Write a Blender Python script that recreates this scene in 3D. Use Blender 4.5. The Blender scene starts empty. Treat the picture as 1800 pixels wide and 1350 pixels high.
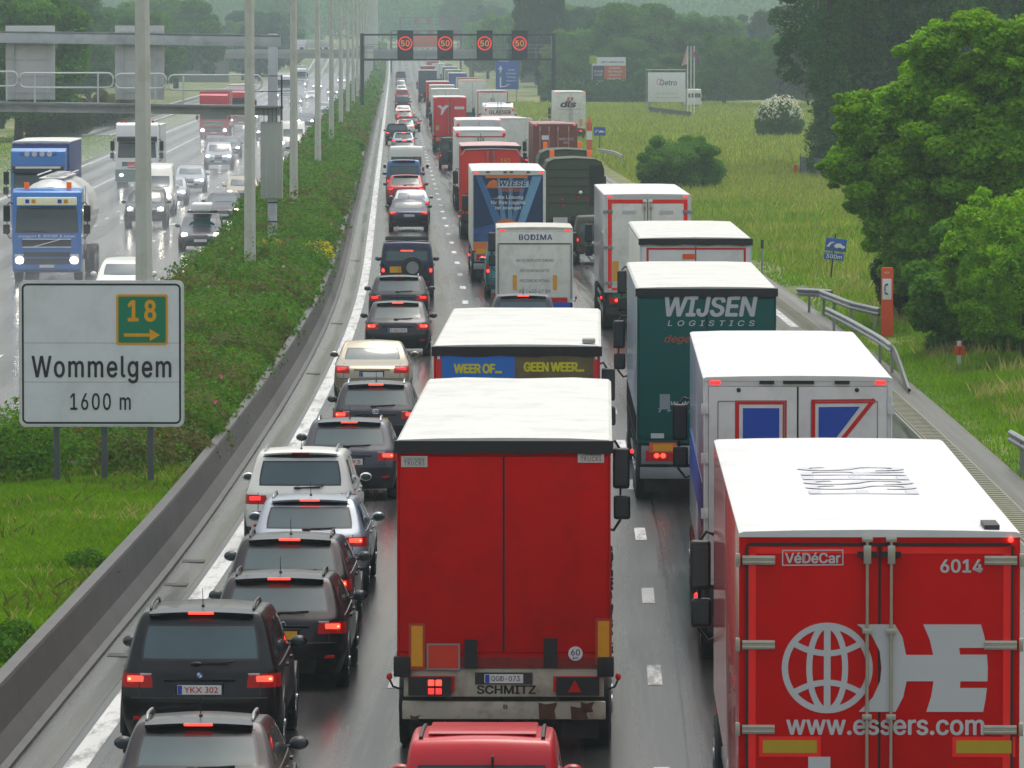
import bpy, bmesh, math, random
import numpy as np
from mathutils import Vector, Matrix
from mathutils.bvhtree import BVHTree
random.seed(7); RNG = np.random.default_rng(7)
SC = bpy.context.scene
COL = SC.collection
R = math.radians

# ------------------------------------------------------------------ camera, sky, light, exposure
CAM_H = 8.5
cam = bpy.data.cameras.new("camera"); camo = bpy.data.objects.new("camera", cam); COL.objects.link(camo)
cam.sensor_width = 36.0; cam.lens = 225.0
cam.clip_start = 0.5; cam.clip_end = 9000
camo.location = (0, 0, CAM_H); camo.rotation_euler = (R(90 - 3.07), 0, 0)
SC.camera = camo
SC.view_settings.view_transform = 'Standard'; SC.view_settings.look = 'None'
SC.view_settings.exposure = 0.45; SC.view_settings.gamma = 1.0
SC.cycles.volume_bounces = 2; SC.cycles.max_bounces = 8; SC.cycles.diffuse_bounces = 3; SC.cycles.transparent_max_bounces = 8
SC.cycles.use_denoising = True
SC.cycles.sample_clamp_indirect = 6.0
SUN_EL, SUN_AZ = R(74), R(25)
world = bpy.data.worlds.new("World"); SC.world = world; world.use_nodes = True
wn = world.node_tree; wn.nodes.clear()
sky = wn.nodes.new('ShaderNodeTexSky'); sky.sky_type = 'NISHITA'; sky.sun_disc = False
sky.sun_elevation = SUN_EL; sky.sun_rotation = SUN_AZ; sky.air_density = 2.0; sky.dust_density = 6.0; sky.ozone_density = 1.0
hs = wn.nodes.new('ShaderNodeHueSaturation'); hs.inputs['Saturation'].default_value = 0.5
bg = wn.nodes.new('ShaderNodeBackground'); bg.inputs['Strength'].default_value = 0.15
wo = wn.nodes.new('ShaderNodeOutputWorld')
wn.links.new(sky.outputs[0], hs.inputs['Color']); wn.links.new(hs.outputs[0], bg.inputs['Color']); wn.links.new(bg.outputs[0], wo.inputs['Surface'])
sl = bpy.data.lights.new("sun", 'SUN'); sl.energy = 0.5; sl.angle = R(25); sl.color = (1.0, 0.98, 0.95)
so = bpy.data.objects.new("sun", sl); COL.objects.link(so)
# sky texture: rotation measured so that the lamp comes from the same side
sd = Vector((math.sin(SUN_AZ) * math.cos(SUN_EL), math.cos(SUN_AZ) * math.cos(SUN_EL), math.sin(SUN_EL)))
so.rotation_euler = sd.to_track_quat('Z', 'Y').to_euler()

# ------------------------------------------------------------------ materials
MATS = {}
def mat(name, col, rough=.5, metal=0., var=.12, scale=4., bump=0., bscale=40., coat=0., emit=None, es=0., dirt=None, dscale=1.2, damt=.5, island=0., spec=.5, rvar=0.):
    if name in MATS: return MATS[name]
    m = bpy.data.materials.new(name); m.use_nodes = True; MATS[name] = m
    nt = m.node_tree; N = nt.nodes; Lk = nt.links; b = N['Principled BSDF']
    b.inputs['Roughness'].default_value = rough; b.inputs['Metallic'].default_value = metal
    b.inputs['Coat Weight'].default_value = coat; b.inputs['Coat Roughness'].default_value = .06
    b.inputs['Specular IOR Level'].default_value = spec
    tc = N.new('ShaderNodeTexCoord')
    nz = N.new('ShaderNodeTexNoise'); nz.inputs['Scale'].default_value = scale; nz.inputs['Detail'].default_value = 5
    Lk.new(tc.outputs['Object'], nz.inputs['Vector'])
    mx = N.new('ShaderNodeMix'); mx.data_type = 'RGBA'
    c = list(col) + [1]
    mx.inputs['A'].default_value = [max(0, v * (1 - var)) for v in c[:3]] + [1]
    mx.inputs['B'].default_value = [min(1, v * (1 + var)) for v in c[:3]] + [1]
    Lk.new(nz.outputs['Fac'], mx.inputs['Factor'])
    out = mx.outputs['Result']
    if dirt is not None:
        dn = N.new('ShaderNodeTexNoise'); dn.inputs['Scale'].default_value = dscale; dn.inputs['Detail'].default_value = 8; dn.inputs['Roughness'].default_value = .7
        Lk.new(tc.outputs['Object'], dn.inputs['Vector'])
        rp = N.new('ShaderNodeMapRange'); rp.inputs['From Min'].default_value = .48; rp.inputs['From Max'].default_value = .72; rp.inputs['To Max'].default_value = damt
        Lk.new(dn.outputs['Fac'], rp.inputs['Value'])
        m2 = N.new('ShaderNodeMix'); m2.data_type = 'RGBA'; Lk.new(rp.outputs[0], m2.inputs['Factor']); Lk.new(out, m2.inputs['A']); m2.inputs['B'].default_value = list(dirt) + [1]
        out = m2.outputs['Result']
    if island:
        g = N.new('ShaderNodeNewGeometry'); h = N.new('ShaderNodeHueSaturation')
        mr = N.new('ShaderNodeMapRange'); mr.inputs['To Min'].default_value = 1 - island; mr.inputs['To Max'].default_value = 1 + island
        Lk.new(g.outputs['Random Per Island'], mr.inputs['Value']); Lk.new(mr.outputs[0], h.inputs['Value'])
        mh = N.new('ShaderNodeMapRange'); mh.inputs['To Min'].default_value = .485; mh.inputs['To Max'].default_value = .515
        mu = N.new('ShaderNodeMath'); mu.operation = 'FRACT'; mm = N.new('ShaderNodeMath'); mm.operation = 'MULTIPLY'; mm.inputs[1].default_value = 7.3
        Lk.new(g.outputs['Random Per Island'], mm.inputs[0]); Lk.new(mm.outputs[0], mu.inputs[0]); Lk.new(mu.outputs[0], mh.inputs['Value']); Lk.new(mh.outputs[0], h.inputs['Hue'])
        Lk.new(out, h.inputs['Color']); out = h.outputs['Color']
    Lk.new(out, b.inputs['Base Color'])
    if rvar:
        rr = N.new('ShaderNodeMapRange'); rr.inputs['From Min'].default_value = .35; rr.inputs['From Max'].default_value = .65
        rr.inputs['To Min'].default_value = max(.02, rough - rvar); rr.inputs['To Max'].default_value = min(1, rough + rvar)
        Lk.new(nz.outputs['Fac'], rr.inputs['Value']); Lk.new(rr.outputs[0], b.inputs['Roughness'])
    if bump:
        bn = N.new('ShaderNodeTexNoise'); bn.inputs['Scale'].default_value = bscale; bn.inputs['Detail'].default_value = 4
        Lk.new(tc.outputs['Object'], bn.inputs['Vector'])
        bp = N.new('ShaderNodeBump'); bp.inputs['Strength'].default_value = bump; bp.inputs['Distance'].default_value = .02
        Lk.new(bn.outputs['Fac'], bp.inputs['Height']); Lk.new(bp.outputs[0], b.inputs['Normal'])
    if emit:
        b.inputs['Emission Color'].default_value = list(emit) + [1]; b.inputs['Emission Strength'].default_value = es
    return m

GLASS = mat('car_glass', (.014, .050, .055), .05, var=.4, scale=2, spec=.9)
GLASSL = mat('cab_glass', (.03, .045, .05), .08, var=.4, scale=1.5, spec=.8)
BLACK = mat('black_plastic', (.012, .012, .013), .45, var=.3)
TRIM = mat('black_trim', (.008, .008, .009), .3, var=.3)
RUBBER = mat('tyre_rubber', (.014, .014, .014), .7, var=.3, scale=12)
RIM = mat('alloy_rim', (.35, .36, .38), .3, .8)
CHROME = mat('chrome', (.75, .76, .78), .12, 1.)
STEEL = mat('galvanised_steel', (.30, .32, .33), .42, .6, var=.2, scale=3, dirt=(.18, .14, .1), damt=.4)
STAIN = mat('stainless', (.5, .48, .42), .3, .85, var=.2, scale=9)
DARKST = mat('dark_chassis', (.02, .02, .021), .6, var=.4, scale=5, dirt=(.07, .055, .04), damt=.7)
WHITE = mat('white_paint', (.78, .79, .79), .35, var=.03, scale=1, coat=.3)
REDLENS = mat('red_lens', (.20, .001, .001), .3, spec=.25, coat=.1, emit=(1, .01, .01), es=.07, var=.2, scale=30)
REDGLOW = mat('brake_glow', (.8, .02, .02), .3, emit=(1, .035, .02), es=3.2)
REDHOT = mat('brake_lamp', (.8, .05, .03), .3, emit=(1, .16, .06), es=5.0)
REDDIM = mat('marker_glow', (.6, .02, .02), .3, emit=(1, .03, .03), es=1.2)
HEAD = mat('headlamp_glow', (.9, .9, .85), .3, emit=(1, .93, .75), es=16)
HEADLENS = mat('headlamp_lens', (.6, .62, .64), .1, coat=1, var=.3, scale=20)
AMBER = mat('amber_reflector', (.72, .33, .01), .35, var=.12, scale=14)
ORANGE = mat('orange_reflector', (.8, .1, .015), .35, var=.12, scale=14)
SIGRED = mat('reflector_red_glow', (.80, .008, .004), .4, var=.08, scale=10, emit=(1, .01, 0), es=.03)  # faint emission added so the reflective red glows by itself
PLATEW = mat('plate_white', (.7, .7, .68), .4, var=.06)
PLATEY = mat('plate_yellow', (.8, .42, .01), .4, var=.06)
PLATER = mat('plate_red_letters', (.45, .02, .02), .5)
INK = mat('black_ink', (.012, .012, .014), .5)
INKW = mat('white_ink', (.72, .73, .74), .5, var=.05)
INKG = mat('grey_ink', (.5, .51, .52), .5, var=.05)

# ------------------------------------------------------------------ mesh helpers
def tag(o, label=None, cat=None, group=None, kind=None):
    if label: o['label'] = label
    if cat: o['category'] = cat
    if group: o['group'] = group
    if kind: o['kind'] = kind
    return o
def empty(name, loc=(0, 0, 0), rz=0):
    o = bpy.data.objects.new(name, None); COL.objects.link(o); o.empty_display_size = .3
    o.location = loc; o.rotation_euler = (0, 0, rz); return o
def link(name, me, m, parent=None, loc=None):
    o = bpy.data.objects.new(name, me); COL.objects.link(o)
    if parent: o.parent = parent
    if loc: o.location = loc
    if m is not None:
        if len(me.materials) == 0: me.materials.append(m)
        elif me.materials[0] is not m:
            o.material_slots[0].link = 'OBJECT'; o.material_slots[0].material = m
    return o
class MB:
    def __init__(s): s.v = []; s.f = []
    def add(s, vs, fs):
        n = len(s.v); s.v += [tuple(v) for v in vs]; s.f += [tuple(n + i for i in f) for f in fs]; return s
    def box(s, x0, x1, y0, y1, z0, z1):
        return s.add([(x0, y0, z0), (x1, y0, z0), (x1, y1, z0), (x0, y1, z0), (x0, y0, z1), (x1, y0, z1), (x1, y1, z1), (x0, y1, z1)],
                     [(0, 3, 2, 1), (4, 5, 6, 7), (0, 1, 5, 4), (1, 2, 6, 5), (2, 3, 7, 6), (3, 0, 4, 7)])
    def hexa(s, b, t):   # two quads of four points
        return s.add(list(b) + list(t), [(0, 3, 2, 1), (4, 5, 6, 7), (0, 1, 5, 4), (1, 2, 6, 5), (2, 3, 7, 6), (3, 0, 4, 7)])
    def cyl(s, c, r, h, axis='z', n=20, r2=None):
        r2 = r if r2 is None else r2; vs = []
        for hh, rr in ((-h / 2, r), (h / 2, r2)):
            for i in range(n):
                a = 2 * math.pi * i / n; p, q = rr * math.cos(a), rr * math.sin(a)
                if axis == 'z': vs.append((c[0] + p, c[1] + q, c[2] + hh))
                elif axis == 'x': vs.append((c[0] + hh, c[1] + p, c[2] + q))
                else: vs.append((c[0] + p, c[1] - hh, c[2] + q))
        fs = [(i, (i + 1) % n, n + (i + 1) % n, n + i) for i in range(n)] + [tuple(range(n))[::-1], tuple(range(n, 2 * n))]
        return s.add(vs, fs)
    def tube(s, pts, r, n=8):
        pts = [Vector(p) for p in pts]; vs = []
        for i, p in enumerate(pts):
            d = (pts[min(i + 1, len(pts) - 1)] - pts[max(i - 1, 0)]).normalized()
            u = d.cross(Vector((0, 0, 1)));
            if u.length < .05: u = d.cross(Vector((0, 1, 0)))
            u.normalize(); w = d.cross(u).normalized()
            rr = r[i] if isinstance(r, (list, tuple)) else r
            for k in range(n):
                a = 2 * math.pi * k / n; vs.append(p + u * rr * math.cos(a) + w * rr * math.sin(a))
        fs = []
        for i in range(len(pts) - 1):
            for k in range(n): fs.append((i * n + k, i * n + (k + 1) % n, (i + 1) * n + (k + 1) % n, (i + 1) * n + k))
        fs += [tuple(range(n))[::-1], tuple(range((len(pts) - 1) * n, len(pts) * n))]
        return s.add(vs, fs)
    def poly(s, pts, y, t=.004):      # upright polygon (x,z) at depth y, facing -y
        n = len(pts)
        return s.add([(p[0], y, p[1]) for p in pts] + [(p[0], y + t, p[1]) for p in pts],
                     [tuple(range(n)), tuple(range(n, 2 * n))[::-1]] + [((i + 1) % n, i, n + i, n + (i + 1) % n) for i in range(n)])
    def prism(s, prof, x0, x1):       # profile of (y,z) extruded along x
        n = len(prof)
        return s.add([(x0, p[0], p[1]) for p in prof] + [(x1, p[0], p[1]) for p in prof],
                     [tuple(range(n)), tuple(range(n, 2 * n))[::-1]] + [((i + 1) % n, i, n + i, n + (i + 1) % n) for i in range(n)])
    def ball(s, c, rx, ry, rz, nu=12, nv=8):
        vs = [(c[0], c[1], c[2] - rz)]
        for j in range(1, nv):
            t = math.pi * j / nv - math.pi / 2
            for i in range(nu):
                a = 2 * math.pi * i / nu; vs.append((c[0] + rx * math.cos(t) * math.cos(a), c[1] + ry * math.cos(t) * math.sin(a), c[2] + rz * math.sin(t)))
        vs.append((c[0], c[1], c[2] + rz)); L = len(vs) - 1; fs = []
        for i in range(nu):
            fs.append((0, 1 + (i + 1) % nu, 1 + i)); fs.append((L, L - nu + i, L - nu + (i + 1) % nu))
        for j in range(nv - 2):
            for i in range(nu):
                a = 1 + j * nu; fs.append((a + i, a + (i + 1) % nu, a + nu + (i + 1) % nu, a + nu + i))
        return s.add(vs, fs)
    def mesh(s, name='mesh', smooth=False, bevel=0, seg=2):
        me = bpy.data.meshes.new(name); me.from_pydata(s.v, [], s.f)
        bm = bmesh.new(); bm.from_mesh(me)
        bmesh.ops.recalc_face_normals(bm, faces=bm.faces)
        if bevel:
            es = [e for e in bm.edges if len(e.link_faces) == 2 and e.calc_face_angle(0) > R(30)]
            bmesh.ops.bevel(bm, geom=es, offset=bevel, segments=seg, profile=.6, affect='EDGES', clamp_overlap=True)
        bm.to_mesh(me); bm.free()
        if smooth:
            me.polygons.foreach_set('use_smooth', [True] * len(me.polygons))
            if smooth == 'auto':
                bm = bmesh.new(); bm.from_mesh(me)
                for e in bm.edges:
                    if len(e.link_faces) == 2 and e.calc_face_angle(0) > R(38): e.smooth = False
                bm.to_mesh(me); bm.free()
        return me
    def build(s, name, m, parent=None, smooth=False, bevel=0, loc=None, seg=2):
        if bevel and not smooth: smooth = 'auto'
        return link(name, s.mesh(name, smooth, bevel, seg), m, parent, loc)
CACHE = {}
def cached(key, fn):
    if key not in CACHE: CACHE[key] = fn()
    return CACHE[key]
try:
    FONT = bpy.data.fonts.load(bpy.utils.system_resource('DATAFILES', path='fonts') + '/Inter.woff2')
except Exception:
    FONT = None
def text_mesh(txt, size, bold=0., shear=0., space=1., ext=.003, rot90=False):
    def mk():
        cu = bpy.data.curves.new('lettering', 'FONT'); cu.body = txt; cu.font = (FONT if 'K' not in txt else None) or cu.font; cu.size = size; cu.shear = shear
        cu.space_character = space; cu.extrude = 0; cu.fill_mode = 'FRONT' if False else 'BOTH'; cu.dimensions = '2D'; cu.align_x = 'CENTER'; cu.align_y = 'CENTER'; cu.resolution_u = 3
        o = bpy.data.objects.new('lettering', cu); COL.objects.link(o)
        dg = bpy.context.evaluated_depsgraph_get(); me = bpy.data.meshes.new_from_object(o.evaluated_get(dg), depsgraph=dg)
        bpy.data.objects.remove(o); bpy.data.curves.remove(cu); me.materials.clear()
        if bold > 0:   # heavier strokes: slightly shifted layers, each a hair above the last
            bm = bmesh.new(); bm.from_mesh(me); base = bm.verts[:] + bm.edges[:] + bm.faces[:]; k = 0
            for (sx, sy) in ((1, 0), (-1, 0), (0, 1), (0, -1), (.7, .7), (-.7, -.7), (.7, -.7), (-.7, .7)):
                r = bmesh.ops.duplicate(bm, geom=base); k += 1
                for v in r['geom']:
                    if isinstance(v, bmesh.types.BMVert): v.co.x += sx * bold; v.co.y += sy * bold * .7; v.co.z += .05 * k
            bm.to_mesh(me); bm.free()
        return me
    return cached(('t', txt, size, bold, shear, space, ext), mk)
def text(txt, w, h, x, y, z, m, parent, bold=.012, shear=0., space=1., name='lettering', flat=False, rz=0., ext=.003):
    """lettering fitted to width w and height h, centred at x,z on a plane facing -y"""
    me = text_mesh(txt, 1.0, bold, shear, space, 0)
    co = np.empty(len(me.vertices) * 3); me.vertices.foreach_get('co', co); co = co.reshape(-1, 3)
    mn, mx_ = co.min(0), co.max(0); sx = w / max(1e-6, mx_[0] - mn[0]); sy = h / max(1e-6, mx_[1] - mn[1])
    m2 = me.copy(); c = (mn + mx_) / 2
    p = (co - c) * [sx, sy, ext]
    if flat: a = math.radians(rz); q = np.stack([p[:, 0] * math.cos(a) - p[:, 1] * math.sin(a), p[:, 0] * math.sin(a) + p[:, 1] * math.cos(a), p[:, 2]], 1)
    else: q = np.stack([p[:, 0], -p[:, 2], p[:, 1]], 1)
    m2.vertices.foreach_set('co', q.ravel()); m2.update()
    return link(name, m2, m, parent, (x, y, z))

def split_subsurf(verts, quads, tags, level=2):
    """smooth a control cage and split the result by tag; returns {tag: mesh}, bvh"""
    me = bpy.data.meshes.new('cage'); me.from_pydata(verts, [], quads)
    ut = sorted(set(tags));
    for t in ut: me.materials.append(BLACK)
    me.polygons.foreach_set('material_index', [ut.index(t) for t in tags])
    o = bpy.data.objects.new('cage', me); COL.objects.link(o)
    md = o.modifiers.new('s', 'SUBSURF'); md.levels = level; md.render_levels = level
    dg = bpy.context.evaluated_depsgraph_get(); ev = bpy.data.meshes.new_from_object(o.evaluated_get(dg), depsgraph=dg)
    bpy.data.objects.remove(o); bpy.data.meshes.remove(me)
    nv = len(ev.vertices); co = np.empty(nv * 3); ev.vertices.foreach_get('co', co); co = co.reshape(-1, 3)
    nr = np.empty(nv * 3); ev.vertices.foreach_get('normal', nr); nr = nr.reshape(-1, 3)
    polys = [(p.material_index, tuple(p.vertices)) for p in ev.polygons]
    bvh = BVHTree.FromPolygons([tuple(c) for c in co], [p[1] for p in polys])
    res = {}
    for ti, t in enumerate(ut):
        fs = [p[1] for p in polys if p[0] == ti]; used = sorted({i for f in fs for i in f}); ix = {u: k for k, u in enumerate(used)}
        m2 = bpy.data.meshes.new(t); m2.from_pydata([tuple(co[u]) for u in used], [], [tuple(ix[i] for i in f) for f in fs])
        m2.polygons.foreach_set('use_smooth', [True] * len(m2.polygons))
        m2.normals_split_custom_set_from_vertices([tuple(nr[u]) for u in used])
        res[t] = m2
    bpy.data.meshes.remove(ev)
    return res, bvh

# ------------------------------------------------------------------ the line of the motorway
_ky = [-400, 95, 118, 145, 180, 215, 250, 6000]; _ks = [.015, .0145, .004, 0., -.007, -.0145, -.0185, -.0185]
_gy = np.arange(-400, 4001, 1.0); _gs = np.interp(_gy, _ky, _ks)
_gx = np.concatenate([[0], np.cumsum((_gs[1:] + _gs[:-1]) / 2)]); _gx += -4.79 - np.interp(98., _gy, _gx)
def ref(y): return float(np.interp(y, _gy, _gx))
def slope(y): return float(np.interp(y, _gy, _gs))
def rz_at(y): return -math.atan(slope(y))
def gz(y):     # ground level along the road
    t = min(1, max(0, (y - 1420) / 600)); return 7. * t * t * (3 - 2 * t)
def stations(y0, y1):
    ys = [y0]
    while ys[-1] < y1: ys.append(min(y1, ys[-1] + max(2.5, abs(ys[-1]) * .03)))
    return ys
def strip(name, offs, y0, y1, z, m, zs=None, closed=False, ys=None, end=True):
    """sheet (or lofted section) following the road; offs list of lateral offsets, zs heights"""
    ys = ys or stations(y0, y1); vs = []; fs = []; n = len(offs); uv = []
    zs = zs or [z] * n
    for y in ys:
        for o_, z_ in zip(offs, zs): vs.append((ref(y) + o_, y, gz(y) + z_)); uv.append((o_, y))
    for a in range(len(ys) - 1):
        for b in range(n if closed else n - 1):
            c = (b + 1) % n; fs.append((a * n + b, a * n + c, (a + 1) * n + c, (a + 1) * n + b))
    if closed and end: fs += [tuple(range(n))[::-1], tuple((len(ys) - 1) * n + i for i in range(n))]
    me = bpy.data.meshes.new(name); me.from_pydata(vs, [], fs)
    ul = me.uv_layers.new(name='road')
    li = np.empty(len(me.loops), dtype=np.int64); me.loops.foreach_get('vertex_index', li)
    ul.data.foreach_set('uv', np.array(uv)[li].ravel())
    return link(name, me, m)
# ------------------------------------------------------------------ ground, roads, median
def road_mat(name, base, rough, wet, lanes0, lanew, joint=True):
    m = bpy.data.materials.new(name); m.use_nodes = True; nt = m.node_tree; N = nt.nodes; Lk = nt.links; b = N['Principled BSDF']
    uv = N.new('ShaderNodeUVMap'); uv.uv_map = 'road'
    def noise(sx, sy, detail=6, rough_=.6, scale=1):
        mp = N.new('ShaderNodeMapping'); mp.inputs['Scale'].default_value = (sx, sy, 1); Lk.new(uv.outputs[0], mp.inputs['Vector'])
        n = N.new('ShaderNodeTexNoise'); n.inputs['Scale'].default_value = scale; n.inputs['Detail'].default_value = detail; n.inputs['Roughness'].default_value = rough_
        Lk.new(mp.outputs[0], n.inputs['Vector']); return n.outputs['Fac']
    sp = N.new('ShaderNodeSeparateXYZ'); Lk.new(uv.outputs[0], sp.inputs[0])
    def math_(op, a, b_=None, clamp=False):
        n = N.new('ShaderNodeMath'); n.operation = op; n.use_clamp = clamp
        for k, v in enumerate((a, b_)):
            if v is None: continue
            if isinstance(v, (int, float)): n.inputs[k].default_value = v
            else: Lk.new(v, n.inputs[k])
        return n.outputs[0]
    # wheel tracks: two worn bands in every lane
    ph = math_('MULTIPLY', math_('SUBTRACT', sp.outputs['X'], lanes0), 4 * math.pi / lanew)
    tr = math_('MULTIPLY', math_('ADD', math_('COSINE', math_('ADD', ph, math.pi)), 1), .5)
    big = noise(.25, .05, 5); fine = noise(6, 6, 8, .75, 2); streak = noise(3.0, .06, 6, .65)
    mxw = math_('ADD', math_('MULTIPLY', tr, .35), math_('MULTIPLY', streak, .9))
    wetm = N.new('ShaderNodeMapRange'); wetm.inputs['From Min'].default_value = .42; wetm.inputs['From Max'].default_value = .85; Lk.new(mxw, wetm.inputs['Value'])
    ro = N.new('ShaderNodeMapRange'); ro.inputs['To Min'].default_value = rough; ro.inputs['To Max'].default_value = wet; Lk.new(wetm.outputs[0], ro.inputs['Value']); Lk.new(ro.outputs[0], b.inputs['Roughness'])
    cr = N.new('ShaderNodeMix'); cr.data_type = 'RGBA'; cr.inputs['A'].default_value = [v * .72 for v in base] + [1]; cr.inputs['B'].default_value = [v * 1.35 for v in base] + [1]
    cf = math_('ADD', math_('MULTIPLY', big, .6), math_('MULTIPLY', fine, .4)); Lk.new(cf, cr.inputs['Factor'])
    out = cr.outputs['Result']
    if joint:  # tarred longitudinal seams and patches
        fr = math_('ABSOLUTE', math_('SUBTRACT', math_('FRACT', math_('DIVIDE', math_('SUBTRACT', math_('ADD', sp.outputs['X'], math_('MULTIPLY', streak, .05)), lanes0 + .32), lanew)), .5))
        seam = math_('GREATER_THAN', fr, .4955)
        m2 = N.new('ShaderNodeMix'); m2.data_type = 'RGBA'; Lk.new(seam, m2.inputs['Factor']); Lk.new(out, m2.inputs['A']); m2.inputs['B'].default_value = (.012, .012, .012, 1); out = m2.outputs['Result']
    Lk.new(out, b.inputs['Base Color'])
    bp = N.new('ShaderNodeBump'); bp.inputs['Strength'].default_value = .25; bp.inputs['Distance'].default_value = .01
    Lk.new(math_('ADD', fine, math_('MULTIPLY', big, .8)), bp.inputs['Height']); Lk.new(bp.outputs[0], b.inputs['Normal'])
    b.inputs['Specular IOR Level'].default_value = .5
    return m
ASPH = road_mat('wet_asphalt', (.044, .043, .043), .36, .10, 0, 3.45)
ASPH2 = road_mat('wet_asphalt_old', (.085, .085, .088), .24, .07, -20.0, 3.55)
GUT = road_mat('gutter_concrete', (.075, .074, .068), .30, .03, 0, 1.2, False)
LINE = road_mat('line_paint', (.55, .55, .53), .42, .16, 0, 3.45, False)
def wear(m):   # worn patches where the asphalt shows through the paint
    nt = m.node_tree; N = nt.nodes; Lk = nt.links; b = N['Principled BSDF']; src = b.inputs['Base Color'].links[0].from_socket
    uv = N.new('ShaderNodeUVMap'); uv.uv_map = 'road'; mp = N.new('ShaderNodeMapping'); mp.inputs['Scale'].default_value = (2.5, .35, 1); n = N.new('ShaderNodeTexNoise'); n.inputs['Scale'].default_value = 1.6; n.inputs['Detail'].default_value = 9; n.inputs['Roughness'].default_value = .75
    Lk.new(uv.outputs[0], mp.inputs[0]); Lk.new(mp.outputs[0], n.inputs['Vector']); r = N.new('ShaderNodeMapRange'); r.inputs['From Min'].default_value = .50; r.inputs['From Max'].default_value = .60; r.inputs['To Max'].default_value = .75; Lk.new(n.outputs['Fac'], r.inputs['Value'])
    mx = N.new('ShaderNodeMix'); mx.data_type = 'RGBA'; Lk.new(r.outputs[0], mx.inputs['Factor']); Lk.new(src, mx.inputs['A']); mx.inputs['B'].default_value = (.10, .10, .098, 1); Lk.new(mx.outputs['Result'], b.inputs['Base Color'])
wear(LINE)
CONC = mat('barrier_concrete', (.065, .063, .058), .55, var=.25, scale=.8, bump=.4, bscale=9, dirt=(.035, .034, .03), dscale=.9, damt=.75)
CONCL = mat('pale_concrete', (.15, .155, .12), .6, var=.14, scale=2.2, bump=.3, bscale=12, dirt=(.2, .2, .13), dscale=1.3, damt=.5)
SOIL = mat('soil', (.05, .075, .015), .9, var=.4, scale=1.5, bump=.6, bscale=3)

def meadow_mat():
    m = bpy.data.materials.new('meadow'); m.use_nodes = True; nt = m.node_tree; N = nt.nodes; Lk = nt.links; b = N['Principled BSDF']
    tc = N.new('ShaderNodeTexCoord')
    def noise(s, d=6, sc=(1, 1, 1)):
        mp = N.new('ShaderNodeMapping'); mp.inputs['Scale'].default_value = sc; Lk.new(tc.outputs['Object'], mp.inputs['Vector'])
        n = N.new('ShaderNodeTexNoise'); n.inputs['Scale'].default_value = s; n.inputs['Detail'].default_value = d; n.inputs['Roughness'].default_value = .65; Lk.new(mp.outputs[0], n.inputs['Vector']); return n.outputs['Fac']
    r = N.new('ShaderNodeValToRGB'); Lk.new(noise(.16, 8, (1, .3, 1)), r.inputs['Fac'])
    cr = r.color_ramp; cr.elements[0].position = .34; cr.elements[0].color = (.05, .10, .012, 1); cr.elements[1].position = .62; cr.elements[1].color = (.22, .20, .07, 1)
    e = cr.elements.new(.48); e.color = (.12, .15, .03, 1)
    mx = N.new('ShaderNodeMix'); mx.data_type = 'RGBA'; mx.blend_type = 'MULTIPLY'; mx.inputs['Factor'].default_value = .6; Lk.new(r.outputs[0], mx.inputs['A'])
    r2 = N.new('ShaderNodeValToRGB'); Lk.new(noise(2.2, 8, (1, .25, 1)), r2.inputs['Fac']); r2.color_ramp.elements[0].color = (.45, .5, .4, 1); r2.color_ramp.elements[0].position = .35; r2.color_ramp.elements[1].color = (1.3, 1.25, 1.2, 1); r2.color_ramp.elements[1].position = .65
    Lk.new(r2.outputs[0], mx.inputs['B']); Lk.new(mx.outputs['Result'], b.inputs['Base Color']); b.inputs['Roughness'].default_value = .85
    bp = N.new('ShaderNodeBump'); bp.inputs['Strength'].default_value = .7; bp.inputs['Distance'].default_value = .3; Lk.new(noise(3, 8, (1, .3, 1)), bp.inputs['Height']); Lk.new(bp.outputs[0], b.inputs['Normal'])
    return m
MEADOW = meadow_mat()
def add_joints(m, period):
    nt = m.node_tree; N = nt.nodes; Lk = nt.links; b = N['Principled BSDF']; src = b.inputs['Base Color'].links[0].from_socket
    uv = N.new('ShaderNodeUVMap'); uv.uv_map = 'road'; sp = N.new('ShaderNodeSeparateXYZ'); Lk.new(uv.outputs[0], sp.inputs[0])
    d = N.new('ShaderNodeMath'); d.operation = 'DIVIDE'; d.inputs[1].default_value = period; Lk.new(sp.outputs['Y'], d.inputs[0])
    f = N.new('ShaderNodeMath'); f.operation = 'FRACT'; Lk.new(d.outputs[0], f.inputs[0]); l = N.new('ShaderNodeMath'); l.operation = 'LESS_THAN'; l.inputs[1].default_value = .008; Lk.new(f.outputs[0], l.inputs[0])
    mx = N.new('ShaderNodeMix'); mx.data_type = 'RGBA'; Lk.new(l.outputs[0], mx.inputs['Factor']); Lk.new(src, mx.inputs['A']); mx.inputs['B'].default_value = (.015, .015, .014, 1); Lk.new(mx.outputs['Result'], b.inputs['Base Color'])
add_joints(CONC, 6.)

# ground: one sheet to the horizon, cut into bands by distance, rising beyond the overpass
def ground():
    xs = sorted(set([-700, -450, -300, -200, -140, -100, -70, -50] + list(range(-44, 40, 4)) + [50, 70, 100, 140, 200, 300, 450, 700])); ys = stations(-90, 3400)
    vs = []; fs = []
    for y in ys:
        for x in xs:
            h = 0
            off = x - ref(y)
            if y > 1300: h = gz(y)
            if y > 1900: h += 10 * min(1, (y - 1900) / 1200) ** 1.2
            if off > 24: h += .010 * min(80, off - 24) + .12 * math.sin(x * .21 + y * .043)
            if off < -32: h += .012 * min(60, -32 - off)
            vs.append((x, y, h - .06))
    k = len(xs)
    for a in range(len(ys) - 1):
        for b in range(k - 1): fs.append((a * k + b, a * k + b + 1, (a + 1) * k + b + 1, (a + 1) * k + b))
    me = bpy.data.meshes.new('ground'); me.from_pydata(vs, [], fs); me.polygons.foreach_set('use_smooth', [True] * len(fs))
    tag(link('ground', me, MEADOW), kind='structure')
ground()
Y0, Y1 = -60, 2100
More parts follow.
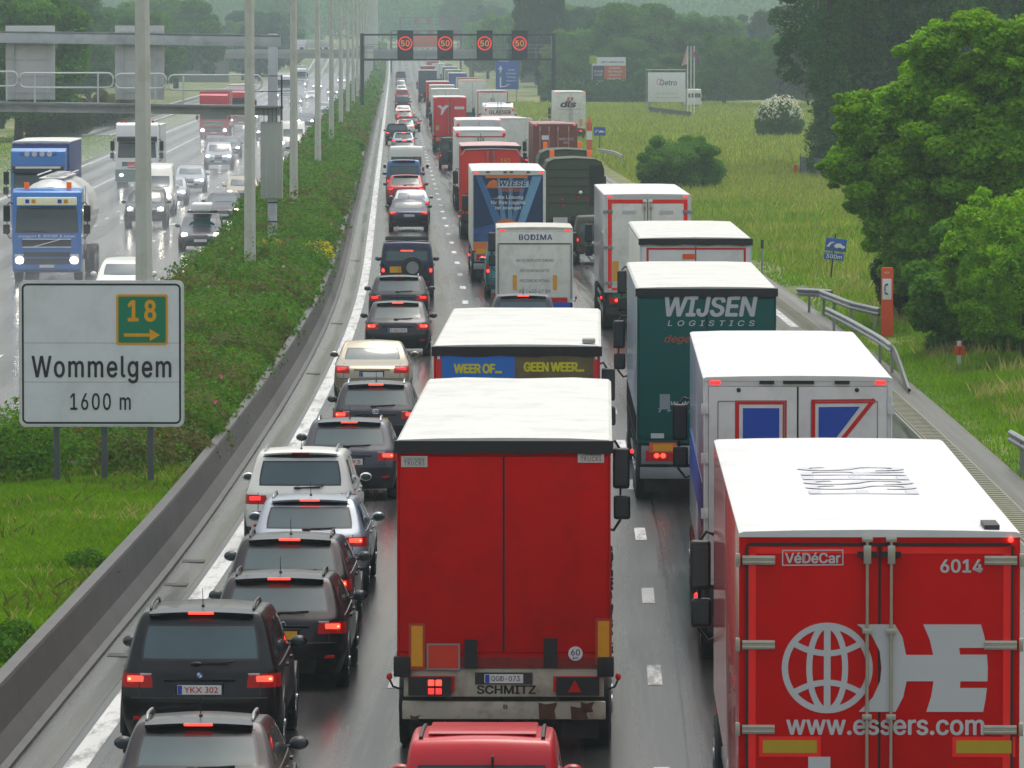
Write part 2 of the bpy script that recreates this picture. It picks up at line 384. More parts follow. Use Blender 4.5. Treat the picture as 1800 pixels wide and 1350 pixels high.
tag(strip('road', [-.72, 3.45, 6.9, 10.35, 13.35], Y0, Y1, 0, ASPH), kind='structure')
tag(strip('road', [-20.9, -16.3, -12.7, -9.1, -5.45], Y0, Y1, 0, ASPH2), kind='structure')
tag(strip('gutter', [-.72, -.50, -.24], Y0, 700, .004, GUT, zs=[.012, .004, .004]), kind='structure')
MOSS = road_mat('mossy_drain', (.12, .115, .05), .6, .3, 0, 1.0, False)
def drain():   # slotted drain along the shoulder, bars across
    tag(strip('kerb', [13.3, 13.36, 13.36, 13.85, 13.85, 13.91], Y0, 700, 0, CONCL, zs=[.004, .004, .03, .03, .004, .004]), kind='structure')
    m = MB(); y = 96.
    while y < 215:
        X = ref(y) + 13.36; m.box(X + .03, X + .46, y, y + .035, .028, .042); y += .5
    tag(m.build('drain_slots', DARKST), kind='structure')
    tag(strip('kerb', [13.39, 13.82], Y0, 700, .034, MOSS), kind='structure')
drain()
tag(strip('shoulder', [13.92, 14.5], Y0, 900, .002, road_mat('gravel_edge', (.08, .075, .06), .6, .3, 0, 1, False)), kind='structure')
# lines
def dashes(name, off, y0, period, ln, y1, w=.15, z=.006):
    vs = []; fs = []; uv = []; y = y0
    while y < y1:
        n = len(vs)
        for yy in (y, y + ln):
            for s in (-w / 2, w / 2): vs.append((ref(yy) + off + s, yy, gz(yy) + z)); uv.append((off + s, yy))
        fs.append((n, n + 1, n + 3, n + 2)); y += period
    me = bpy.data.meshes.new(name); me.from_pydata(vs, [], fs); ul = me.uv_layers.new(name='road')
    li = np.empty(len(me.loops), dtype=np.int64); me.loops.foreach_get('vertex_index', li); ul.data.foreach_set('uv', np.array(uv)[li].ravel())
    tag(link(name, me, LINE), kind='structure')
tag(strip('lane_marking', [-.13, .15], Y0, Y1, .005, LINE), kind='structure')
tag(strip('lane_marking', [10.25, 10.50], Y0, Y1, .005, LINE), kind='structure')
tag(strip('lane_marking', [13.05, 13.29], 190, Y1, .005, LINE), kind='structure')
dashes('lane_marking', 3.45, 83.8 - 12.3 * 10, 12.3, 2.7, 1400, .19)
dashes('lane_marking', 6.88, 84.2 - 12.3 * 10, 12.3, 2.7, 1400, .19)
tag(strip('lane_marking', [-5.95, -5.70], Y0, Y1, .005, LINE), kind='structure')
tag(strip('lane_marking', [-20.2, -19.95], Y0, Y1, .005, LINE), kind='structure')
tag(strip('lane_marking', [-16.45, -16.2], 360, Y1, .005, LINE), kind='structure')
dashes('lane_marking', -16.3, 50, 12.5, 2.7, 360, .17)
dashes('lane_marking', -12.7, 80, 12.5, 2.7, 1400, .17); dashes('lane_marking', -9.2, 83, 12.5, 2.7, 1400, .17)
# slip road on the far left
tag(strip('slip_road', [-29.5, -24.2], 575, 1300, .012, ASPH2), kind='structure')
tag(strip('lane_marking', [-29.3, -29.0], 577, 1300, .018, LINE), kind='structure'); tag(strip('lane_marking', [-24.7, -24.4], 577, 1300, .018, LINE), kind='structure')
# median bed
tag(strip('median_ground', [-5.15, -4.9, -3.0, -1.12], Y0, 1900, 0, SOIL, zs=[-.05, .30, .50, .45]), kind='structure')
# concrete barrier along the right carriageway: profile with joints every few metres
prof = [(-.72, -.02), (-.72, .06), (-.80, .10), (-.93, .32), (-.985, .80), (-1.0, .84), (-1.17, .84), (-1.185, .80), (-1.22, .32), (-1.30, .10), (-1.30, -.02)]
bo = strip('concrete_barrier', [p[0] for p in prof], Y0, 1900, 0, CONC, zs=[p[1] for p in prof], closed=True)
tag(bo, 'long low concrete safety barrier between the planted median and the left lane', 'barrier')
tag(strip('concrete_kerb_wall', [-5.2, -5.2, -5.42, -5.45], Y0, 1900, 0, CONC, zs=[-.02, .42, .42, -.02], closed=True), 'low concrete kerb wall between the median planting and the oncoming carriageway', 'low wall')
# drain covers in the gutter
for y in (88, 99.5, 104, 163, 192, 247):
    X = ref(y); tag(MB().box(X - .66, X - .3, y, y + .5, -.01, .018).build('drain_cover', DARKST, bevel=.006), 'rusty drain cover in the wet gutter beside the concrete barrier', 'drain cover', 'drain covers along the gutter')

# ------------------------------------------------------------------ vegetation
def leafmat(name, col, var=.35, scale=.9, island=.30, rough=.66):
    m = mat(name, col, rough, var=var, scale=scale, island=island, spec=.10)
    nt = m.node_tree; N = nt.nodes; b = N['Principled BSDF']; src = b.inputs['Base Color'].links[0].from_socket
    if len([1 for n in N if n.type == 'BSDF_TRANSLUCENT']) == 0:
        h = N.new('ShaderNodeHueSaturation'); h.inputs['Saturation'].default_value = 1.1; h.inputs['Value'].default_value = 1.5; h.inputs['Hue'].default_value = .49; nt.links.new(src, h.inputs['Color'])
        tr = N.new('ShaderNodeBsdfTranslucent'); nt.links.new(h.outputs['Color'], tr.inputs['Color']); mx = N.new('ShaderNodeMixShader'); mx.inputs[0].default_value = .38
        nt.links.new(b.outputs[0], mx.inputs[1]); nt.links.new(tr.outputs[0], mx.inputs[2]); nt.links.new(mx.outputs[0], N['Material Output'].inputs['Surface'])
    return m
LF_BRIGHT = leafmat('leaf_bright', (.155, .33, .006), var=.55); LF_MID = leafmat('leaf_mid', (.06, .16, .012)); LF_DARK = leafmat('leaf_dark', (.022, .068, .013))
LF_OLIVE = leafmat('leaf_olive', (.10, .115, .028)); LF_POPLAR = leafmat('leaf_poplar', (.04, .115, .016), var=.6); LF_BUSH = leafmat('leaf_bush', (.085, .21, .014)); LF_FAR = leafmat('leaf_far', (.06, .15, .03)); LF_ROSE = leafmat('leaf_rose', (.06, .16, .008), scale=.35, var=.5)
LF_WHITE = leafmat('blossom_white', (.55, .55, .42), var=.1); LF_YELLOW = leafmat('blossom_yellow', (.45, .40, .01), var=.2); LF_PINK = leafmat('blossom_pink', (.6, .1, .25), var=.2); LF_RUST = leafmat('leaf_rust', (.12, .055, .02), var=.3)
BARK = mat('bark', (.05, .042, .032), .85, var=.4, scale=6, bump=.8, bscale=14)
def quads_mesh(name, P, Nn, size, aspect=.7, jit=.6, rng=RNG):
    """many small leaf faces at P facing roughly Nn"""
    n = len(P); v = Nn + rng.normal(0, jit, (n, 3)); v /= np.linalg.norm(v, axis=1)[:, None] + 1e-9
    a = rng.normal(0, 1, (n, 3)); a -= v * (a * v).sum(1)[:, None]; a /= np.linalg.norm(a, axis=1)[:, None] + 1e-9; b = np.cross(v, a)
    s = (size * rng.uniform(.6, 1.4, n))[:, None] if np.isscalar(size) else (size * rng.uniform(.7, 1.3, n))[:, None]
    co = np.empty((n, 4, 3)); co[:, 0] = P - a * s; co[:, 1] = P + b * s * aspect - v * s * .15; co[:, 2] = P + a * s; co[:, 3] = P - b * s * aspect - v * s * .15
    me = bpy.data.meshes.new(name); me.vertices.add(4 * n); me.vertices.foreach_set('co', co.ravel()); me.loops.add(4 * n)
    me.loops.foreach_set('vertex_index', np.arange(4 * n, dtype=np.int32)); me.polygons.add(n)
    me.polygons.foreach_set('loop_start', np.arange(0, 4 * n, 4, dtype=np.int32)); me.polygons.foreach_set('loop_total', np.full(n, 4, dtype=np.int32)); me.update(); return me
def snoise(P, s, seed=0):
    r = np.random.default_rng(seed); o = np.zeros(len(P))
    for k in range(6):
        d = r.normal(0, 1, 3); d /= np.linalg.norm(d); o += np.sin(P @ d * s * (1 + .5 * k) + r.uniform(0, 6.28)) / (1 + .35 * k)
    return o / 3
def crown_pts(blobs, n, rng, fill=.25, gap=.35, gs=1.4, seed=3):
    B = np.array(blobs, float); ar = B[:, 3] * B[:, 4] + B[:, 3] * B[:, 5] + B[:, 4] * B[:, 5]; ch = rng.choice(len(B), int(n * 1.9), p=ar / ar.sum())
    d = rng.normal(0, 1, (len(ch), 3)); d /= np.linalg.norm(d, axis=1)[:, None]
    r = 1 - np.abs(rng.normal(0, fill, len(ch))); r = np.clip(r, .1, 1.05)
    lump = 1 + .16 * snoise(d * 3 + ch[:, None] * 1.7, 2.2, seed + 5)
    P = B[ch, :3] + d * B[ch, 3:6] * (r * lump)[:, None]
    keep = snoise(P, gs, seed) > -gap * 1.6 + rng.uniform(-.25, .25, len(P))
    for b in B:   # drop leaves buried deep inside another clump
        q = ((P - b[:3]) / b[3:6]); keep &= ~((q * q).sum(1) < .36)
    P, d = P[keep][:n], d[keep][:n]; return P, d
def tree_meshes(key, H, R_, blobs, n, ls, trunk_r, trunk_top, limbs=7, seed=1, gap=.35, fill=.22, gs=None):
    def mk():
        rng = np.random.default_rng(seed); P, d = crown_pts(blobs, n, rng, fill, gap, gs or 5.5 / R_, seed)
        d = d * .8 + np.array([0, 0, .35])
        cr = quads_mesh('crown', P, d, ls, rng=rng, jit=.55)
        rr = random.Random(seed); m = MB(); pts = [(0, 0, -.3)]
        for i in range(1, 7): pts.append((rr.uniform(-.05, .05) * R_ * .5, rr.uniform(-.05, .05) * R_ * .5, trunk_top * i / 6))
        m.tube(pts, [trunk_r * (1.25 - i / 6 * .9) for i in range(7)], 8)
        for i in range(limbs):
            b = blobs[rr.randrange(len(blobs))]; z0 = trunk_top * rr.uniform(.35, .9)
            e = (b[0] * .9, b[1] * .9, max(z0 + .3, b[2])); md = (e[0] * .45, e[1] * .45, z0 + (e[2] - z0) * .6)
            m.tube([(0, 0, z0), md, e], [trunk_r * .5, trunk_r * .28, trunk_r * .1], 6)
        return cr, m.mesh('trunk', True)
    return cached(('tree', key), mk)
def blobs_round(H, R_, base, n, seed, br=.42):
    rr = random.Random(seed); L = [(0, 0, (H + base) / 2, R_ * .72, R_ * .72, (H - base) * .40)]
    for i in range(n):
        a = rr.uniform(0, 6.28); t = rr.uniform(.08, .95); rad = R_ * (1 - br * .8) * math.sqrt(max(0, 1 - (2 * t - 1) ** 2)) ** .7; r = R_ * br * rr.uniform(.55, 1.05)
        L.append((rad * math.cos(a), rad * math.sin(a), base + (H - base) * t * .92 + r * .1, r, r, r * .75))
    return L
def place_tree(key, X, Y, label, cat='tree', group=None, sc=1., rz=0., m=None, name='tree', z=None):
    cr, tr = CACHE[('tree', key)]
    t = empty(name, (X, Y, (gz(Y) if z is None else z) - .05), rz); t.scale = (sc, sc, sc) if np.isscalar(sc) else sc
    tag(t, label, cat, group); link('crown', cr, m or LF_MID, t); link('trunk', tr, BARK, t); return t
def blobs_ragged(seed):
    rr = random.Random(seed); L = []
    for (cx, cz, r, n) in ((-1.2, 2.3, 1.2, 14), (-1.5, 4.4, 1.5, 18), (-.6, 6.5, 1.6, 20), (1.3, 7.3, 1.5, 18), (2.5, 5.6, 1.55, 18), (2.4, 3.0, 1.5, 16), (.3, 3.6, 1.9, 22), (-2.9, 4.6, .8, 8), (-2.6, 6.3, .7, 7), (.3, 8.6, .8, 8), (3.4, 7.3, .9, 8), (.2, 1.6, 1.5, 10), (-1.0, 3.3, 1.3, 14), (.3, 5.2, 1.8, 18), (-2.0, 3.5, .9, 8), (-.4, 1.4, 1.4, 10), (2.9, 1.5, 1.3, 10), (-2.3, 5.5, .9, 9), (1.6, 8.3, 1.0, 9), (-.7, 8.0, .9, 8)):
        cy = rr.uniform(-1.6, .6); L.append((cx, cy, cz, r * .74, r * .74, r * .68))
        for i in range(int(n * 2.3)):
            d = Vector((rr.gauss(0, 1), rr.gauss(0, 1), rr.gauss(0, 1))).normalized() * r * rr.uniform(.45, 1.0); q = r * rr.uniform(.14, .30); L.append((cx + d.x, cy + d.y * 1.1, cz + d.z * .85, q, q, q * .8))
    return L
tree_meshes('maple', 9, 3.4, blobs_ragged(5), 280000, .062, .22, 6, 16, 1, .75, .35, 3.2)
tree_meshes('sapling', 5, 2.0, blobs_round(5.2, 2.2, .5, 150, 12, .14), 50000, .055, .08, 3.5, 9, 2, .05, .45, 4)
tree_meshes('bush', 3, 2.6, blobs_round(3.3, 2.7, -.4, 60, 13, .22), 50000, .062, .08, 1.5, 5, 3, .35, .32)
tree_meshes('broad', 11, 6, blobs_round(11.5, 6.2, 1.0, 70, 14, .24), 42000, .15, .3, 7, 10, 4, .2, .32)
tree_meshes('broad2', 12, 5.5, blobs_round(13, 5.6, 1.2, 60, 21, .25), 40000, .15, .3, 8, 10, 5, .2, .32)
tree_meshes('poplar', 17, 2.2, [(0.15 * math.sin(i), .15 * math.cos(i * 2), 1.2 + i * 1.25, 1.5 * (1 - .035 * i) * (1 + .25 * math.sin(i * 2.3)), 1.5 * (1 - .035 * i), 1.5) for i in range(13)], 24000, .10, .25, 15, 12, 6, .10, .34, 2.6)
tree_meshes('pine', 15, 3.2, blobs_round(15, 3.3, 5.0, 30, 15, .28), 24000, .10, .22, 13, 14, 7, .05, .35, 2.4)

# trees, bushes of the right-hand side
place_tree('maple', 13.4, 191, 'big bright green leafy tree at the right edge, in front of the tall dark trees', sc=(1.2, 1.05, 1.04), m=LF_BRIGHT)
place_tree('maple', 18.0, 200, 'darker green tree standing behind the big bright green tree at the right edge', rz=2.2, sc=.86, m=LF_MID)
place_tree('sapling', 13.3, 166, 'light green young tree growing from the dark bushes at the right edge', m=LF_BRIGHT, rz=.6)
bg_ = 'bushes along the right-hand verge'
place_tree('bush', 13.5, 172, 'dark green dense bush at the right edge behind the little marker post', 'bush', bg_, m=LF_BUSH, name='bush', sc=(1.2, .9, 1.2))
place_tree('bush', 13.2, 194, 'dark bush right behind the orange emergency phone post', 'bush', bg_, m=LF_DARK, name='bush', sc=(.95, .8, 1.25), rz=1)
place_tree('bush', 14.6, 173.5, 'dark green bush at the right edge under the young tree', 'bush', bg_, m=LF_MID, name='bush', sc=(.7, .7, .85), rz=2)
place_tree('bush', 9.6, 366, 'lone rounded green bush in the meadow beside the right shoulder', 'bush', bg_, m=LF_BUSH, name='bush', sc=(1.0, 1.0, 1.0), rz=.4)
b0 = place_tree('bush', 23.4, 560, 'elder bush covered in white blossom at the far side of the meadow', 'bush', bg_, m=LF_MID, name='bush', sc=(.8, .8, 1.05), rz=4)
rngb = np.random.default_rng(4); P, d = crown_pts([(0, 0, 1.9, 2.5, 2.5, 1.7)], 900, rngb, .05, .6, 2, 4); k_ = P[:, 2] > 1.2
link('blossom', quads_mesh('blossom', P[k_] + [0, 0, .1], d[k_] + [0, 0, .5], .12, 1., .3), LF_WHITE, b0)
tree_g = 'trees beyond the meadow'
pop = [(17.9, 398), (19.0, 404), (20.2, 400), (21.5, 407), (22.6, 402), (23.9, 409), (25.3, 401), (26.8, 408), (28.5, 402), (30.4, 410), (32.4, 403), (34.4, 409)]
pop = [(a + 1.8, b) for a, b in pop] + [(20.4 + i * 1.55, 425 + 6 * math.sin(i * 2.1)) for i in range(13)]
for i, (x, y) in enumerate(pop):
    lb = 'tall dark poplar at the left end of the row behind the big bright tree' if i == 0 else ('tall dark poplar second from the left end of the row behind the big bright tree' if i == 1 else 'tall dark tree inside the row closing the meadow behind the big bright tree')
    place_tree('poplar' if i < 5 or i % 3 else 'pine', x, y, lb, group='tall dark trees in the row behind the big bright tree', sc=random.uniform(.95, 1.15), rz=i * 1.3, m=LF_POPLAR)
mid = [(33.5, 800, 'broad', .82), (27.5, 830, 'broad2', .78), (38.5, 790, 'broad2', .72), (22.5, 860, 'broad', .62), (44, 820, 'broad', .9), (50, 800, 'broad2', .95)]
for i, (x, y, k, s) in enumerate(mid):
    place_tree(k, x, y, ['rounded light green tree in the clump behind the meadow, left of the poplar row', 'rounded tree behind the flagpoles at the back of the meadow', 'rounded tree of the clump behind the blossoming bush, touching the poplar row', 'small round tree right behind the white signboard', 'round tree hidden behind the left poplars at the back of the meadow', 'round tree hidden behind the right poplars at the back of the meadow'][i], group=tree_g, sc=s, rz=i, m=[LF_MID, LF_MID, LF_OLIVE, LF_FAR, LF_MID, LF_MID][i])
back = []
rr = random.Random(5)
for i in range(16): back.append((12 + i * 6.2 + rr.uniform(-2, 2), 1000 + rr.uniform(-60, 120), rr.choice(['broad', 'broad2']), rr.uniform(.95, 1.35)))
for i in range(12): back.append((6 + i * 9 + rr.uniform(-2, 2), 1220 + rr.uniform(-50, 60), rr.choice(['broad', 'broad2']), rr.uniform(1.1, 1.5)))
for i in range(16): y = 1000 + i * 62; back.append((ref(y) + 19 + rr.uniform(0, 10) + (7 if y < 1300 else 0), y, rr.choice(['broad', 'broad2']), rr.uniform(.9, 1.3)))
for i, (x, y, k, s) in enumerate(back):
    x = max(x, ref(y) + 19)
    place_tree(k, x, y, 'hazy green tree in the belt of woodland behind the meadow and signboards', group='trees in the hazy woodland belt', sc=s, rz=i * 1.1, m=rr.choice([LF_FAR, LF_MID, LF_DARK, LF_BUSH, LF_BUSH]))
place_tree('broad', 4.3, 1010, 'tall dark hazy tree rising behind the right end of the speed sign gantry', group=tree_g, sc=(.8, .8, 1.5), m=LF_DARK)
place_tree('broad2', 16.2, 925, 'bright green tree beside the orange billboard', group=tree_g, sc=.75, m=LF_FAR)
place_tree('broad', 19.3, 872, 'green tree between the orange billboard and the white signboard', group=tree_g, sc=.56, m=LF_FAR)
tag(link('hedge', quads_mesh('hedge', np.stack([RNG.uniform(4, 40, 30000), RNG.uniform(886, 900, 30000), RNG.uniform(-.1, 3.2, 30000) * RNG.uniform(.5, 1, 30000)], 1), np.tile([0., -1, .6], (30000, 1)), .2), LF_DARK), 'low dark hedge line at the back of the meadow under the billboards', 'hedge')
# left-hand side trees
lt = [(-42.0, 545, 'broad2', 1.12, LF_BUSH, 'large tree with a bare trunk standing left of the oncoming carriageway, crown above the gantry'),
      (-47, 560, 'broad', 1.1, LF_BRIGHT, 'leafy green tree at the top left corner behind the sign gantry'),
      (-33.5, 330, 'bush', 1.1, LF_BRIGHT, 'yellow-green bush at the left edge beside the blue box lorry')]
for i, (x, y, k, s, mm, lb) in enumerate(lt): place_tree(k, x, y, lb, 'tree' if k != 'bush' else 'bush', None, s, i, mm, name='tree' if k != 'bush' else 'bush')
rr = random.Random(9)
lb2 = []
for i in range(12): lb2.append((-52 - rr.uniform(0, 26) + i * .3, 640 + i * 38, rr.choice(['broad', 'broad2']), rr.uniform(.9, 1.25)))
for i in range(14): y = 1340 + i * 45; lb2.append((ref(y) - 27 - rr.uniform(0, 12), y, rr.choice(['broad', 'broad2']), rr.uniform(1., 1.4)))
for i in range(10): lb2.append((ref(1120 + i * 26) - 36 - i * 5, 1100 + i * 22, rr.choice(['broad', 'broad2']), rr.uniform(1.1, 1.5)))
for i, (x, y, k, s) in enumerate(lb2):
    place_tree(k, x, y, 'hazy green tree in the wood beyond the left side of the motorway', group='trees in the wood left of the motorway', sc=s, rz=i, m=rr.choice([LF_FAR, LF_MID, LF_DARK, LF_BUSH]))
for i, (x, y) in enumerate([(-47, 500), (-40.5, 570), (-44, 600), (-39.6, 640), (-52, 620), (-50, 470), (-36, 395)]):
    place_tree('bush', x, y, 'low bush in the undergrowth beside the left slip road', 'bush', 'bushes beside the left slip road', rr.uniform(.8, 1.6), i, rr.choice([LF_MID, LF_DARK, LF_OLIVE]), name='bush')
# the far wood that closes the view: one mass
def far_wood():
    rng = np.random.default_rng(8); bl = []
    for i in range(430):
        x = rng.uniform(-520, 420); y = 2150 + 750 * rng.uniform(0, 1) ** 1.8; g = gz(y) + 10 * min(1, max(0, (y - 1900)) / 1200) ** 1.2;
        pass
        r = rng.uniform(7, 14); bl.append((x, y, g + r * .8, r, r, r * 1.05))
    P, d = crown_pts(bl, 220000, rng, .12, .6, .25, 2)
    tag(link('woodland', quads_mesh('woodland', P, d + [0, 0, .3], .75, rng=rng), LF_FAR), 'distant hazy wood closing the view at the end of the motorway', 'woodland', kind='stuff')
far_wood()

# ------------------------------------------------------------------ median planting and grass
def median_shrubs():
    rng = np.random.default_rng(3)
    def hgt(x, y):   # lumpy top of the planting over the bed
        Q = np.stack([x, y, x * 0], 1); h = .62 + .30 * snoise(Q, 1.1, 1) + .22 * snoise(Q, 2.6, 2) + .12 * snoise(Q, 6, 3)
        return np.clip(h, .05, 1.5)
    def area(y0, y1, n, size, off0=-5.15, off1=-1.28):
        y = y0 + (y1 - y0) * rng.uniform(0, 1, n); o = rng.uniform(off0, off1, n); x = np.interp(y, _gy, _gx) + o
        h = hgt(x, y); edge = np.clip(np.minimum((o - off0), (off1 - o)) / .5, .15, 1); start = np.clip((y - 116.5 - .8 * np.sin(x * 3)) / 2.5, 0, 1); h = h * edge ** .5 * (.2 + .8 * start)
        h = np.where(start <= 0, 0, h)
        f = 1 - np.abs(rng.normal(0, .22, n)); z = .42 + h * np.clip(f, 0, 1.08); P = np.stack([x, y, z], 1); ok = start > 0
        N_ = np.stack([rng.normal(0, .5, n), rng.normal(-.5, .4, n), np.full(n, .8)], 1)
        return P[ok], N_[ok], np.full(ok.sum(), size)
    def clumps(y0, y1, dens, r0, r1, n, size):
        nb = int((y1 - y0) * 3.9 * dens); y = rng.uniform(y0, y1, nb); r = rng.uniform(r0, r1, nb); o = rng.uniform(-5.35, -1.25, nb); o = np.minimum(o, -1.22 - r * .8 + .12); o = np.maximum(o, -5.25 + r * .55)
        x = np.interp(y, _gy, _gx) + o; zc = .45 + r * rng.uniform(.15, .75, nb); hz = r * rng.uniform(.65, 1.1, nb)
        ch = rng.choice(nb, n, p=r * r / (r * r).sum()); d = rng.normal(0, 1, (n, 3)); d[:, 2] = np.abs(d[:, 2]) * 1.1 - .25; d /= np.linalg.norm(d, axis=1)[:, None]
        rad = (1 - np.abs(rng.normal(0, .16, n))) * (1 + .18 * snoise(d * 3 + ch[:, None] * 1.3, 2.4, 5))
        P = np.stack([x[ch] + d[:, 0] * r[ch] * rad, y[ch] + d[:, 1] * r[ch] * rad, zc[ch] + d[:, 2] * hz[ch] * rad], 1)
        return P, d + [0, 0, .35], np.full(n, size), ch + int(y0 * 100)
    A = [clumps(117.2, 175, 1.5, .35, .95, 150000, .042), clumps(175, 260, 1.1, .4, 1.1, 110000, .058), clumps(260, 430, .7, .5, 1.2, 80000, .09), clumps(430, 800, .4, .6, 1.3, 60000, .15), clumps(800, 1900, .2, .8, 1.5, 40000, .3)]
    CH = np.concatenate([a[3] for a in A])
    P = np.concatenate([a[0] for a in A]); Nn = np.concatenate([a[1] for a in A]); S = np.concatenate([a[2] for a in A]); P[:, 2] += np.vectorize(gz)(P[:, 1])
    # colour patches by kind of plant
    hsh = np.modf(np.abs(np.sin(CH * 12.9898) * 43758.5453))[0]; q = .6 * snoise(P, .5, 21) + 1.1 * (hsh - .5) + .05 + rng.uniform(-.1, .1, len(P))
    for nm, mk_, mm, lab in (('shrubs', q < .0, LF_ROSE, 'green rose shrubs planted along the median'), ('shrubs', (q >= .0) & (q < .33), LF_MID, 'darker green shrubs planted along the median'), ('shrubs', q >= .33, LF_OLIVE, 'brownish olive shrubs planted along the median')):
        tag(link(nm, quads_mesh(nm, P[mk_], Nn[mk_], S[mk_], rng=rng), mm), lab, 'shrubs', kind='stuff')
    r2 = (P[:, 1] < 420) & (rng.uniform(0, 1, len(P)) < .10) & (snoise(P, .9, 31) > .2)
    tag(link('shrubs', quads_mesh('s', P[r2] + [0, 0, .04], Nn[r2], S[r2] * 1.1, rng=rng), LF_RUST), 'rusty red young shoots among the median shrubs', 'shrubs', kind='stuff')
    for mm, cx, cy, n, lab in ((LF_YELLOW, -7.0, 222, 5, 'yellow flowering broom to the right of the gantry column'), (LF_YELLOW, -8.7, 226, 3, 'yellow flowering broom on the left of the gantry column')):
        pp = []
        for k in range(n):
            d = rng.normal(0, 1, (170, 3)); d[:, 2] = np.abs(d[:, 2]); d /= np.linalg.norm(d, axis=1)[:, None]; rr_ = rng.uniform(.22, .42); pp.append(np.array([cx + rng.uniform(-.7, .7), cy + rng.uniform(-5, 4), .95 + rng.uniform(0, .3)]) + d * rr_ * rng.uniform(.7, 1.1, (170, 1)))
        p = np.concatenate(pp); tag(link('broom_flowers', quads_mesh('f', p, np.tile([0., -.5, 1], (len(p), 1)), .045), mm), lab, 'flowers', kind='stuff')
    def flowers(mm, n, y0, y1, sz, lab):
        c = np.where((P[:, 1] > y0) & (P[:, 1] < y1) & (Nn[:, 2] > .5))[0]; c = rng.choice(c, n * 2); c = c[np.argsort(-P[c, 2])][:n]
        pts = np.repeat(P[c] + [0, -.05, .06], 5, 0) + rng.normal(0, sz * .5, (n * 5, 3));
        tag(link('flowers', quads_mesh('f', pts, np.tile([0., -.9, .7], (n * 5, 1)), sz, 1., .3), mm), lab, 'flowers', kind='stuff')
    flowers(LF_PINK, 26, 117.5, 170, .035, 'pink wild roses dotted over the median shrubs'); flowers(LF_WHITE, 34, 120, 250, .03, 'white wild roses dotted over the median shrubs')
median_shrubs()
GR_A = leafmat('grass_green', (.13, .27, .012), var=.4, scale=.7, island=.35); GR_B = leafmat('grass_meadow', (.23, .30, .05), var=.45, scale=.25, island=.35); GR_C = leafmat('grass_straw', (.34, .32, .11), var=.25, scale=.6, island=.3)
def blades(name, X, Y, Z, h, w, m, label, lean=.35, cat='grass', rng=RNG):
    n = len(X); a = rng.uniform(0, 6.28, n); l = rng.normal(0, lean, (n, 2)) * h[:, None]; dx, dy = np.cos(a) * w, np.sin(a) * w * .4
    co = np.empty((n, 4, 3)); co[:, 0] = np.stack([X - dx, Y - dy, Z], 1); co[:, 1] = np.stack([X + dx, Y + dy, Z], 1)
    co[:, 2] = np.stack([X + l[:, 0] * .5 + dx * .6, Y + l[:, 1] * .5 + dy * .6, Z + h * .62], 1); co[:, 3] = np.stack([X + l[:, 0], Y + l[:, 1], Z + h], 1)
    me = bpy.data.meshes.new(name); me.vertices.add(4 * n); me.vertices.foreach_set('co', co.ravel()); me.loops.add(4 * n)
    me.loops.foreach_set('vertex_index', np.arange(4 * n, dtype=np.int32)); me.polygons.add(n); me.polygons.foreach_set('loop_start', np.arange(0, 4 * n, 4, dtype=np.int32)); me.polygons.foreach_set('loop_total', np.full(n, 4, dtype=np.int32)); me.update()
    return tag(link(name, me, m), label, cat, kind='stuff')
def med_z(o): return np.interp(o, [-5.15, -4.9, -3.0, -1.12], [-.05, .30, .50, .45])
n = 150000; y = 70 + 50 * RNG.uniform(0, 1, n) ** 1.0; o = RNG.uniform(-5.1, -1.2, n); x = np.interp(y, _gy, _gx) + o
Q = np.stack([x, y, x * 0], 1); hh = (.10 + .07 * snoise(Q, 1.5, 6)).clip(.04, .3) * RNG.uniform(.6, 1.4, n)
blades('grass', x, y, med_z(o), hh, .009, GR_A, 'short bright green grass on the median in front of the road sign', .5)
n = 4000; y = 70 + 50 * RNG.uniform(0, 1, n); o = RNG.uniform(-5.1, -1.2, n); x = np.interp(y, _gy, _gx) + o; k_ = snoise(np.stack([x, y, x * 0], 1), .9, 61) > .1
blades('dry_grass', x[k_], y[k_], med_z(o[k_]), RNG.uniform(.1, .26, k_.sum()), .010, GR_C, 'yellowish dry stalks in the median grass', .5)
n = 2500; y = RNG.uniform(72, 119, n); o = RNG.uniform(-5.1, -1.25, n); x = np.interp(y, _gy, _gx) + o; Q = np.stack([x, y, x * 0], 1); k_ = snoise(Q, 1.1, 16) > .35
blades('weeds', x[k_], y[k_], med_z(o[k_]), RNG.uniform(.08, .28, k_.sum()), .03, LF_OLIVE, 'broad-leaved weeds in the median grass', .6, 'weeds')
for (wx, wy, wl) in ((-5.9, 82.3, 'dark weed clump at the barrier top, nearest to the bottom left corner'), (-6.2, 84.6, 'weed clump over the barrier top just beyond the nearest one'), (-6.15, 96.5, 'weed clump at the barrier top level with the silver estate')):
    P, d = crown_pts([(0, 0, .18, .32, .4, .22)], 900, RNG, .2, .6, 4, 3)
    tag(link('weed_clump', quads_mesh('w', P + [ref(wy) - 1.62, wy, .45], d, .03), LF_MID), wl, 'weed', 'weed clumps at the barrier')
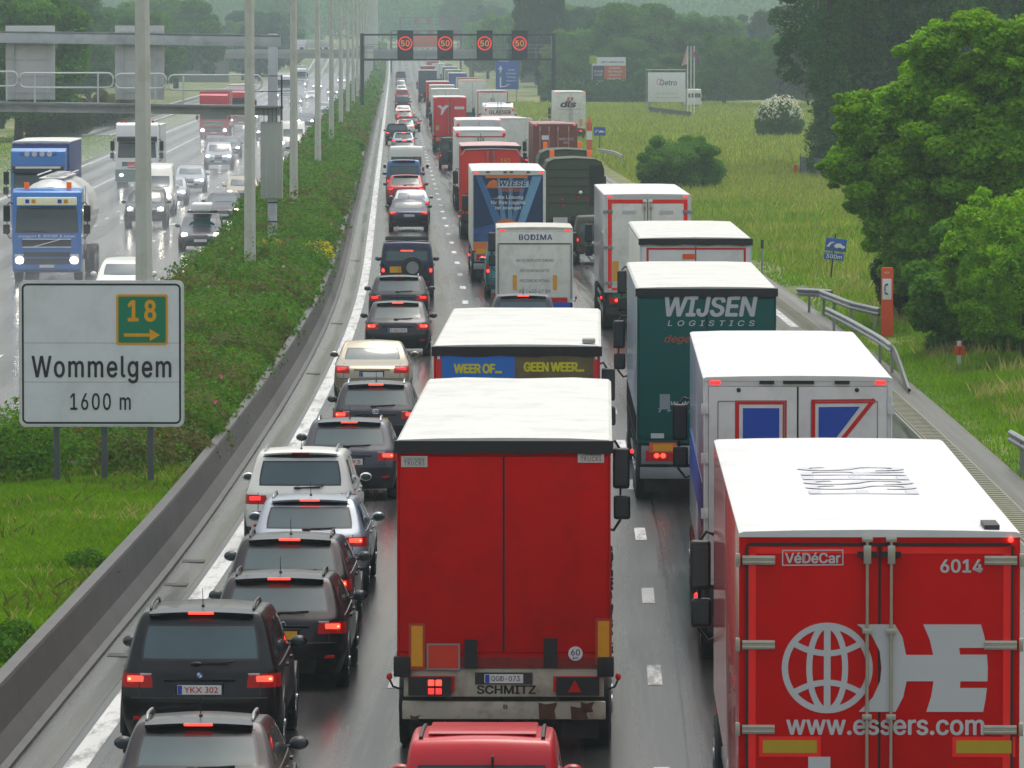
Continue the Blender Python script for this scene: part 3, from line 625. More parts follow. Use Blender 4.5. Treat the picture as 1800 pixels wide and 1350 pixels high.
# right verge and meadow
def verge(y0, y1, n, o0, o1, h0, w, m, label, seed, thr=-9, name='grass'):
    rng = np.random.default_rng(seed); y = rng.uniform(y0, y1, n); o = o0 + (o1 - o0) * rng.uniform(0, 1, n); x = np.interp(y, _gy, _gx) + o; Q = np.stack([x, y, x * 0], 1); k = snoise(Q, .35, seed) + rng.uniform(-.3, .3, n) > thr
    low = ((x > 10.6) & (x < 12.5) & (y > 219) & (y < 232)) | ((x > 11.2) & (x < 12.4) & (y > 161) & (y < 168.2)) | ((x > 10.2) & (x < 11.6) & (y > 178) & (y < 186))
    x, y, o, low = x[k], y[k], o[k], low[k]; Q = Q[k]; h = np.where(low, .3, 1) * h0 * (1 + .4 * snoise(Q, .8, seed + 1)) * rng.uniform(.6, 1.3, len(x)); rise = np.clip((o - 14.4) / 2, .25, 1)
    blades(name, x, y, np.full(len(x), -.07), h * rise, w, m, label, .28, rng=rng)
verge(100, 200, 110000, 14.45, 21, .34, .014, GR_A, 'fresh green roadside grass on the right verge', 41)
verge(105, 215, 30000, 15.6, 24, .48, .013, GR_C, 'tall straw-coloured seeding grass on the right verge', 42, -.05)
verge(200, 330, 70000, 14.5, 34, .40, .030, GR_A, 'green grass along the meadow edge beside the shoulder', 43, -.1)
verge(200, 420, 110000, 15.5, 44, .42, .030, GR_B, 'tall meadow grass on the right of the motorway', 44)
verge(230, 520, 16000, 16.5, 50, .50, .030, GR_C, 'pale seeding grass heads over the meadow', 45, .0)
verge(420, 850, 80000, 15.5, 60, .55, .09, GR_B, 'tall hazy meadow grass further along the motorway', 46)
verge(240, 620, 60000, -46, -21.2, .4, .05, GR_A, 'rough grass bank left of the oncoming carriageway', 47)
# ------------------------------------------------------------------ cars
KINDS = {
 #        L     W     H     rear heights k0..7                                  rear set-back per row                      front set-back
 'wagon': (4.6, 1.82, 1.43, [.22, .42, .60, .74, .92, .945, 1.38, 1.43], [.12, .02, 0, .05, .10, .14, .54, .60], [.1, 0, .02, .08, .22, 1.3, 2.0, 2.25]),
 'hatch': (4.25, 1.77, 1.43, [.22, .42, .60, .72, .92, .945, 1.38, 1.43], [.12, .02, 0, .05, .10, .18, .62, .69], [.1, 0, .02, .08, .2, 1.15, 1.85, 2.1]),
 'suv':   (4.75, 1.93, 1.74, [.30, .50, .74, .88, 1.08, 1.105, 1.69, 1.74], [.12, .02, 0, .05, .08, .11, .42, .48], [.1, 0, .02, .08, .2, 1.35, 2.0, 2.25]),
 'sedan': (4.6, 1.78, 1.42, [.22, .42, .60, .74, .95, 1.0, 1.33, 1.42], [.12, .02, 0, .03, .10, .66, 1.15, 1.35], [.1, 0, .02, .08, .22, 1.3, 2.0, 2.25]),
 'van':   (4.1, 1.68, 1.83, [.26, .44, .60, .74, 1.06, 1.12, 1.62, 1.83], [.10, .02, 0, .02, .04, .05, .13, .26], [.1, 0, .02, .08, .18, .9, 1.55, 1.8]),
 'bigvan': (5.3, 1.98, 2.45, [.30, .50, .66, .82, 1.25, 1.32, 1.95, 2.45], [.10, .02, 0, .02, .04, .05, .09, .16], [.1, 0, .02, .08, .15, .75, 1.3, 1.7]),
 'jeep':  (4.2, 1.75, 1.85, [.40, .55, .72, .86, 1.12, 1.18, 1.62, 1.83], [.10, .02, 0, .02, .03, .05, .14, .22], [.1, 0, .02, .05, .10, 1.2, 1.6, 1.8]),
}
def car_meshes(kind):
    L, W, H, zr, yr, yf = KINDS[kind]
    boxy = kind in ('van', 'bigvan', 'jeep')
    wf = [.90, .985, 1., 1., .985, .945, .80, .70] if not boxy else [.92, .985, 1., 1., .99, .975, .92, .86]
    NX, NY, NZ = 6, 7, 7
    gl = [0, .07, .23, .27, .52, .57, .80, 1.]
    gu = [0, .06, .27, .33, .60, .66, .93, 1.]
    zf = [.22, .38, .50, .60, .76, zr[5] - .01, zr[6] - .01, zr[7] - .05]
    if kind in ('suv', 'jeep'): zf = [.32, .48, .62, .74, .98, zr[5], zr[6], zr[7] - .04]
    if kind == 'bigvan': zf = [.3, .45, .6, .78, 1.05, 1.3, 1.95, 2.4]
    if kind == 'van': zf = [.26, .4, .55, .7, .95, 1.1, 1.58, 1.76]
    xl = {False: [-1, -.60, -.27, 0, .27, .60, 1], True: [-1, -.945, -.4, 0, .4, .945, 1]}
    vid = {}; vs = []
    def V(i, j, k):
        key = (i, j, k)
        if key in vid: return vid[key]
        g = gu[j] if k >= 5 else (gl[j] if k < 4 else gl[j])
        y0 = yr[k]; y1 = L - yf[k]
        y = y0 + (y1 - y0) * g
        if k == 4: y = yr[4] + (L - yf[4] - yr[4]) * g
        t = g; z = zr[k] * (1 - t) + zf[k] * t
        if k == 4: z = zr[4] if g < .6 else zr[4] + (zf[4] - zr[4]) * (g - .6) / .4 * .98
        if k == 5: z = zr[5] + (zf[5] - zr[5]) * t
        if k >= 6: z += .035 * math.sin(math.pi * min(1, max(0, t * .9 + .1)))
        x = xl[k >= 5][i]; hw = W / 2 * wf[k]
        # plan shape: rounded corners at both ends
        if j == 0: y += (.10 if not boxy else .05) * abs(x) ** 3; hw *= .95 if not boxy else .97
        if j == NY: y -= .22 * abs(x) ** 3; hw *= .90 if k < 5 else .92
        if j == 1: hw *= .99
        if k == NZ: z += .035 * (1 - x * x)
        X = x * hw
        vid[key] = len(vs); vs.append((X, y, z)); return vid[key]
    q = []; tg = []
    def F(a, b, c, d, t): q.append((a, b, c, d)); tg.append(t)
    for k in range(NZ):
        for i in range(NX):
            t = 'body'
            if k == 5 and 1 <= i <= 4: t = 'rear_window'
            if k == 3 and i in (0,): t = 'taillight_a'
            if k == 3 and i in (5,): t = 'taillight_b'
            if kind in ('van', 'bigvan', 'jeep', 'suvx') and k == 3: t = 'body' if i in (0, 5) else t
            if boxy and k in (2, 3) and i in (0, 5): t = 'body'
            if k == 0 and 1 <= i <= 4: t = 'lower_bumper'
            F(V(i, 0, k), V(i + 1, 0, k), V(i + 1, 0, k + 1), V(i, 0, k + 1), t)
            t = 'body'
            if k == 5 and 1 <= i <= 4: t = 'windshield'
            if k == 3 and i == 0: t = 'headlight_a'
            if k == 3 and i == 5: t = 'headlight_b'
            if k in (2, 3) and 2 <= i <= 3: t = 'grille'
            if k == 1 and 1 <= i <= 4: t = 'grille'
            F(V(i + 1, NY, k), V(i, NY, k), V(i, NY, k + 1), V(i + 1, NY, k + 1), t)
        for j in range(NY):
            t = 'body'
            if k == 5 and j in (1, 3, 5): t = 'side_window'
            if kind == 'bigvan' and j in (1, 3): t = 'body'
            if k == 0: t = 'sill'
            tl = t
            if k == 3 and j == 0 and not boxy: t = 'taillight_b'; tl = 'taillight_a'
            F(V(NX, j, k), V(NX, j + 1, k), V(NX, j + 1, k + 1), V(NX, j, k + 1), t)
            F(V(0, j + 1, k), V(0, j, k), V(0, j, k + 1), V(0, j + 1, k + 1), tl)
    for i in range(NX):
        for j in range(NY): F(V(i, j, NZ), V(i + 1, j, NZ), V(i + 1, j + 1, NZ), V(i, j + 1, NZ), 'body')
    # firm up edges with extra closeness: duplicate corner rows are approximated by the plan shape
    res, bvh = split_subsurf(vs, q, tg, 2)
    def trim(me, w, d):   # dark seal round the glass
        me.materials.append(GLASS); me.materials.append(TRIM)
        bm = bmesh.new(); bm.from_mesh(me)
        r = bmesh.ops.inset_region(bm, faces=bm.faces[:], thickness=w, depth=0, use_boundary=True, use_even_offset=True)
        for f in r['faces']: f.material_index = 1
        for f in bm.faces: f.smooth = True
        bm.to_mesh(me); bm.free()
    for t in ('rear_window', 'windshield', 'side_window'):
        if t in res: trim(res[t], .028, 0)
    sw = res.pop('side_window', None)
    if sw:
        for nm, sgn in (('side_windows_a', -1), ('side_windows_b', 1)):
            m2 = sw.copy(); bm = bmesh.new(); bm.from_mesh(m2)
            bmesh.ops.delete(bm, geom=[f for f in bm.faces if f.calc_center_median().x * sgn < 0], context='FACES'); bm.to_mesh(m2); bm.free(); res[nm] = m2
    def rear(x, z):
        h = bvh.ray_cast(Vector((x, -3, z)), Vector((0, 1, 0)))[0]; return h.y if h else .1
    def front(x, z):
        h = bvh.ray_cast(Vector((x, L + 3, z)), Vector((0, -1, 0)))[0]; return h.y if h else L
    def top(x, y):
        h = bvh.ray_cast(Vector((x, y, 5)), Vector((0, 0, -1)))[0]; return h.z if h else H
    def side(y, z):
        h = bvh.ray_cast(Vector((5, y, z)), Vector((-1, 0, 0)))[0]; return h.x if h else W / 2
    return res, rear, front, top, side
PLAIN = {'body': 'body', 'lower_bumper': 'bumper_insert', 'sill': 'sill', 'grille': 'grille'}
_n = [0]
def wheel(parent, x, y, r=.32, w=.21, key='car', rim=RIM):
    s = 1 if x > 0 else -1
    def mk():
        m = MB(); n = 28; prof = [(-w / 2, r * .72), (-w / 2, r * .93), (-w / 2 + .03, r), (w / 2 - .03, r), (w / 2, r * .93), (w / 2, r * .72), (w / 2 - .02, r * .66)]
        vs = []; fs = []; k = len(prof)
        for i in range(n):
            a = 2 * math.pi * i / n
            for (u, q) in prof: vs.append((u, q * math.cos(a), q * math.sin(a)))
        for i in range(n):
            for j in range(k - 1): fs.append((i * k + j, i * k + j + 1, ((i + 1) % n) * k + j + 1, ((i + 1) % n) * k + j))
        m.add(vs, fs); m.cyl((w / 2 - .06, 0, 0), r * .70, .03, 'x', 28); return m.mesh('tyre', 'auto')
    def mkr():
        m = MB(); m.cyl((w / 2 - .02, 0, 0), r * .66, .015, 'x', 28)
        m2 = MB()
        for i in range(5 if key == 'car' else 10):
            a = 2 * math.pi * i / (5 if key == 'car' else 10)
            c, q = math.cos(a), math.sin(a); ww = .035 if key == 'car' else .02
            p = [(w / 2 - .005, c * .04 - q * ww, q * .04 + c * ww), (w / 2 - .005, c * .04 + q * ww, q * .04 - c * ww), (w / 2 + .002, c * r * .64 + q * ww * .7, q * r * .64 - c * ww * .7), (w / 2 + .002, c * r * .64 - q * ww * .7, q * r * .64 + c * ww * .7)]
            m.hexa([(a_[0] - .012, a_[1], a_[2]) for a_ in p], p)
        m.cyl((w / 2, 0, 0), .06 if key == 'car' else .12, .03, 'x', 16); return m.mesh('rim')
    o = link('wheel', cached(('tyre', key, r, w), mk), RUBBER, parent, (x, y, r)); o.rotation_euler = (0, 0, 0 if s > 0 else math.pi)
    link('rim', cached(('rim', key, r, w), mkr), rim, o)
    return o
def car(kind, paint, X, Y, label, cat='car', group=None, oncoming=False, lights='on', plate=None, plate_text=None, rails=None, spoiler=True, detail=2, yaw=0., scale=1., lane=True, badge=None, name=None, antenna=True, tow=False, wiper=True, tail=None):
    L, W, H, zr, yr, yf = KINDS[kind]
    a = rz_at(Y) + yaw
    if not oncoming: t = empty(name or ('parked_car' if False else 'car'), (X, Y, gz(Y)), a)
    else: t = empty(name or 'car', (X - math.sin(a) * L * scale, Y + L * scale * math.cos(a), gz(Y)), a + math.pi)
    t.scale = (scale,) * 3
    tag(t, label, cat, group)
    res, rear, front, top, side = cached(('car', kind), lambda: car_meshes(kind))
    P = paint
    for k_, me in res.items():
        if k_ == 'body': link('body', me, P, t)
        elif k_ == 'lower_bumper': link('bumper_insert', me, BLACK, t)
        elif k_ == 'sill': link('sill', me, BLACK, t)
        elif k_ == 'grille': link('grille', me, BLACK, t)
        elif k_ in ('rear_window', 'windshield'): link(k_, me, None, t)
        elif k_.startswith('side_windows'): link('side_window', me, None, t)
        elif k_.startswith('taillight'):
            o = link('taillight', me, REDLENS, t)
            if lights in ('brake', 'on') and not oncoming:
                sg = -1 if k_.endswith('a') else 1; zc = (zr[3] + zr[4]) / 2 + .01; xc = sg * W * .395
                m_ = cached(('tl', kind), lambda: MB().box(-.10, .10, -.016, .02, -.034, .034).mesh('lamp_glow', False, .014))
                g = link('lamp_glow', m_, REDGLOW if lights == 'brake' else REDDIM, o, (xc, rear(xc, zc) - .002, zc)); g.rotation_euler = (0, 0, sg * .22)
                if detail > 1: link('reversing_lens', cached(('rvl', kind), lambda: MB().box(-.07, .07, -.010, .02, -.012, .012).mesh('rv', False, .006)), mat('pale_lens', (.55, .42, .42), .2), o, (sg * W * .33, rear(sg * W * .33, zc + .055) - .002, zc + .055))
                if lights == 'brake' and detail > 1:
                    m_ = cached(('tlh',), lambda: MB().ball((0, 0, 0), .045, .016, .032, 12, 8).mesh('bulb_glow', True))
                    g = link('lamp_glow', m_, REDHOT, o, (xc + sg * .05, rear(xc + sg * .05, zc) - .012, zc))
        elif k_.startswith('headlight'):
            o = link('headlight', me, HEADLENS, t)
            if oncoming:
                sg = -1 if k_.endswith('a') else 1; zc = zr[3] * .92 if kind != 'bigvan' else .9; xc = sg * W * .36
                zc = .68 if kind not in ('suv', 'jeep', 'bigvan') else (.88 if kind != 'bigvan' else .92)
                m_ = cached(('hl',), lambda: MB().ball((0, 0, 0), .12, .05, .085, 12, 8).mesh('lamp_glow', True))
                link('lamp_glow', m_, HEAD, o, (xc, front(xc, zc) + .01, zc))
    if kind in ('van', 'bigvan', 'jeep'):
        for sg in (-1, 1):
            x0 = W * .455; z0, z1 = (.78, 1.12) if kind == 'van' else ((.95, 1.4) if kind == 'bigvan' else (.85, 1.05))
            def mk():
                yy = [rear(x0 - .05, z0 + .05), rear(x0 - .05, z1 - .05)]
                m = MB(); m.hexa([(-.06, yy[0] - .02, z0), (.055, yy[0] + .015, z0), (.055, yy[0] + .05, z0), (-.06, yy[0] + .05, z0)], [(-.06, yy[1] - .02, z1), (.055, yy[1] + .015, z1), (.055, yy[1] + .05, z1), (-.06, yy[1] + .05, z1)])
                return m.mesh('taillight', False, .012)
            o = link('taillight', cached(('vt', kind), mk), REDLENS, t, (sg * (x0 - .03), 0, 0))
            if sg < 0: o.scale = (-1, 1, 1)
            if lights in ('brake', 'on') and not oncoming:
                link('lamp_glow', cached(('vtg',), lambda: MB().ball((0, 0, 0), .045, .02, .055, 10, 8).mesh('lamp_glow', True)), REDGLOW if lights == 'brake' else REDDIM, o, (0, rear(x0 - .05, z0 + .1) - .015, z0 + .1))
    wr = {'suv': .38, 'jeep': .38, 'bigvan': .35}.get(kind, .325)
    ya, yb = (.92, L - .88)
    for y in (ya, yb):
        for sg in (-1, 1):
            wheel(t, sg * (W / 2 - .11), y, wr)
            def mka():
                m = MB(); n = 24; r0, r1 = wr * 1.02, wr * 1.22; vs = []; fs = []
                for i in range(n + 1):
                    aa = -R(8) + (math.pi + R(16)) * i / n
                    for rr, xx in ((r0, 0), (r1, 0), (r1, -.05), (r0, -.05)): vs.append((xx, rr * math.cos(aa), rr * math.sin(aa)))
                for i in range(n):
                    for j in range(4): fs.append((i * 4 + j, i * 4 + (j + 1) % 4, i * 4 + 4 + (j + 1) % 4, i * 4 + 4 + j))
                m.add(vs, fs); return m.mesh('wheel_arch')
            o = link('wheel_arch', cached(('arch', wr), mka), BLACK, t, (sg * (W / 2 + .003), y, wr)); o.scale = (sg, 1, 1)
    # mirrors
    ym = L - yf[5] - .35; zm = zr[5] + .06
    for sg in (-1, 1):
        def mkm():
            m = MB(); m.ball((.08, 0, 0), .105, .07, .075, 14, 8); m.hexa([(-.10, -.02, -.07), (.02, -.02, -.05), (.02, .03, -.05), (-.10, .03, -.07)], [(-.10, -.02, -.03), (.02, -.02, -.02), (.02, .03, -.02), (-.10, .03, -.03)]); return m.mesh('mirror', 'auto')
        o = link('mirror', cached(('mir',), mkm), P, t, (sg * (W / 2 * (.95 if kind != 'bigvan' else 1.0) + .03), ym, zm)); o.scale = (sg, 1, 1)
        if kind == 'bigvan': o.scale = (sg, 1, 1.8)
        g = link('mirror_glass', cached(('mirg',), lambda: MB().ball((.08, -.062, 0), .084, .012, .056, 14, 6).mesh('mirror_glass', True)), GLASSL, o)
    if detail < 1: return t
    sp = spoiler and kind in ('wagon', 'hatch', 'suv', 'van')
    zs_ = top(0, yr[7] + .12)
    if sp:
        def mks():
            m = MB(); hw = W * .32; y1 = yr[7] + .14; z1 = top(hw, y1) ; zc = top(0, y1); y0 = yr[6] - .06; n = 8; vs = []; fs = []
            for i in range(n + 1):
                x = -hw + 2 * hw * i / n; e = (abs(x) / hw) ** 3 * .07; zz = zc - (zc - z1) * (x / hw) ** 2
                vs += [(x, y1, zz + .008), (x, y0 + e, zz - .025), (x, y0 + e + .012, zz - .055), (x, y1, zz - .06)]
            for i in range(n):
                for j in range(4): fs.append((i * 4 + j, i * 4 + (j + 1) % 4, i * 4 + 4 + (j + 1) % 4, i * 4 + 4 + j))
            fs += [(3, 2, 1, 0), tuple(n * 4 + j for j in range(4))]
            m.add(vs, fs); return m.mesh('spoiler', 'auto')
        link('spoiler', cached(('sp', kind), mks), P, t)
        def mkub():
            m = MB(); n = 12; hw = W * .335; zt_ = top(0, yr[7] + .14) - .05; vs = []; fs = []
            for i in range(n + 1):
                x = -hw + 2 * hw * i / n; d = .05 * (abs(x) / hw) ** 2.5; za_, zb_ = zt_ - .075 + d * .3, zt_ - .004 - d
                vs += [(x, rear(x, za_) - .004, za_), (x, rear(x, zb_) - .006, zb_)]
            for i in range(n): fs.append((i * 2, i * 2 + 2, i * 2 + 3, i * 2 + 1))
            m.add(vs, fs); return m.mesh('band', True)
        link('window_top_band', cached(('ub', kind), mkub), TRIM, t)
        link('high_brake_light', cached(('hb', kind), lambda: MB().box(-.15, .15, yr[6] - .078, yr[6] - .05, top(0, yr[7] + .14) - .054, top(0, yr[7] + .14) - .028).mesh('b', False, .006)), REDGLOW if lights == 'brake' else REDLENS, t)
    elif lights == 'brake':
        link('high_brake_light', cached(('hb', kind), lambda: MB().box(-.2, .2, rear(0, zr[6] - .02) - .015, rear(0, zr[6] - .02) + .02, zr[6] - .05, zr[6] - .02).mesh('b')), REDLENS if kind == 'sedan' else REDGLOW, t)
    if not oncoming:
        zp = (zr[2] + zr[3]) / 2 + (.06 if kind != 'sedan' else .06);
        if plate is not None:
            rc = cached(('pr', kind), lambda: MB().box(-.29, .29, rear(0, zp) - .006, rear(0, zp) + .05, zp - .075, zp + .085).mesh('r', False, .01)); link('plate_recess', rc, TRIM, t)
            po = link('number_plate', cached(('pl', kind), lambda: MB().box(-.26, .26, rear(0, zp) - .018, rear(0, zp) - .008, zp - .055, zp + .055).mesh('p')), plate, t)
            if plate_text: text(plate_text, .40, .07, .02, rear(0, zp) - .021, zp, PLATER if plate is PLATEW else INK, po, bold=.01)
            link('plate_badge', cached(('pb', kind), lambda: MB().box(-.255, -.205, rear(0, zp) - .022, rear(0, zp) - .018, zp - .05, zp + .05).mesh('p')), mat('plate_blue', (.02, .06, .4), .4), po)
        if detail > 1:
            zb = zr[4] - .02; yb_ = rear(0, zb)
            if badge: badge(t, 0, yb_ - .012, zb)
            # body seams and handle garnish
            link('tailgate_garnish', cached(('tg', kind), lambda: MB().box(-.42, .42, rear(0, zr[3] + .10) - .012, rear(0, zr[3] + .10) + .03, zr[3] + .085, zr[3] + .115).mesh('g', False, .006)), P if kind != 'van' else BLACK, t)
            for sg in (-1, 1):
                link('rear_reflector', cached(('rr', kind), lambda: MB().box(-.09, .09, -.012, .03, -.02, .02).mesh('g', False, .006)), REDLENS, t, (sg * W * .36, rear(sg * W * .36, zr[1] + .02), zr[1] + .03))
            def mksm():
                m = MB(); zz = zr[2] + .03; xs = np.linspace(-W * .47, W * .47, 15)
                m.tube([(x, rear(x, zz) - .002, zz) for x in xs], .008, 5)
                return m.mesh('seam')
            link('bumper_seam', cached(('sm', kind), mksm), TRIM, t)
            def mksg():
                m = MB(); s0 = W * .40 if kind != 'sedan' else W * .40; zs = np.linspace(zr[2] + .05, zr[5] - .02, 7)
                m.tube([(s0 * (.92 + .0 * q), rear(s0 * .92, q) - .001, q) for q in zs], .006, 5); return m.mesh('seam')
            for sg in (-1, 1): o = link('tailgate_seam', cached(('sg', kind), mksg), TRIM, t); o.scale = (sg, 1, 1)
            link('exhaust_pipe', cached(('ex',), lambda: MB().cyl((0, 0, 0), .035, .12, 'y', 14).mesh('e', 'auto')), CHROME, t, (-W * .28, .05, zr[0] + .02))
        if wiper:
            def mkw():
                m = MB(); z0 = zr[5] + .07
                pts = [(-.02 + .42 * u, rear(-.02 + .42 * u, z0 + .02 * u) - .016, z0 + .02 * u) for u in (0, .25, .5, .75, 1)]
                m.tube(pts, .009, 6); m.ball((-.04, rear(0, z0 - .01) - .015, z0 - .005), .07, .022, .026, 10, 6); m.box(-.1, .35, pts[0][1] - .004, pts[0][1] + .002, z0 - .012, z0 + .012)
                return m.mesh('wiper')
            if kind != 'sedan': link('wiper', cached(('wp', kind), mkw), BLACK, t)
    # side line and door handles, roof bits
    if detail > 1:
        for sg in (-1, 1):
            def mkh():
                m = MB()
                for yy in (1.5, 2.45): xx = side(yy, zr[4] - .05); m.box(xx - .01, xx + .03, yy, yy + .19, zr[4] - .07, zr[4] - .035)
                return m.mesh('h', False, .01)
            o = link('door_handle', cached(('dh', kind), mkh), P, t); o.scale = (sg, 1, 1)
            def mkc():
                m = MB(); ys = [yr[5] + .35 + (L - yf[5] - yr[5] - .6) * u / 10 for u in range(11)]
                m.tube([(side(y, zr[5] + .012) + .006, y, zr[5] + .012) for y in ys], .009, 6); return m.mesh('c')
            if not kind in ('bigvan', 'jeep'):
                o = link('window_moulding', cached(('wm', kind), mkc), CHROME if rails is CHROME or kind == 'wagon' else TRIM, t); o.scale = (sg, 1, 1)
    if rails is not None:
        for sg in (-1, 1):
            def mkr():
                m = MB(); y0, y1 = yr[7] + .12, L - yf[7] - .35; x = W * .315; n = 12; pts = []
                for u in range(n + 1):
                    y = y0 + (y1 - y0) * u / n; lift = .055 * min(1, 6 * min(u, n - u) / n)
                    pts.append((x, y, top(x, y) + lift + .004))
                m.tube(pts, .017, 8); return m.mesh('rr', True)
            o = link('roof_rail', cached(('rail', kind), mkr), rails, t); o.scale = (sg, 1, 1)
    if antenna and detail > 1:
        def mkan():
            m = MB(); m.ball((0, 0, .012), .022, .045, .02, 10, 6); m.tube([(0, 0, .02), (0, -.10, .2), (0, -.12, .23)], [.006, .004, .003], 5); return m.mesh('an')
        link('antenna', cached(('ant',), mkan), BLACK, t, (0, yr[7] + .3, top(0, yr[7] + .3)))
    if oncoming:
        zp = zr[1] + .03; yy = front(0, zp)
        if plate is not None: link('number_plate', cached(('plf', kind), lambda: MB().box(-.26, .26, yy + .008, yy + .02, zp - .055, zp + .055).mesh('p')), plate, t)
        link('grille_bar', cached(('gb', kind), lambda: MB().box(-.3, .3, front(0, .66) - .0, front(0, .66) + .03, .645, .675).mesh('p', False, .008)), CHROME, t)
        def mkfw():
            m = MB()
            for s_ in (-1, 1):
                z0 = zr[5] + .05; xs = [s_ * .1 + .5 * u for u in (-.6, -.2, .2, .6)]
                m.tube([(x, front(x, z0 + .0) + .015, z0) for x in xs], .01, 5)
            return m.mesh('w')
        link('wiper', cached(('fw', kind), mkfw), BLACK, t)
    return t

def paint(name, col, metal=.55, rough=.32, dirt=None):
    return mat('paint_' + name, col, rough, metal, var=.06, scale=3, bump=.10, bscale=160, coat=.40, spec=.3, dirt=dirt or tuple(c * .6 + .03 for c in col), dscale=1.4, damt=.35)
P_BLACK = paint('black', (.006, .006, .007)); P_DARK = paint('dark_grey', (.020, .021, .026)); P_NAVY = paint('navy', (.014, .02, .05))
P_GREY = paint('slate_grey', (.045, .048, .058)); P_SILVER = paint('silver', (.30, .33, .37)); P_BEIGE = paint('champagne', (.33, .29, .21)); P_WHITE = paint('white', (.68, .68, .63), 0.)
P_RED = paint('red', (.36, .012, .012), .1); P_CRIM = paint('crimson', (.48, .003, .012), 0.); P_BLUE = paint('steel_blue', (.06, .12, .25)); P_TEAL = paint('teal', (.05, .22, .24)); P_BROWN = paint('aubergine', (.010, .007, .009))
P_ARMY = paint('olive', (.045, .055, .035), 0., .6)

def badge_round(m1, m2=None, r=.045):
    def f(t, x, y, z):
        o = link('badge', cached(('bd', r), lambda: MB().cyl((0, 0, 0), r, .012, 'y', 24).mesh('b', 'auto')), m1, t, (x, y, z))
        if m2: link('badge_ring', cached(('bd2', r), lambda: MB().cyl((0, 0, 0), r * .62, .012, 'y', 20).mesh('b', 'auto')), m2, o, (0, -.004, 0))
    return f
def badge_oval(t, x, y, z):
    m = MB()
    def ring(cx, cz, rx, rz):
        m.tube([(cx + rx * math.cos(a), 0, cz + rz * math.sin(a)) for a in [2 * math.pi * i / 24 for i in range(25)]], .008, 6)
    ring(0, 0, .07, .048); ring(0, .016, .045, .026); ring(0, -.002, .02, .044)
    m.build('badge', CHROME, t, loc=(x, y, z))
def badge_rings(t, x, y, z):
    m = MB()
    for c in (-.075, -.025, .025, .075): m.tube([(c + .033 * math.cos(a), 0, .033 * math.sin(a)) for a in [2 * math.pi * i / 20 for i in range(21)]], .006, 6)
    m.build('badge', CHROME, t, loc=(x, y, z - .03))
def badge_diamond(t, x, y, z):
    MB().tube([(0, 0, .07), (.042, 0, 0), (0, 0, -.07), (-.042, 0, 0), (0, 0, .07)], .012, 6).build('badge', CHROME, t, loc=(x, y, z - .02))
def badge_quarter(t, x, y, z):
    o = link('badge', MB().cyl((0, 0, 0), .045, .012, 'y', 24).mesh('b'), INK, t, (x, y, z - .02))
    m = MB()
    for a0 in (0, math.pi): m.add([(0, -.008, 0)] + [(.032 * math.cos(a0 + math.pi / 2 * i / 6), -.008, .032 * math.sin(a0 + math.pi / 2 * i / 6)) for i in range(7)], [(0, i + 1, i + 2) for i in range(6)])
    m.build('badge_quarter', mat('badge_blue', (.05, .2, .7), .3), o)
    m = MB()
    for a0 in (math.pi / 2, 3 * math.pi / 2): m.add([(0, -.008, 0)] + [(.032 * math.cos(a0 + math.pi / 2 * i / 6), -.008, .032 * math.sin(a0 + math.pi / 2 * i / 6)) for i in range(7)], [(0, i + 1, i + 2) for i in range(6)])
    m.build('badge_quarter', WHITE, o)

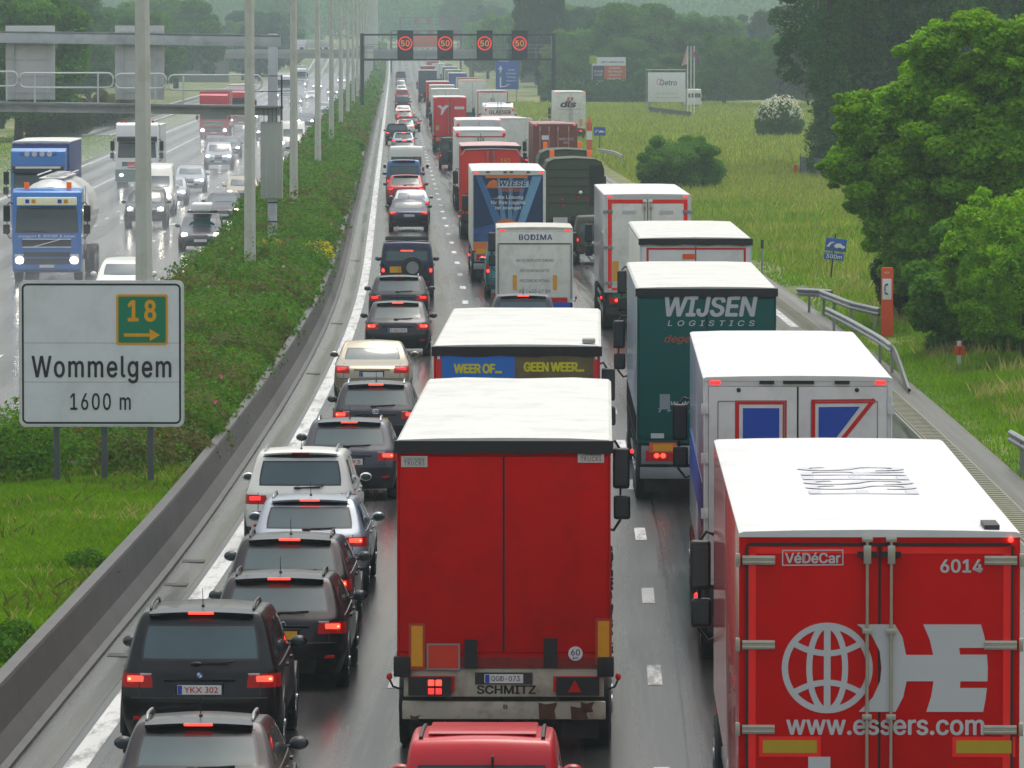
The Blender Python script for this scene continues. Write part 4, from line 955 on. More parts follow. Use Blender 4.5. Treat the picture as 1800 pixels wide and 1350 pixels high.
# ------------------------------------------------------------------ lorries
def cab(t, y0, paintm,  H=3.7, W=2.44, D=2.1, front=False, visor=True, bumperm=None, lights=True):
    """tractor cab: back at y0, front at y0+D"""
    m = MB(); y1 = y0 + D
    prof = [(y0, .9), (y0, H - .25), (y0 + .25, H), (y1 - .75, H), (y1 - .35, H - .12), (y1 - .22, H - .75), (y1 - .05, 1.75), (y1, 1.2), (y1, .42), (y1 - .25, .32), (y1 - .6, .32), (y1 - .6, .9)]
    m.prism(prof, -W / 2, W / 2); m.build('cab', paintm, t, bevel=.07, seg=3)
    # windscreen lies on the raked front
    def onf(z): return np.interp(z, [1.2, 1.75, H - .75, H - .12], [y1, y1 - .05, y1 - .22, y1 - .35])
    za, zb = 1.72, 2.62
    if H < 3.2: za, zb = 1.65, 2.4
    q = [(-W / 2 + .10, za), (W / 2 - .10, za), (W / 2 - .16, zb), (-W / 2 + .16, zb)]
    m = MB(); m.hexa([(x, onf(z) - .02, z) for x, z in q], [(x, onf(z) + .012, z) for x, z in q]); m.build('windshield', GLASSL, t, bevel=.01)
    m = MB()
    for s in (-1, 1): m.tube([(s * .1, onf(za + .04) + .03, za + .05), (s * .1 + .8, onf(za + .1) + .03, za + .10)], .014, 6)
    m.build('wiper', BLACK, t)
    m = MB(); m.hexa([(-W / 2 + .05, y1 - .12, zb + .1), (W / 2 - .05, y1 - .12, zb + .1), (W / 2 - .1, y1 + .1, zb + .04), (-W / 2 + .1, y1 + .1, zb + .04)], [(-W / 2 + .05, y1 - .2, zb + .34), (W / 2 - .05, y1 - .2, zb + .34), (W / 2 - .1, y1 + .04, zb + .30), (-W / 2 + .1, y1 + .04, zb + .30)]); m.build('sun_visor', BLACK, t, bevel=.02) if visor else None
    for s in (-1, 1):
        m = MB(); m.add([(s * (W / 2 + .004), y0 + .75, 1.7), (s * (W / 2 + .004), y1 - .25, 1.7), (s * (W / 2 + .004), y1 - .4, 2.55), (s * (W / 2 + .004), y0 + .75, 2.55)], [(0, 1, 2, 3)]); m.build('side_window', GLASSL, t)
    m = MB(); m.box(-W / 2 + .35, W / 2 - .35, y1 - .03, y1 + .012, 1.22, 1.5);
    m.box(-W / 2 + .4, W / 2 - .4, y1 - .03, y1 + .012, .62, .82); m.box(-W / 2 + .4, W / 2 - .4, y1 - .03, y1 + .012, .88, 1.05); m.build('grille', DARKST, t)
    if front:
        m = MB(); m.tube([(-W / 2 + .36, y1 + .02, 1.22), (W / 2 - .36, y1 + .02, 1.22), (W / 2 - .36, y1 + .02, 1.5), (-W / 2 + .36, y1 + .02, 1.5), (-W / 2 + .36, y1 + .02, 1.22)], .018, 6); m.tube([(-.5, y1 + .02, 1.5), (.5, y1 + .02, 1.22)], .018, 6); m.build('grille_trim', CHROME, t)
        MB().box(-.26, .26, y1 + .006, y1 + .02, .5, .6).build('number_plate', PLATEW, t)
    for s in (-1, 1):
        m = MB(); m.box(s * (W / 2 - .24) - .16, s * (W / 2 - .24) + .16, y1 - .03, y1 + .02, .62, .98); o = m.build('headlight', HEADLENS, t, bevel=.02)
        if front and lights: MB().ball((s * (W / 2 - .26), y1 + .03, .76), .14, .03, .12).build('lamp_glow', HEAD, o, smooth=True)
        m = MB(); x = s * (W / 2 + .20); ym = y1 - .35
        m.tube([(s * W / 2, ym, 2.75), (s * (W / 2 + .12), ym + .02, 2.80), (x - .01, ym + .02, 2.68), (x, ym + .03, 2.2), (x - .01, ym + .02, 1.66), (s * (W / 2 + .1), ym + .02, 1.52), (s * W / 2, ym, 1.56)], .022, 8)
        o = m.build('mirror', BLACK, t, smooth=True)
        m = MB(); m.box(x - .11, x + .13, ym - .09, ym + .10, 2.12, 2.70); m.box(x - .10, x + .14, ym - .09, ym + .10, 1.68, 2.02); m.build('mirror_housing', BLACK, o, bevel=.05, seg=3)
        m = MB(); m.box(x - .08, x + .10, ym - .096, ym - .088, 2.17, 2.65); m.box(x - .075, x + .105, ym - .096, ym - .088, 1.73, 1.98); m.build('mirror_glass', GLASSL, o)
    for s in (-1, 1): wheel(t, s * (W / 2 - .16), y1 - 1.25, .5, .3, 'truck', STEEL)
def roof_mesh(W, y0, y1, H, ribs, sag=.02, over=.02, th=.12):
    n = int((y1 - y0) / .12); vs = []; fs = []; xs = [-1, -.97, -.6, 0, .6, .97, 1]
    for i in range(n + 1):
        y = y0 + (y1 - y0) * i / n; rz_ = ribs * (math.sin(2 * math.pi * y / .62) * .6 + .4 * math.sin(2 * math.pi * y / 1.37 + 1))
        for x in xs:
            z = H + (rz_ + sag * (1 - x * x) + (.4 * ribs * math.sin(5 * x + y * .8)) if abs(x) < .95 else -.0) - (th * .3 if abs(x) == 1 else 0)
            vs.append((x * (W / 2 + over), y, z))
    k = len(xs)
    for i in range(n):
        for j in range(k - 1): fs.append((i * k + j, i * k + j + 1, (i + 1) * k + j + 1, (i + 1) * k + j))
    b = len(vs)
    vs += [(-W / 2, y0, H - th), (W / 2, y0, H - th), (W / 2, y1, H - th), (-W / 2, y1, H - th)]
    fs.append(tuple([b, b + 1] + list(range(k))[::-1])); fs.append(tuple([b + 2, b + 3] + list(range(n * k, n * k + k))))
    m = MB(); m.add(vs, fs); me = m.mesh('roof', 'auto'); return me
ROOFW = mat('roof_white', (.64, .64, .63), .4, var=.04, scale=2, dirt=(.36, .35, .31), dscale=.8, damt=.32)
ROOFT = mat('roof_tarp', (.57, .57, .53), .5, var=.06, scale=1.5, dirt=(.28, .27, .22), dscale=1.0, damt=.45)
def trailer(X, Y, label, L=13.6, W=2.55, H=4.0, z0=1.15, side=WHITE, door=WHITE, style='curtain', cabm=None, cabH=3.6, frame=None, roofm=None, lights='on', hasdoors=True, detail=2, yaw=0., cat='lorry', group='lorries queuing on the motorway', bumper='steel', plate=True, name='lorry', markers=True, cabgap=.7, cabW=2.44, flap=True, axles=3, ribs=None, docab=True):
    t = empty(name, (X, Y, gz(Y)), rz_at(Y) + yaw); tag(t, label, cat, group)
    zt = H - (.10 if style == 'curtain' else .045)
    MB().box(-W / 2, W / 2, .06, L, z0, zt).build('cargo_box', side, t, bevel=.015)
    rb = ribs if ribs is not None else (.030 if style == 'curtain' else .007)
    link('roof', roof_mesh(W, -.02, L, H, rb, .02, .0 if style != 'curtain' else .015, .12 if style == 'curtain' else .05), roofm or (ROOFT if style == 'curtain' else ROOFW), t)
    if style == 'curtain' and detail > 0:
        m = MB(); n = 10
        for i in range(n):
            x0, x1 = -W / 2 - .03 + (W + .06) * i / n, -W / 2 - .03 + (W + .06) * (i + 1) / n
            d0, d1 = .012 * math.sin(i * 1.9), .012 * math.sin((i + 1) * 1.9)
            m.hexa([(x0, -.05, zt - .06 + d0), (x1, -.05, zt - .06 + d1), (x1, .05, zt - .06 + d1), (x0, .05, zt - .06 + d0)], [(x0, -.05, H - .012), (x1, -.05, H - .012), (x1, .05, H - .012), (x0, .05, H - .012)])
        m.build('roof_seal', BLACK, t)
    fw = .07 if style == 'reefer' else .03
    fm = frame or door
    m = MB(); m.box(-W / 2 + .001, -W / 2 + fw, -.012, .055, z0 - .02, zt); m.box(W / 2 - fw, W / 2 - .001, -.012, .055, z0 - .02, zt)
    m.box(-W / 2 + fw, W / 2 - fw, -.012, .055, zt - (.08 if style == 'reefer' else .09), zt - .002); m.box(-W / 2 + fw, W / 2 - fw, -.012, .055, z0 - .02, z0 + .05)
    m.build('door_frame', fm, t, bevel=.006)
    dz0, dz1 = z0 + .055, zt - (.085 if style == 'reefer' else .095)
    if hasdoors:
        for s in (-1, 1):
            a, b = (-W / 2 + fw + .004, -.012) if s < 0 else (.012, W / 2 - fw - .004)
            MB().box(a, b, -.03, .05, dz0, dz1).build('rear_door', door, t, bevel=.008)
        MB().box(-.012, .012, -.012, .04, dz0, dz1).build('door_seal', BLACK, t)
    else: MB().box(-W / 2 + fw, W / 2 - fw, -.03, .05, dz0, dz1).build('tail_panel', door, t, bevel=.01)
    t['dz'] = (dz0, dz1)
    # running gear
    m = MB()
    for s in (-1, 1): m.box(s * .5 - .05, s * .5 + .05, .1, L - .3, z0 - .38, z0 - .02)
    for k in range(5): m.box(-.45, .45, .3 + k * 2.6, .42 + k * 2.6, z0 - .3, z0 - .1)
    m.build('chassis', DARKST, t)
    bm_ = {'steel': DARKST, 'white': mat('bumper_dirty_white', (.45, .42, .33), .5, var=.2, scale=3, dirt=(.10, .05, .02), dscale=1.6, damt=.9), 'galv': STEEL}[bumper]
    MB().box(-W / 2 + .08, W / 2 - .08, .0, .08, .74, 1.08 if z0 > 1.1 else z0 - .03).build('light_bar', bm_, t, bevel=.01)
    MB().box(-W / 2 + .06, W / 2 - .06, .02, .13, .47, .68).build('rear_bumper', bm_, t, bevel=.015)
    for s in (-1, 1):
        o = MB().box(s * (W / 2 - .42) - .26, s * (W / 2 - .42) + .26, -.035, .0, .80, .99).build('taillight', REDLENS, t, bevel=.012)
        if lights == 'on': MB().box(s * (W / 2 - .42) - .09, s * (W / 2 - .42) + .09, -.042, -.034, .85, .94).build('lamp_glow', REDDIM, o)
        elif lights == 'brake':
            for q in (-.06, .06): MB().ball((s * (W / 2 - .42) + q, -.036, .9), .05, .014, .045).build('lamp_glow', REDGLOW, o, smooth=True)
        if detail > 0:
            m = MB(); m.tube([(s * (W / 2 - .06), .05, .82), (s * (W / 2 + .05), .03, .86), (s * (W / 2 + .09), .02, .95)], .014, 6); o = m.build('marker_arm', RUBBER, t)
            MB().ball((s * (W / 2 + .09), .0, .98), .035, .035, .045).build('marker_lamp', REDDIM if lights != 'off' else REDLENS, o, smooth=True)
            for zz in ((zt + H) / 2 - .01,):
                if style == 'reefer' and markers: MB().box(s * (W / 2 - .16) - .07, s * (W / 2 - .16) + .07, -.028, .0, zt - .05, zt + .0).build('marker_lamp', REDDIM, t, bevel=.008)
        if flap: MB().box(s * (W / 2 - .36) - .22, s * (W / 2 - .36) + .22, .25, .27, .22, .74).build('mudflap', RUBBER, t)
        for k in range(axles): wheel(t, s * (W / 2 - .17), 1.5 + k * 1.32, .5, .36, 'truckt', STEEL)
        m = MB()
        for zz in (.55, .85): m.box(s * (W / 2 - .04) - .012, s * (W / 2 - .04) + .012, 5.2, L - 3.5, zz - .05, zz + .05)
        if L > 10: m.build('side_guard', STEEL, t)
        if style == 'curtain' and L > 10:
            m = MB()
            for k in range(22): y = .5 + k * (L - 1) / 21; m.box(s * (W / 2 + .006) - .006, s * (W / 2 + .006) + .006, y - .02, y + .02, z0 - .18, z0 + .45)
            m.box(s * (W / 2 + .004) - .004, s * (W / 2 + .004) + .004, .1, L, z0 - .02, z0 + .04)
            m.build('curtain_strap', DARKST, t)
        wheel(t, s * (W / 2 - .17), L - 1.0, .5, .36, 'truckt', STEEL)
    if plate:
        po = MB().box(-.26, .26, -.014, .0, .97, 1.08).build('number_plate', PLATEW, t); t['plate'] = 1
    if docab:
        cab(t, L + cabgap - .4, cabm or WHITE, cabH, cabW)
        MB().box(-.45, .45, L - 2.2, L + 1.8, .75, 1.0).build('tractor_frame', DARKST, t)
    return t
def decal(parent, pts, m, y=-.036, name='emblem', t=.003): return MB().poly(pts, y, t).build(name, m, parent)
def rect(parent, x0, x1, z0, z1, m, y=-.036, name='panel', t=.004): return MB().box(x0, x1, y - t / 2, y + t / 2, z0, z1).build(name, m, parent)
def outline(parent, pts, w, m, y=-.036, name='emblem'):
    mb = MB(); n = len(pts)
    for i in range(n):
        a, b = Vector(pts[i]), Vector(pts[(i + 1) % n]); d = (b - a).normalized(); nn = Vector((-d.y, d.x)) * w / 2
        a2, b2 = a - d * w / 2, b + d * w / 2
        mb.poly([tuple(a2 - nn), tuple(b2 - nn), tuple(b2 + nn), tuple(a2 + nn)], y + .0003 * i, .003)
    return mb.build(name, m, parent)
def hinges(t, W, zs, m=STEEL, x1=.27):
    for s in (-1, 1):
        for z in zs:
            mb = MB(); mb.box(s * (W / 2 + .01) - .02, s * (W / 2 + .01) + .02, -.05, .03, z - .06, z + .06)
            a, b = sorted((s * (W / 2 - .03), s * (W / 2 - x1))); mb.box(a, b, -.05, -.03, z - .042, z + .042); mb.box(a, b, -.058, -.05, z + .012, z + .03); mb.box(a, b, -.058, -.05, z - .03, z - .012)
            mb.build('hinge', m, t, bevel=.004)
def lockrods(t, xs, z0, z1, m=STAIN, cl=()):
    for x in xs:
        o = MB().cyl((x, -.075, (z0 + z1) / 2), .016, z1 - z0, 'z', 12).build('locking_rod', m, t, smooth='auto')
        mb = MB(); mb.box(x - .05, x + .05, -.09, -.035, z1 - .02, z1 + .02); mb.box(x - .035, x + .035, -.1, -.035, z1 - .22, z1 - .05)
        for z in cl: mb.box(x - .045, x + .045, -.1, -.035, z - .025, z + .025)
        mb.build('rod_bracket', m, o, bevel=.006)
# ------------------------------------------------------------------ lamp posts
POLE = mat('concrete_pole', (.56, .57, .50), .6, var=.10, scale=1.2, bump=.15, bscale=20, dirt=(.26, .25, .13), dscale=1.6, damt=.45)
def pole_mesh():
    m = MB(); n = 8; H = 20; vs = []; fs = []; zs = [0, 1.5, 5, 10, 15, 20]
    for z in zs:
        r = .205 - .105 * z / H
        for i in range(n): a = 2 * math.pi * (i + .5) / n; vs.append((r * math.cos(a), r * math.sin(a), z))
    for k in range(len(zs) - 1):
        for i in range(n): fs.append((k * n + i, k * n + (i + 1) % n, (k + 1) * n + (i + 1) % n, (k + 1) * n + i))
    fs.append(tuple(range(len(zs) * n - n, len(zs) * n))); m.add(vs, fs); return m.mesh('pole')
def lamp_arm():
    m = MB(); m.tube([(0, 0, 19.9), (.6, 0, 20.3), (2.6, 0, 20.5)], .05, 6); m.tube([(0, 0, 19.9), (-.6, 0, 20.3), (-2.6, 0, 20.5)], .05, 6); return m.mesh('arm', True)
def lamp_head():
    m = MB()
    for s in (-1, 1): m.ball((s * 2.9, 0, 20.48), .45, .16, .09)
    return m.mesh('lamp_head', True)
PM, AM, HM = pole_mesh(), lamp_arm(), lamp_head()
lampY = [132, 201, 277] + [361 + 79 * i for i in range(18)]
lampO = [-3.0, -3.35, -3.3]
names_ = ['thickest pale lamp post rising behind the white road sign', 'pale concrete lamp post standing in the median shrubs right of the road sign', 'third nearest pale lamp post, just right of the grey gantry column', 'fourth nearest pale lamp post in the median beyond the gantry column', 'fifth nearest pale lamp post in the median, left of the speed sign gantry']
for i, y in enumerate(lampY):
    X = ref(y) + (lampO[i] if i < 3 else -3.25)
    t = empty('lamp_post', (X, y, gz(y) + .3), rz_at(y)); t.rotation_euler = (0, R(-.25 if i == 0 else 0), rz_at(y))
    tag(t, names_[i] if i < 5 else 'slender pale lamp post in the distant file of posts fading into haze', 'lamp post', 'lamp posts along the median' if i < 5 else 'distant lamp posts along the median')
    link('pole', PM, POLE, t); link('lamp_arm', AM, STEEL, t); link('lamp_head', HM, STEEL, t)
    if i < 3:
        m = MB(); m.box(-.05, .05, -.215, -.19, .5, .95); m.build('access_door', mat('door_grey', (.3, .31, .28), .5), t)
        text('2 4 7'.replace(' ', '\n'), .05, .34, .10, -.215, 1.9, INK, t, ext=.004)

# ------------------------------------------------------------------ exit sign
def rrect(cx, cz, w, h, r, n=6):
    P = []
    for (sx, sz, a0) in ((1, 1, 0), (-1, 1, 90), (-1, -1, 180), (1, -1, 270)):
        for i in range(n + 1): a = R(a0 + 90 * i / n); P.append((cx + sx * (w / 2 - r) + r * math.cos(a), cz + sz * (h / 2 - r) + r * math.sin(a)))
    return P
def frame_rr(mb, cx, cz, w, h, r, th, y, t=.004):
    a, b = rrect(cx, cz, w, h, r), rrect(cx, cz, w - 2 * th, h - 2 * th, max(.005, r - th)); n = len(a)
    mb.add([(p[0], y, p[1]) for p in a] + [(p[0], y, p[1]) for p in b] + [(p[0], y + t, p[1]) for p in a] + [(p[0], y + t, p[1]) for p in b],
           [f for i in range(n) for f in ((i, (i + 1) % n, n + (i + 1) % n, n + i), (2 * n + i, 3 * n + i, 3 * n + (i + 1) % n, 2 * n + (i + 1) % n), (i, 2 * n + i, 2 * n + (i + 1) % n, (i + 1) % n), (n + i, n + (i + 1) % n, 3 * n + (i + 1) % n, 3 * n + i))])
SIGNW = mat('sign_white', (.72, .74, .74), .4, var=.05, scale=1.5, dirt=(.36, .36, .32), dscale=1.2, damt=.35)
SIGNEDGE = mat('sign_edge', (.62, .63, .60), .4, var=.1, dirt=(.25, .2, .12), dscale=8, damt=.6)
SGREEN = mat('sign_green', (.0, .20, .10), .35, var=.08); SYEL = mat('sign_yellow', (.78, .36, .0), .35, var=.06)
def exit_sign():
    t = empty('road_sign', (-7.45, 116, .45), R(-1.0)); tag(t, 'white motorway exit sign with green 18 panel reading Wommelgem 1600 m', 'road sign')
    w, h, zc = 3.0, 2.66, 2.38
    MB().poly(rrect(0, zc, w, h, .12), 0, .05).build('sign_panel', SIGNEDGE, t)
    MB().poly(rrect(0, zc, w - .05, h - .05, .10), -.004, .004).build('sign_face', SIGNW, t)
    m = MB(); frame_rr(m, 0, zc, w - .11, h - .11, .10, .035, -.009); m.build('sign_border', INK, t)
    for z in (zc + .19, zc - .52): MB().box(-w / 2 + .08, w / 2 - .08, -.006, -.0045, z, z + .008).build('panel_seam', mat('seam_grey', (.3, .31, .31), .5), t)
    # green panel
    gx, gz_ = .74, zc + .62
    o = MB().poly(rrect(gx, gz_, .94, .92, .05), -.012, .004).build('exit_panel', SYEL, t)
    MB().poly(rrect(gx, gz_, .86, .84, .03), -.017, .004).build('exit_panel_face', SGREEN, o)
    text('18', .52, .40, gx, -.020, gz_ + .16, SYEL, o, bold=.03, space=1.25)
    MB().poly([(gx - .33, gz_ - .25), (gx + .14, gz_ - .25), (gx + .14, gz_ - .17), (gx + .33, gz_ - .28), (gx + .14, gz_ - .39), (gx + .14, gz_ - .31), (gx - .33, gz_ - .31)], -.021, .004).build('arrow', SYEL, o)
    text('Wommelgem', 2.54, .50, .0, -.012, zc - .29, INK, t, bold=.016, space=1.12)
    text('1600 m', 1.10, .31, -.02, -.012, zc - .87, INK, t, bold=.012, space=1.15)
    for x in (-.83, .04, .88):
        MB().box(x - .055, x + .055, .06, .18, -.5, zc + h / 2 - .1).build('sign_post', mat('post_grey', (.12, .13, .15), .5, .4), t, bevel=.01)
    m = MB()
    for z in (zc - .9, zc, zc + .9): m.box(-w / 2 + .05, w / 2 - .05, .05, .062, z - .03, z + .03)
    m.build('sign_rail', STEEL, t)
exit_sign()

# ------------------------------------------------------------------ near gantry over the oncoming carriageway (seen from behind)
GAN = mat('gantry_grey', (.56, .59, .62), .45, .3, var=.15, scale=2, dirt=(.15, .15, .14), damt=.4)
GANP = mat('sign_back_grey', (.58, .59, .57), .55, .2, var=.08, scale=2, dirt=(.24, .24, .23), dscale=.8, damt=.4)
def near_gantry():
    Y = 234; X = ref(Y) - 3.4; t = empty('sign_gantry', (X, Y, .3), 0); tag(t, 'grey steel gantry with walkway and backs of sign panels over the oncoming carriageway', 'gantry')
    MB().cyl((0, 0, 1.6), .17, 3.2, 'z', 12).build('column', GAN, t, smooth='auto')
    m = MB(); m.box(-.15, .2, -.15, .15, 3.2, 8.45); m.build('column_mast', GAN, t, bevel=.02)
    m = MB()
    for z in (.9, 1.6, 2.3): m.cyl((0, 0, z), .19, .05, 'z', 12)
    m.build('column_band', DARKST, t)
    m = MB(); m.box(-.42, .38, -.32, .28, 2.45, 5.25); o = m.build('equipment_cabinet', mat('cabinet_grey', (.46, .47, .42), .5, .3, var=.05), t, bevel=.015)
    m = MB()
    for x in (-.2, .15): m.box(x - .01, x + .01, -.328, -.318, 2.5, 5.2)
    m.build('cabinet_rib', GAN, o)
    L = -19.5
    # upper beam, slightly rising to the left
    def beam(name, z, h, d, y, mm, x1=.3):
        m = MB(); k = .14 / 9.7; m.hexa([(L, y - d, z - h - L * k), (x1, y - d, z - h), (x1, y + d, z - h), (L, y + d, z - h - L * k)], [(L, y - d, z - L * k), (x1, y - d, z), (x1, y + d, z), (L, y + d, z - L * k)]); return m.build(name, mm, t, bevel=.01)
    beam('upper_beam', 8.36, .38, .16, 0, GAN); beam('upper_rail', 8.41, .05, .2, 0, STEEL)
    beam('walkway_deck', 5.84, .10, .45, -.35, STEEL); beam('lower_beam', 5.73, .26, .16, 0, GAN)
    k = .14 / 9.7
    for (a, b, lb) in ((-9.75, -7.95, 'x'), (-5.75, -3.95, 'x'), (-13.9, -12.1, 'x')):
        MB().box(a, b, .22, .32, 5.95 + .1, 8.75).build('sign_panel_back', GANP, t, bevel=.01)
        m = MB()
        for z in (6.3, 6.9, 7.5, 8.1, 8.5): m.box(a + .05, b - .05, .19, .22, z, z + .05)
        for x in (a + .25, b - .3): m.box(x, x + .06, .14, .19, 6.1, 8.6)
        m.build('panel_stiffener', GAN, t)
    x = -.35
    for i in range(8):
        x0, x1 = (x - 3.4, x) if i % 2 == 0 else (x - 1.85, x); zz = 5.9 - x * k; r = .2; P = []
        for (cx, cz, a0) in ((x1 - r, zz + 1.05 - r, 0), (x0 + r, zz + 1.05 - r, 90), (x0 + r, zz + .52 + r, 180), (x1 - r, zz + .52 + r, 270)):
            for j in range(5): a = R(a0 + 22.5 * j); P.append((cx + r * math.cos(a), -.78, cz + r * math.sin(a)))
        P.append(P[0]); m = MB(); m.tube(P, .034, 6)
        for xx in ((x0 + .55, x1 - .55) if i % 2 == 0 else (x1 - .4,)): m.box(xx - .03, xx + .03, -.80, -.76, zz - .02, zz + 1.04)
        m.build('handrail', mat('rail_pale', (.62, .64, .64), .4, .2), t, smooth='auto'); x = x0 - .08
    m = MB()
    for xx in (-.75, .35):
        for yy in (-.5, .35): m.box(xx - .015, xx + .015, yy - .015, yy + .015, 5.3, 6.95)
    for zz in (6.35, 6.92): m.box(-.75, .35, -.51, -.49, zz - .015, zz + .015); m.box(.335, .365, -.5, .35, zz - .015, zz + .015)
    for q in range(5): m.box(-.3 + q * .15, -.28 + q * .15, -.34, -.32, 5.2, 5.8)
    m.build('ladder_cage', DARKST, t); MB().box(-.8, .4, -.5, .4, 5.74, 5.80).build('platform', DARKST, t)
near_gantry()

# ------------------------------------------------------------------ speed sign gantry across the right carriageway
LEDBK = mat('led_board', (.012, .016, .02), .5)
LEDR = mat('led_red', (.8, .02, .02), .4, emit=(1, .01, .02), es=.5); LEDA = mat('led_amber', (.8, .35, .02), .4, emit=(1, .2, .02), es=.55)
GDK = mat('gantry_dark', (.05, .06, .07), .5, .3, var=.2)
def led_gantry():
    Y = 643; X0 = (637 - 900) / 17.5; X1 = (973 - 900) / 17.5; t = empty('speed_sign_gantry', (0, Y, 0)); tag(t, 'dark lattice gantry spanning the right carriageway and carrying four lit speed signs', 'gantry')
    for x in (X0, X1): MB().box(x - .2, x + .2, -.2, .2, -.1, 9.25).build('column', GDK, t, bevel=.02)
    m = MB(); a, b = X0 + .2, X1 - .2
    for y in (-.5, .5):
        for z in (9.1, 6.62, ): m.box(a, b, y - .07, y + .07, z - .09, z + .09)
    m.build('chord', GDK, t)
    m = MB()
    for z in (7.35, 7.75, 8.1): m.box(a, b, -.56, -.50, z - .03, z + .03)
    for i in range(13): x = a + (b - a) * i / 12; m.box(x - .04, x + .04, -.56, -.5, 6.7, 7.8 if i % 3 else 9.05)
    m.build('guard_rail', mat('rail_grey', (.3, .32, .34), .5, .4), t)
    MB().box(a, b, -.5, .5, 6.5, 6.54).build('walkway_deck', STEEL, t)
    m = MB()
    for i in range(6): x = X0 - .3 + i * .14; m.box(x - .012, x + .012, -.75, -.73, 6.6, 7.9)
    m.box(X0 - .35, X0 + 1.2, -.76, -.74, 7.86, 7.92); m.build('ladder_cage', GDK, t)
    lab = ['leftmost of the four lit 50 speed signs on the gantry', 'second from left of the four lit 50 speed signs on the gantry', 'third from left of the four lit 50 speed signs on the gantry', 'rightmost of the four lit 50 speed signs on the gantry']
    for i, px in enumerate((713, 783, 852, 913.5)):
        x = (px - 900) / 17.5; s = empty('speed_sign', (x, Y - .95, 8.02)); tag(s, lab[i], 'speed sign', 'lit speed signs on the gantry')
        MB().box(-.80, .80, -.12, .22, -1.45, 1.47).build('housing', LEDBK, s, bevel=.02)
        m = MB(); n = 32
        for j in range(n):
            a0, a1 = 2 * math.pi * j / n, 2 * math.pi * (j + 1) / n
            m.poly([(.58 * math.cos(a0), .22 + .58 * math.sin(a0)), (.58 * math.cos(a1), .22 + .58 * math.sin(a1)), (.71 * math.cos(a1), .22 + .71 * math.sin(a1)), (.71 * math.cos(a0), .22 + .71 * math.sin(a0))], -.135, .008)
        m.build('red_ring', LEDR, s)
        text('50', .84, .58, 0, -.135, .22, LEDA, s, bold=.0, ext=.006)
        MB().box(-.84, .84, -.5, .2, 1.47, 1.52).build('rain_hood', LEDBK, s)
led_gantry()
def far_gantry():
    for (Y, z0, xs, ztop, lab, big) in ((1880, None, (732, 754, 777, 796, 815), 15.3, 'faint far gantry with five pinkish sign boards beyond the overpass', 1), (1560, None, (734, 757, 778, 802), 10.9, 'faint gantry with dark sign boards just above the overpass', 0)):
        s = 11250 / Y; X0 = (704 - 900) / s if big else (688 - 900) / s; X1 = (818 - 900) / s if big else (810 - 900) / s
        t = empty('far_sign_gantry', (0, Y, gz(Y))); tag(t, lab, 'gantry'); g = gz(Y)
        for x in (X0, X1): MB().box(x - .25, x + .25, -.2, .2, -.3, ztop - g).build('column', GDK, t)
        for z in (ztop - g, ztop - g - (1.9 if big else 1.6)): MB().box(X0, X1, -.2, .2, z - .12, z + .12).build('chord', GDK, t)
        for i, px in enumerate(xs):
            x = (px - 900) / s; MB().box(x - .75, x + .75, -.5, -.3, ztop - g - 1.9, ztop - g + .2).build('sign_board', LEDR if big and False else mat('far_board', (.22, .03, .05), .5), t)
far_gantry()

# ------------------------------------------------------------------ overpass
def overpass():
    Y = 1310; s = 11250 / Y; t = empty('overpass', (0, Y, 0)); tag(t, 'grey concrete road overpass crossing the motorway in the haze', 'bridge')
    MB().box(-95, 62, 0, 9, 4.9, 6.3).build('deck', mat('bridge_concrete', (.26, .24, .24), .7, var=.15, scale=.4), t)
    MB().box(-95, 62, -.25, 0, 5.9, 6.75).build('parapet', mat('bridge_edge', (.34, .30, .30), .7, var=.1, scale=.5), t)
    m = MB(); m.box(-95, 62, -.15, -.1, 7.6, 7.68); m.box(-95, 62, -.15, -.1, 7.15, 7.2)
    for i in range(79): m.box(-95 + i * 2, -94.94 + i * 2, -.16, -.09, 6.7, 7.65)
    m.build('railing', STEEL, t)
    for x in (ref(Y) - 3.3, ref(Y) - 23.5, ref(Y) + 17):
        m = MB()
        for k in range(3): m.cyl((x, 1.5 + 3 * k, 2.4), .5, 5, 'z', 14)
        m.build('pier', CONCL, t, smooth='auto')
    for x0, x1 in ((-100, ref(Y) - 33), (ref(Y) + 27, 66)): MB().box(x0, x1, .5, 9, -.5, 4.9).build('abutment', CONCL, t)
    # lorries visible crossing
    for i, (px, L, col, lab) in enumerate(((752, 9, (.55, .12, .06), 'orange-red lorry crossing the overpass in the haze'), (560, 5, (.5, .5, .5), 'pale van crossing the overpass on the left'))):
        o = empty('crossing_lorry' if i == 0 else 'crossing_van', ((px - 900) / s, Y + 3, 6.3)); tag(o, lab, 'lorry' if i == 0 else 'van')
        MB().box(-L / 2, L / 2, 0, 2.2, .9, 3.2 if i == 0 else 2.2).build('cargo_box', mat('cross%d' % i, col, .5), o, bevel=.05)
        MB().prism([(0, .4), (2.2, .4), (2.2, 2.4), (0, 2.4)], -L / 2 - 2, -L / 2 - .1).build('cab', WHITE, o, bevel=.15)
        m = MB()
        for xx in (-L / 2 - 1, L / 2 - 1, L / 2 - 2.2): m.cyl((xx, 0, .45), .45, .3, 'y', 14)
        m.build('wheel', RUBBER, o)
overpass()

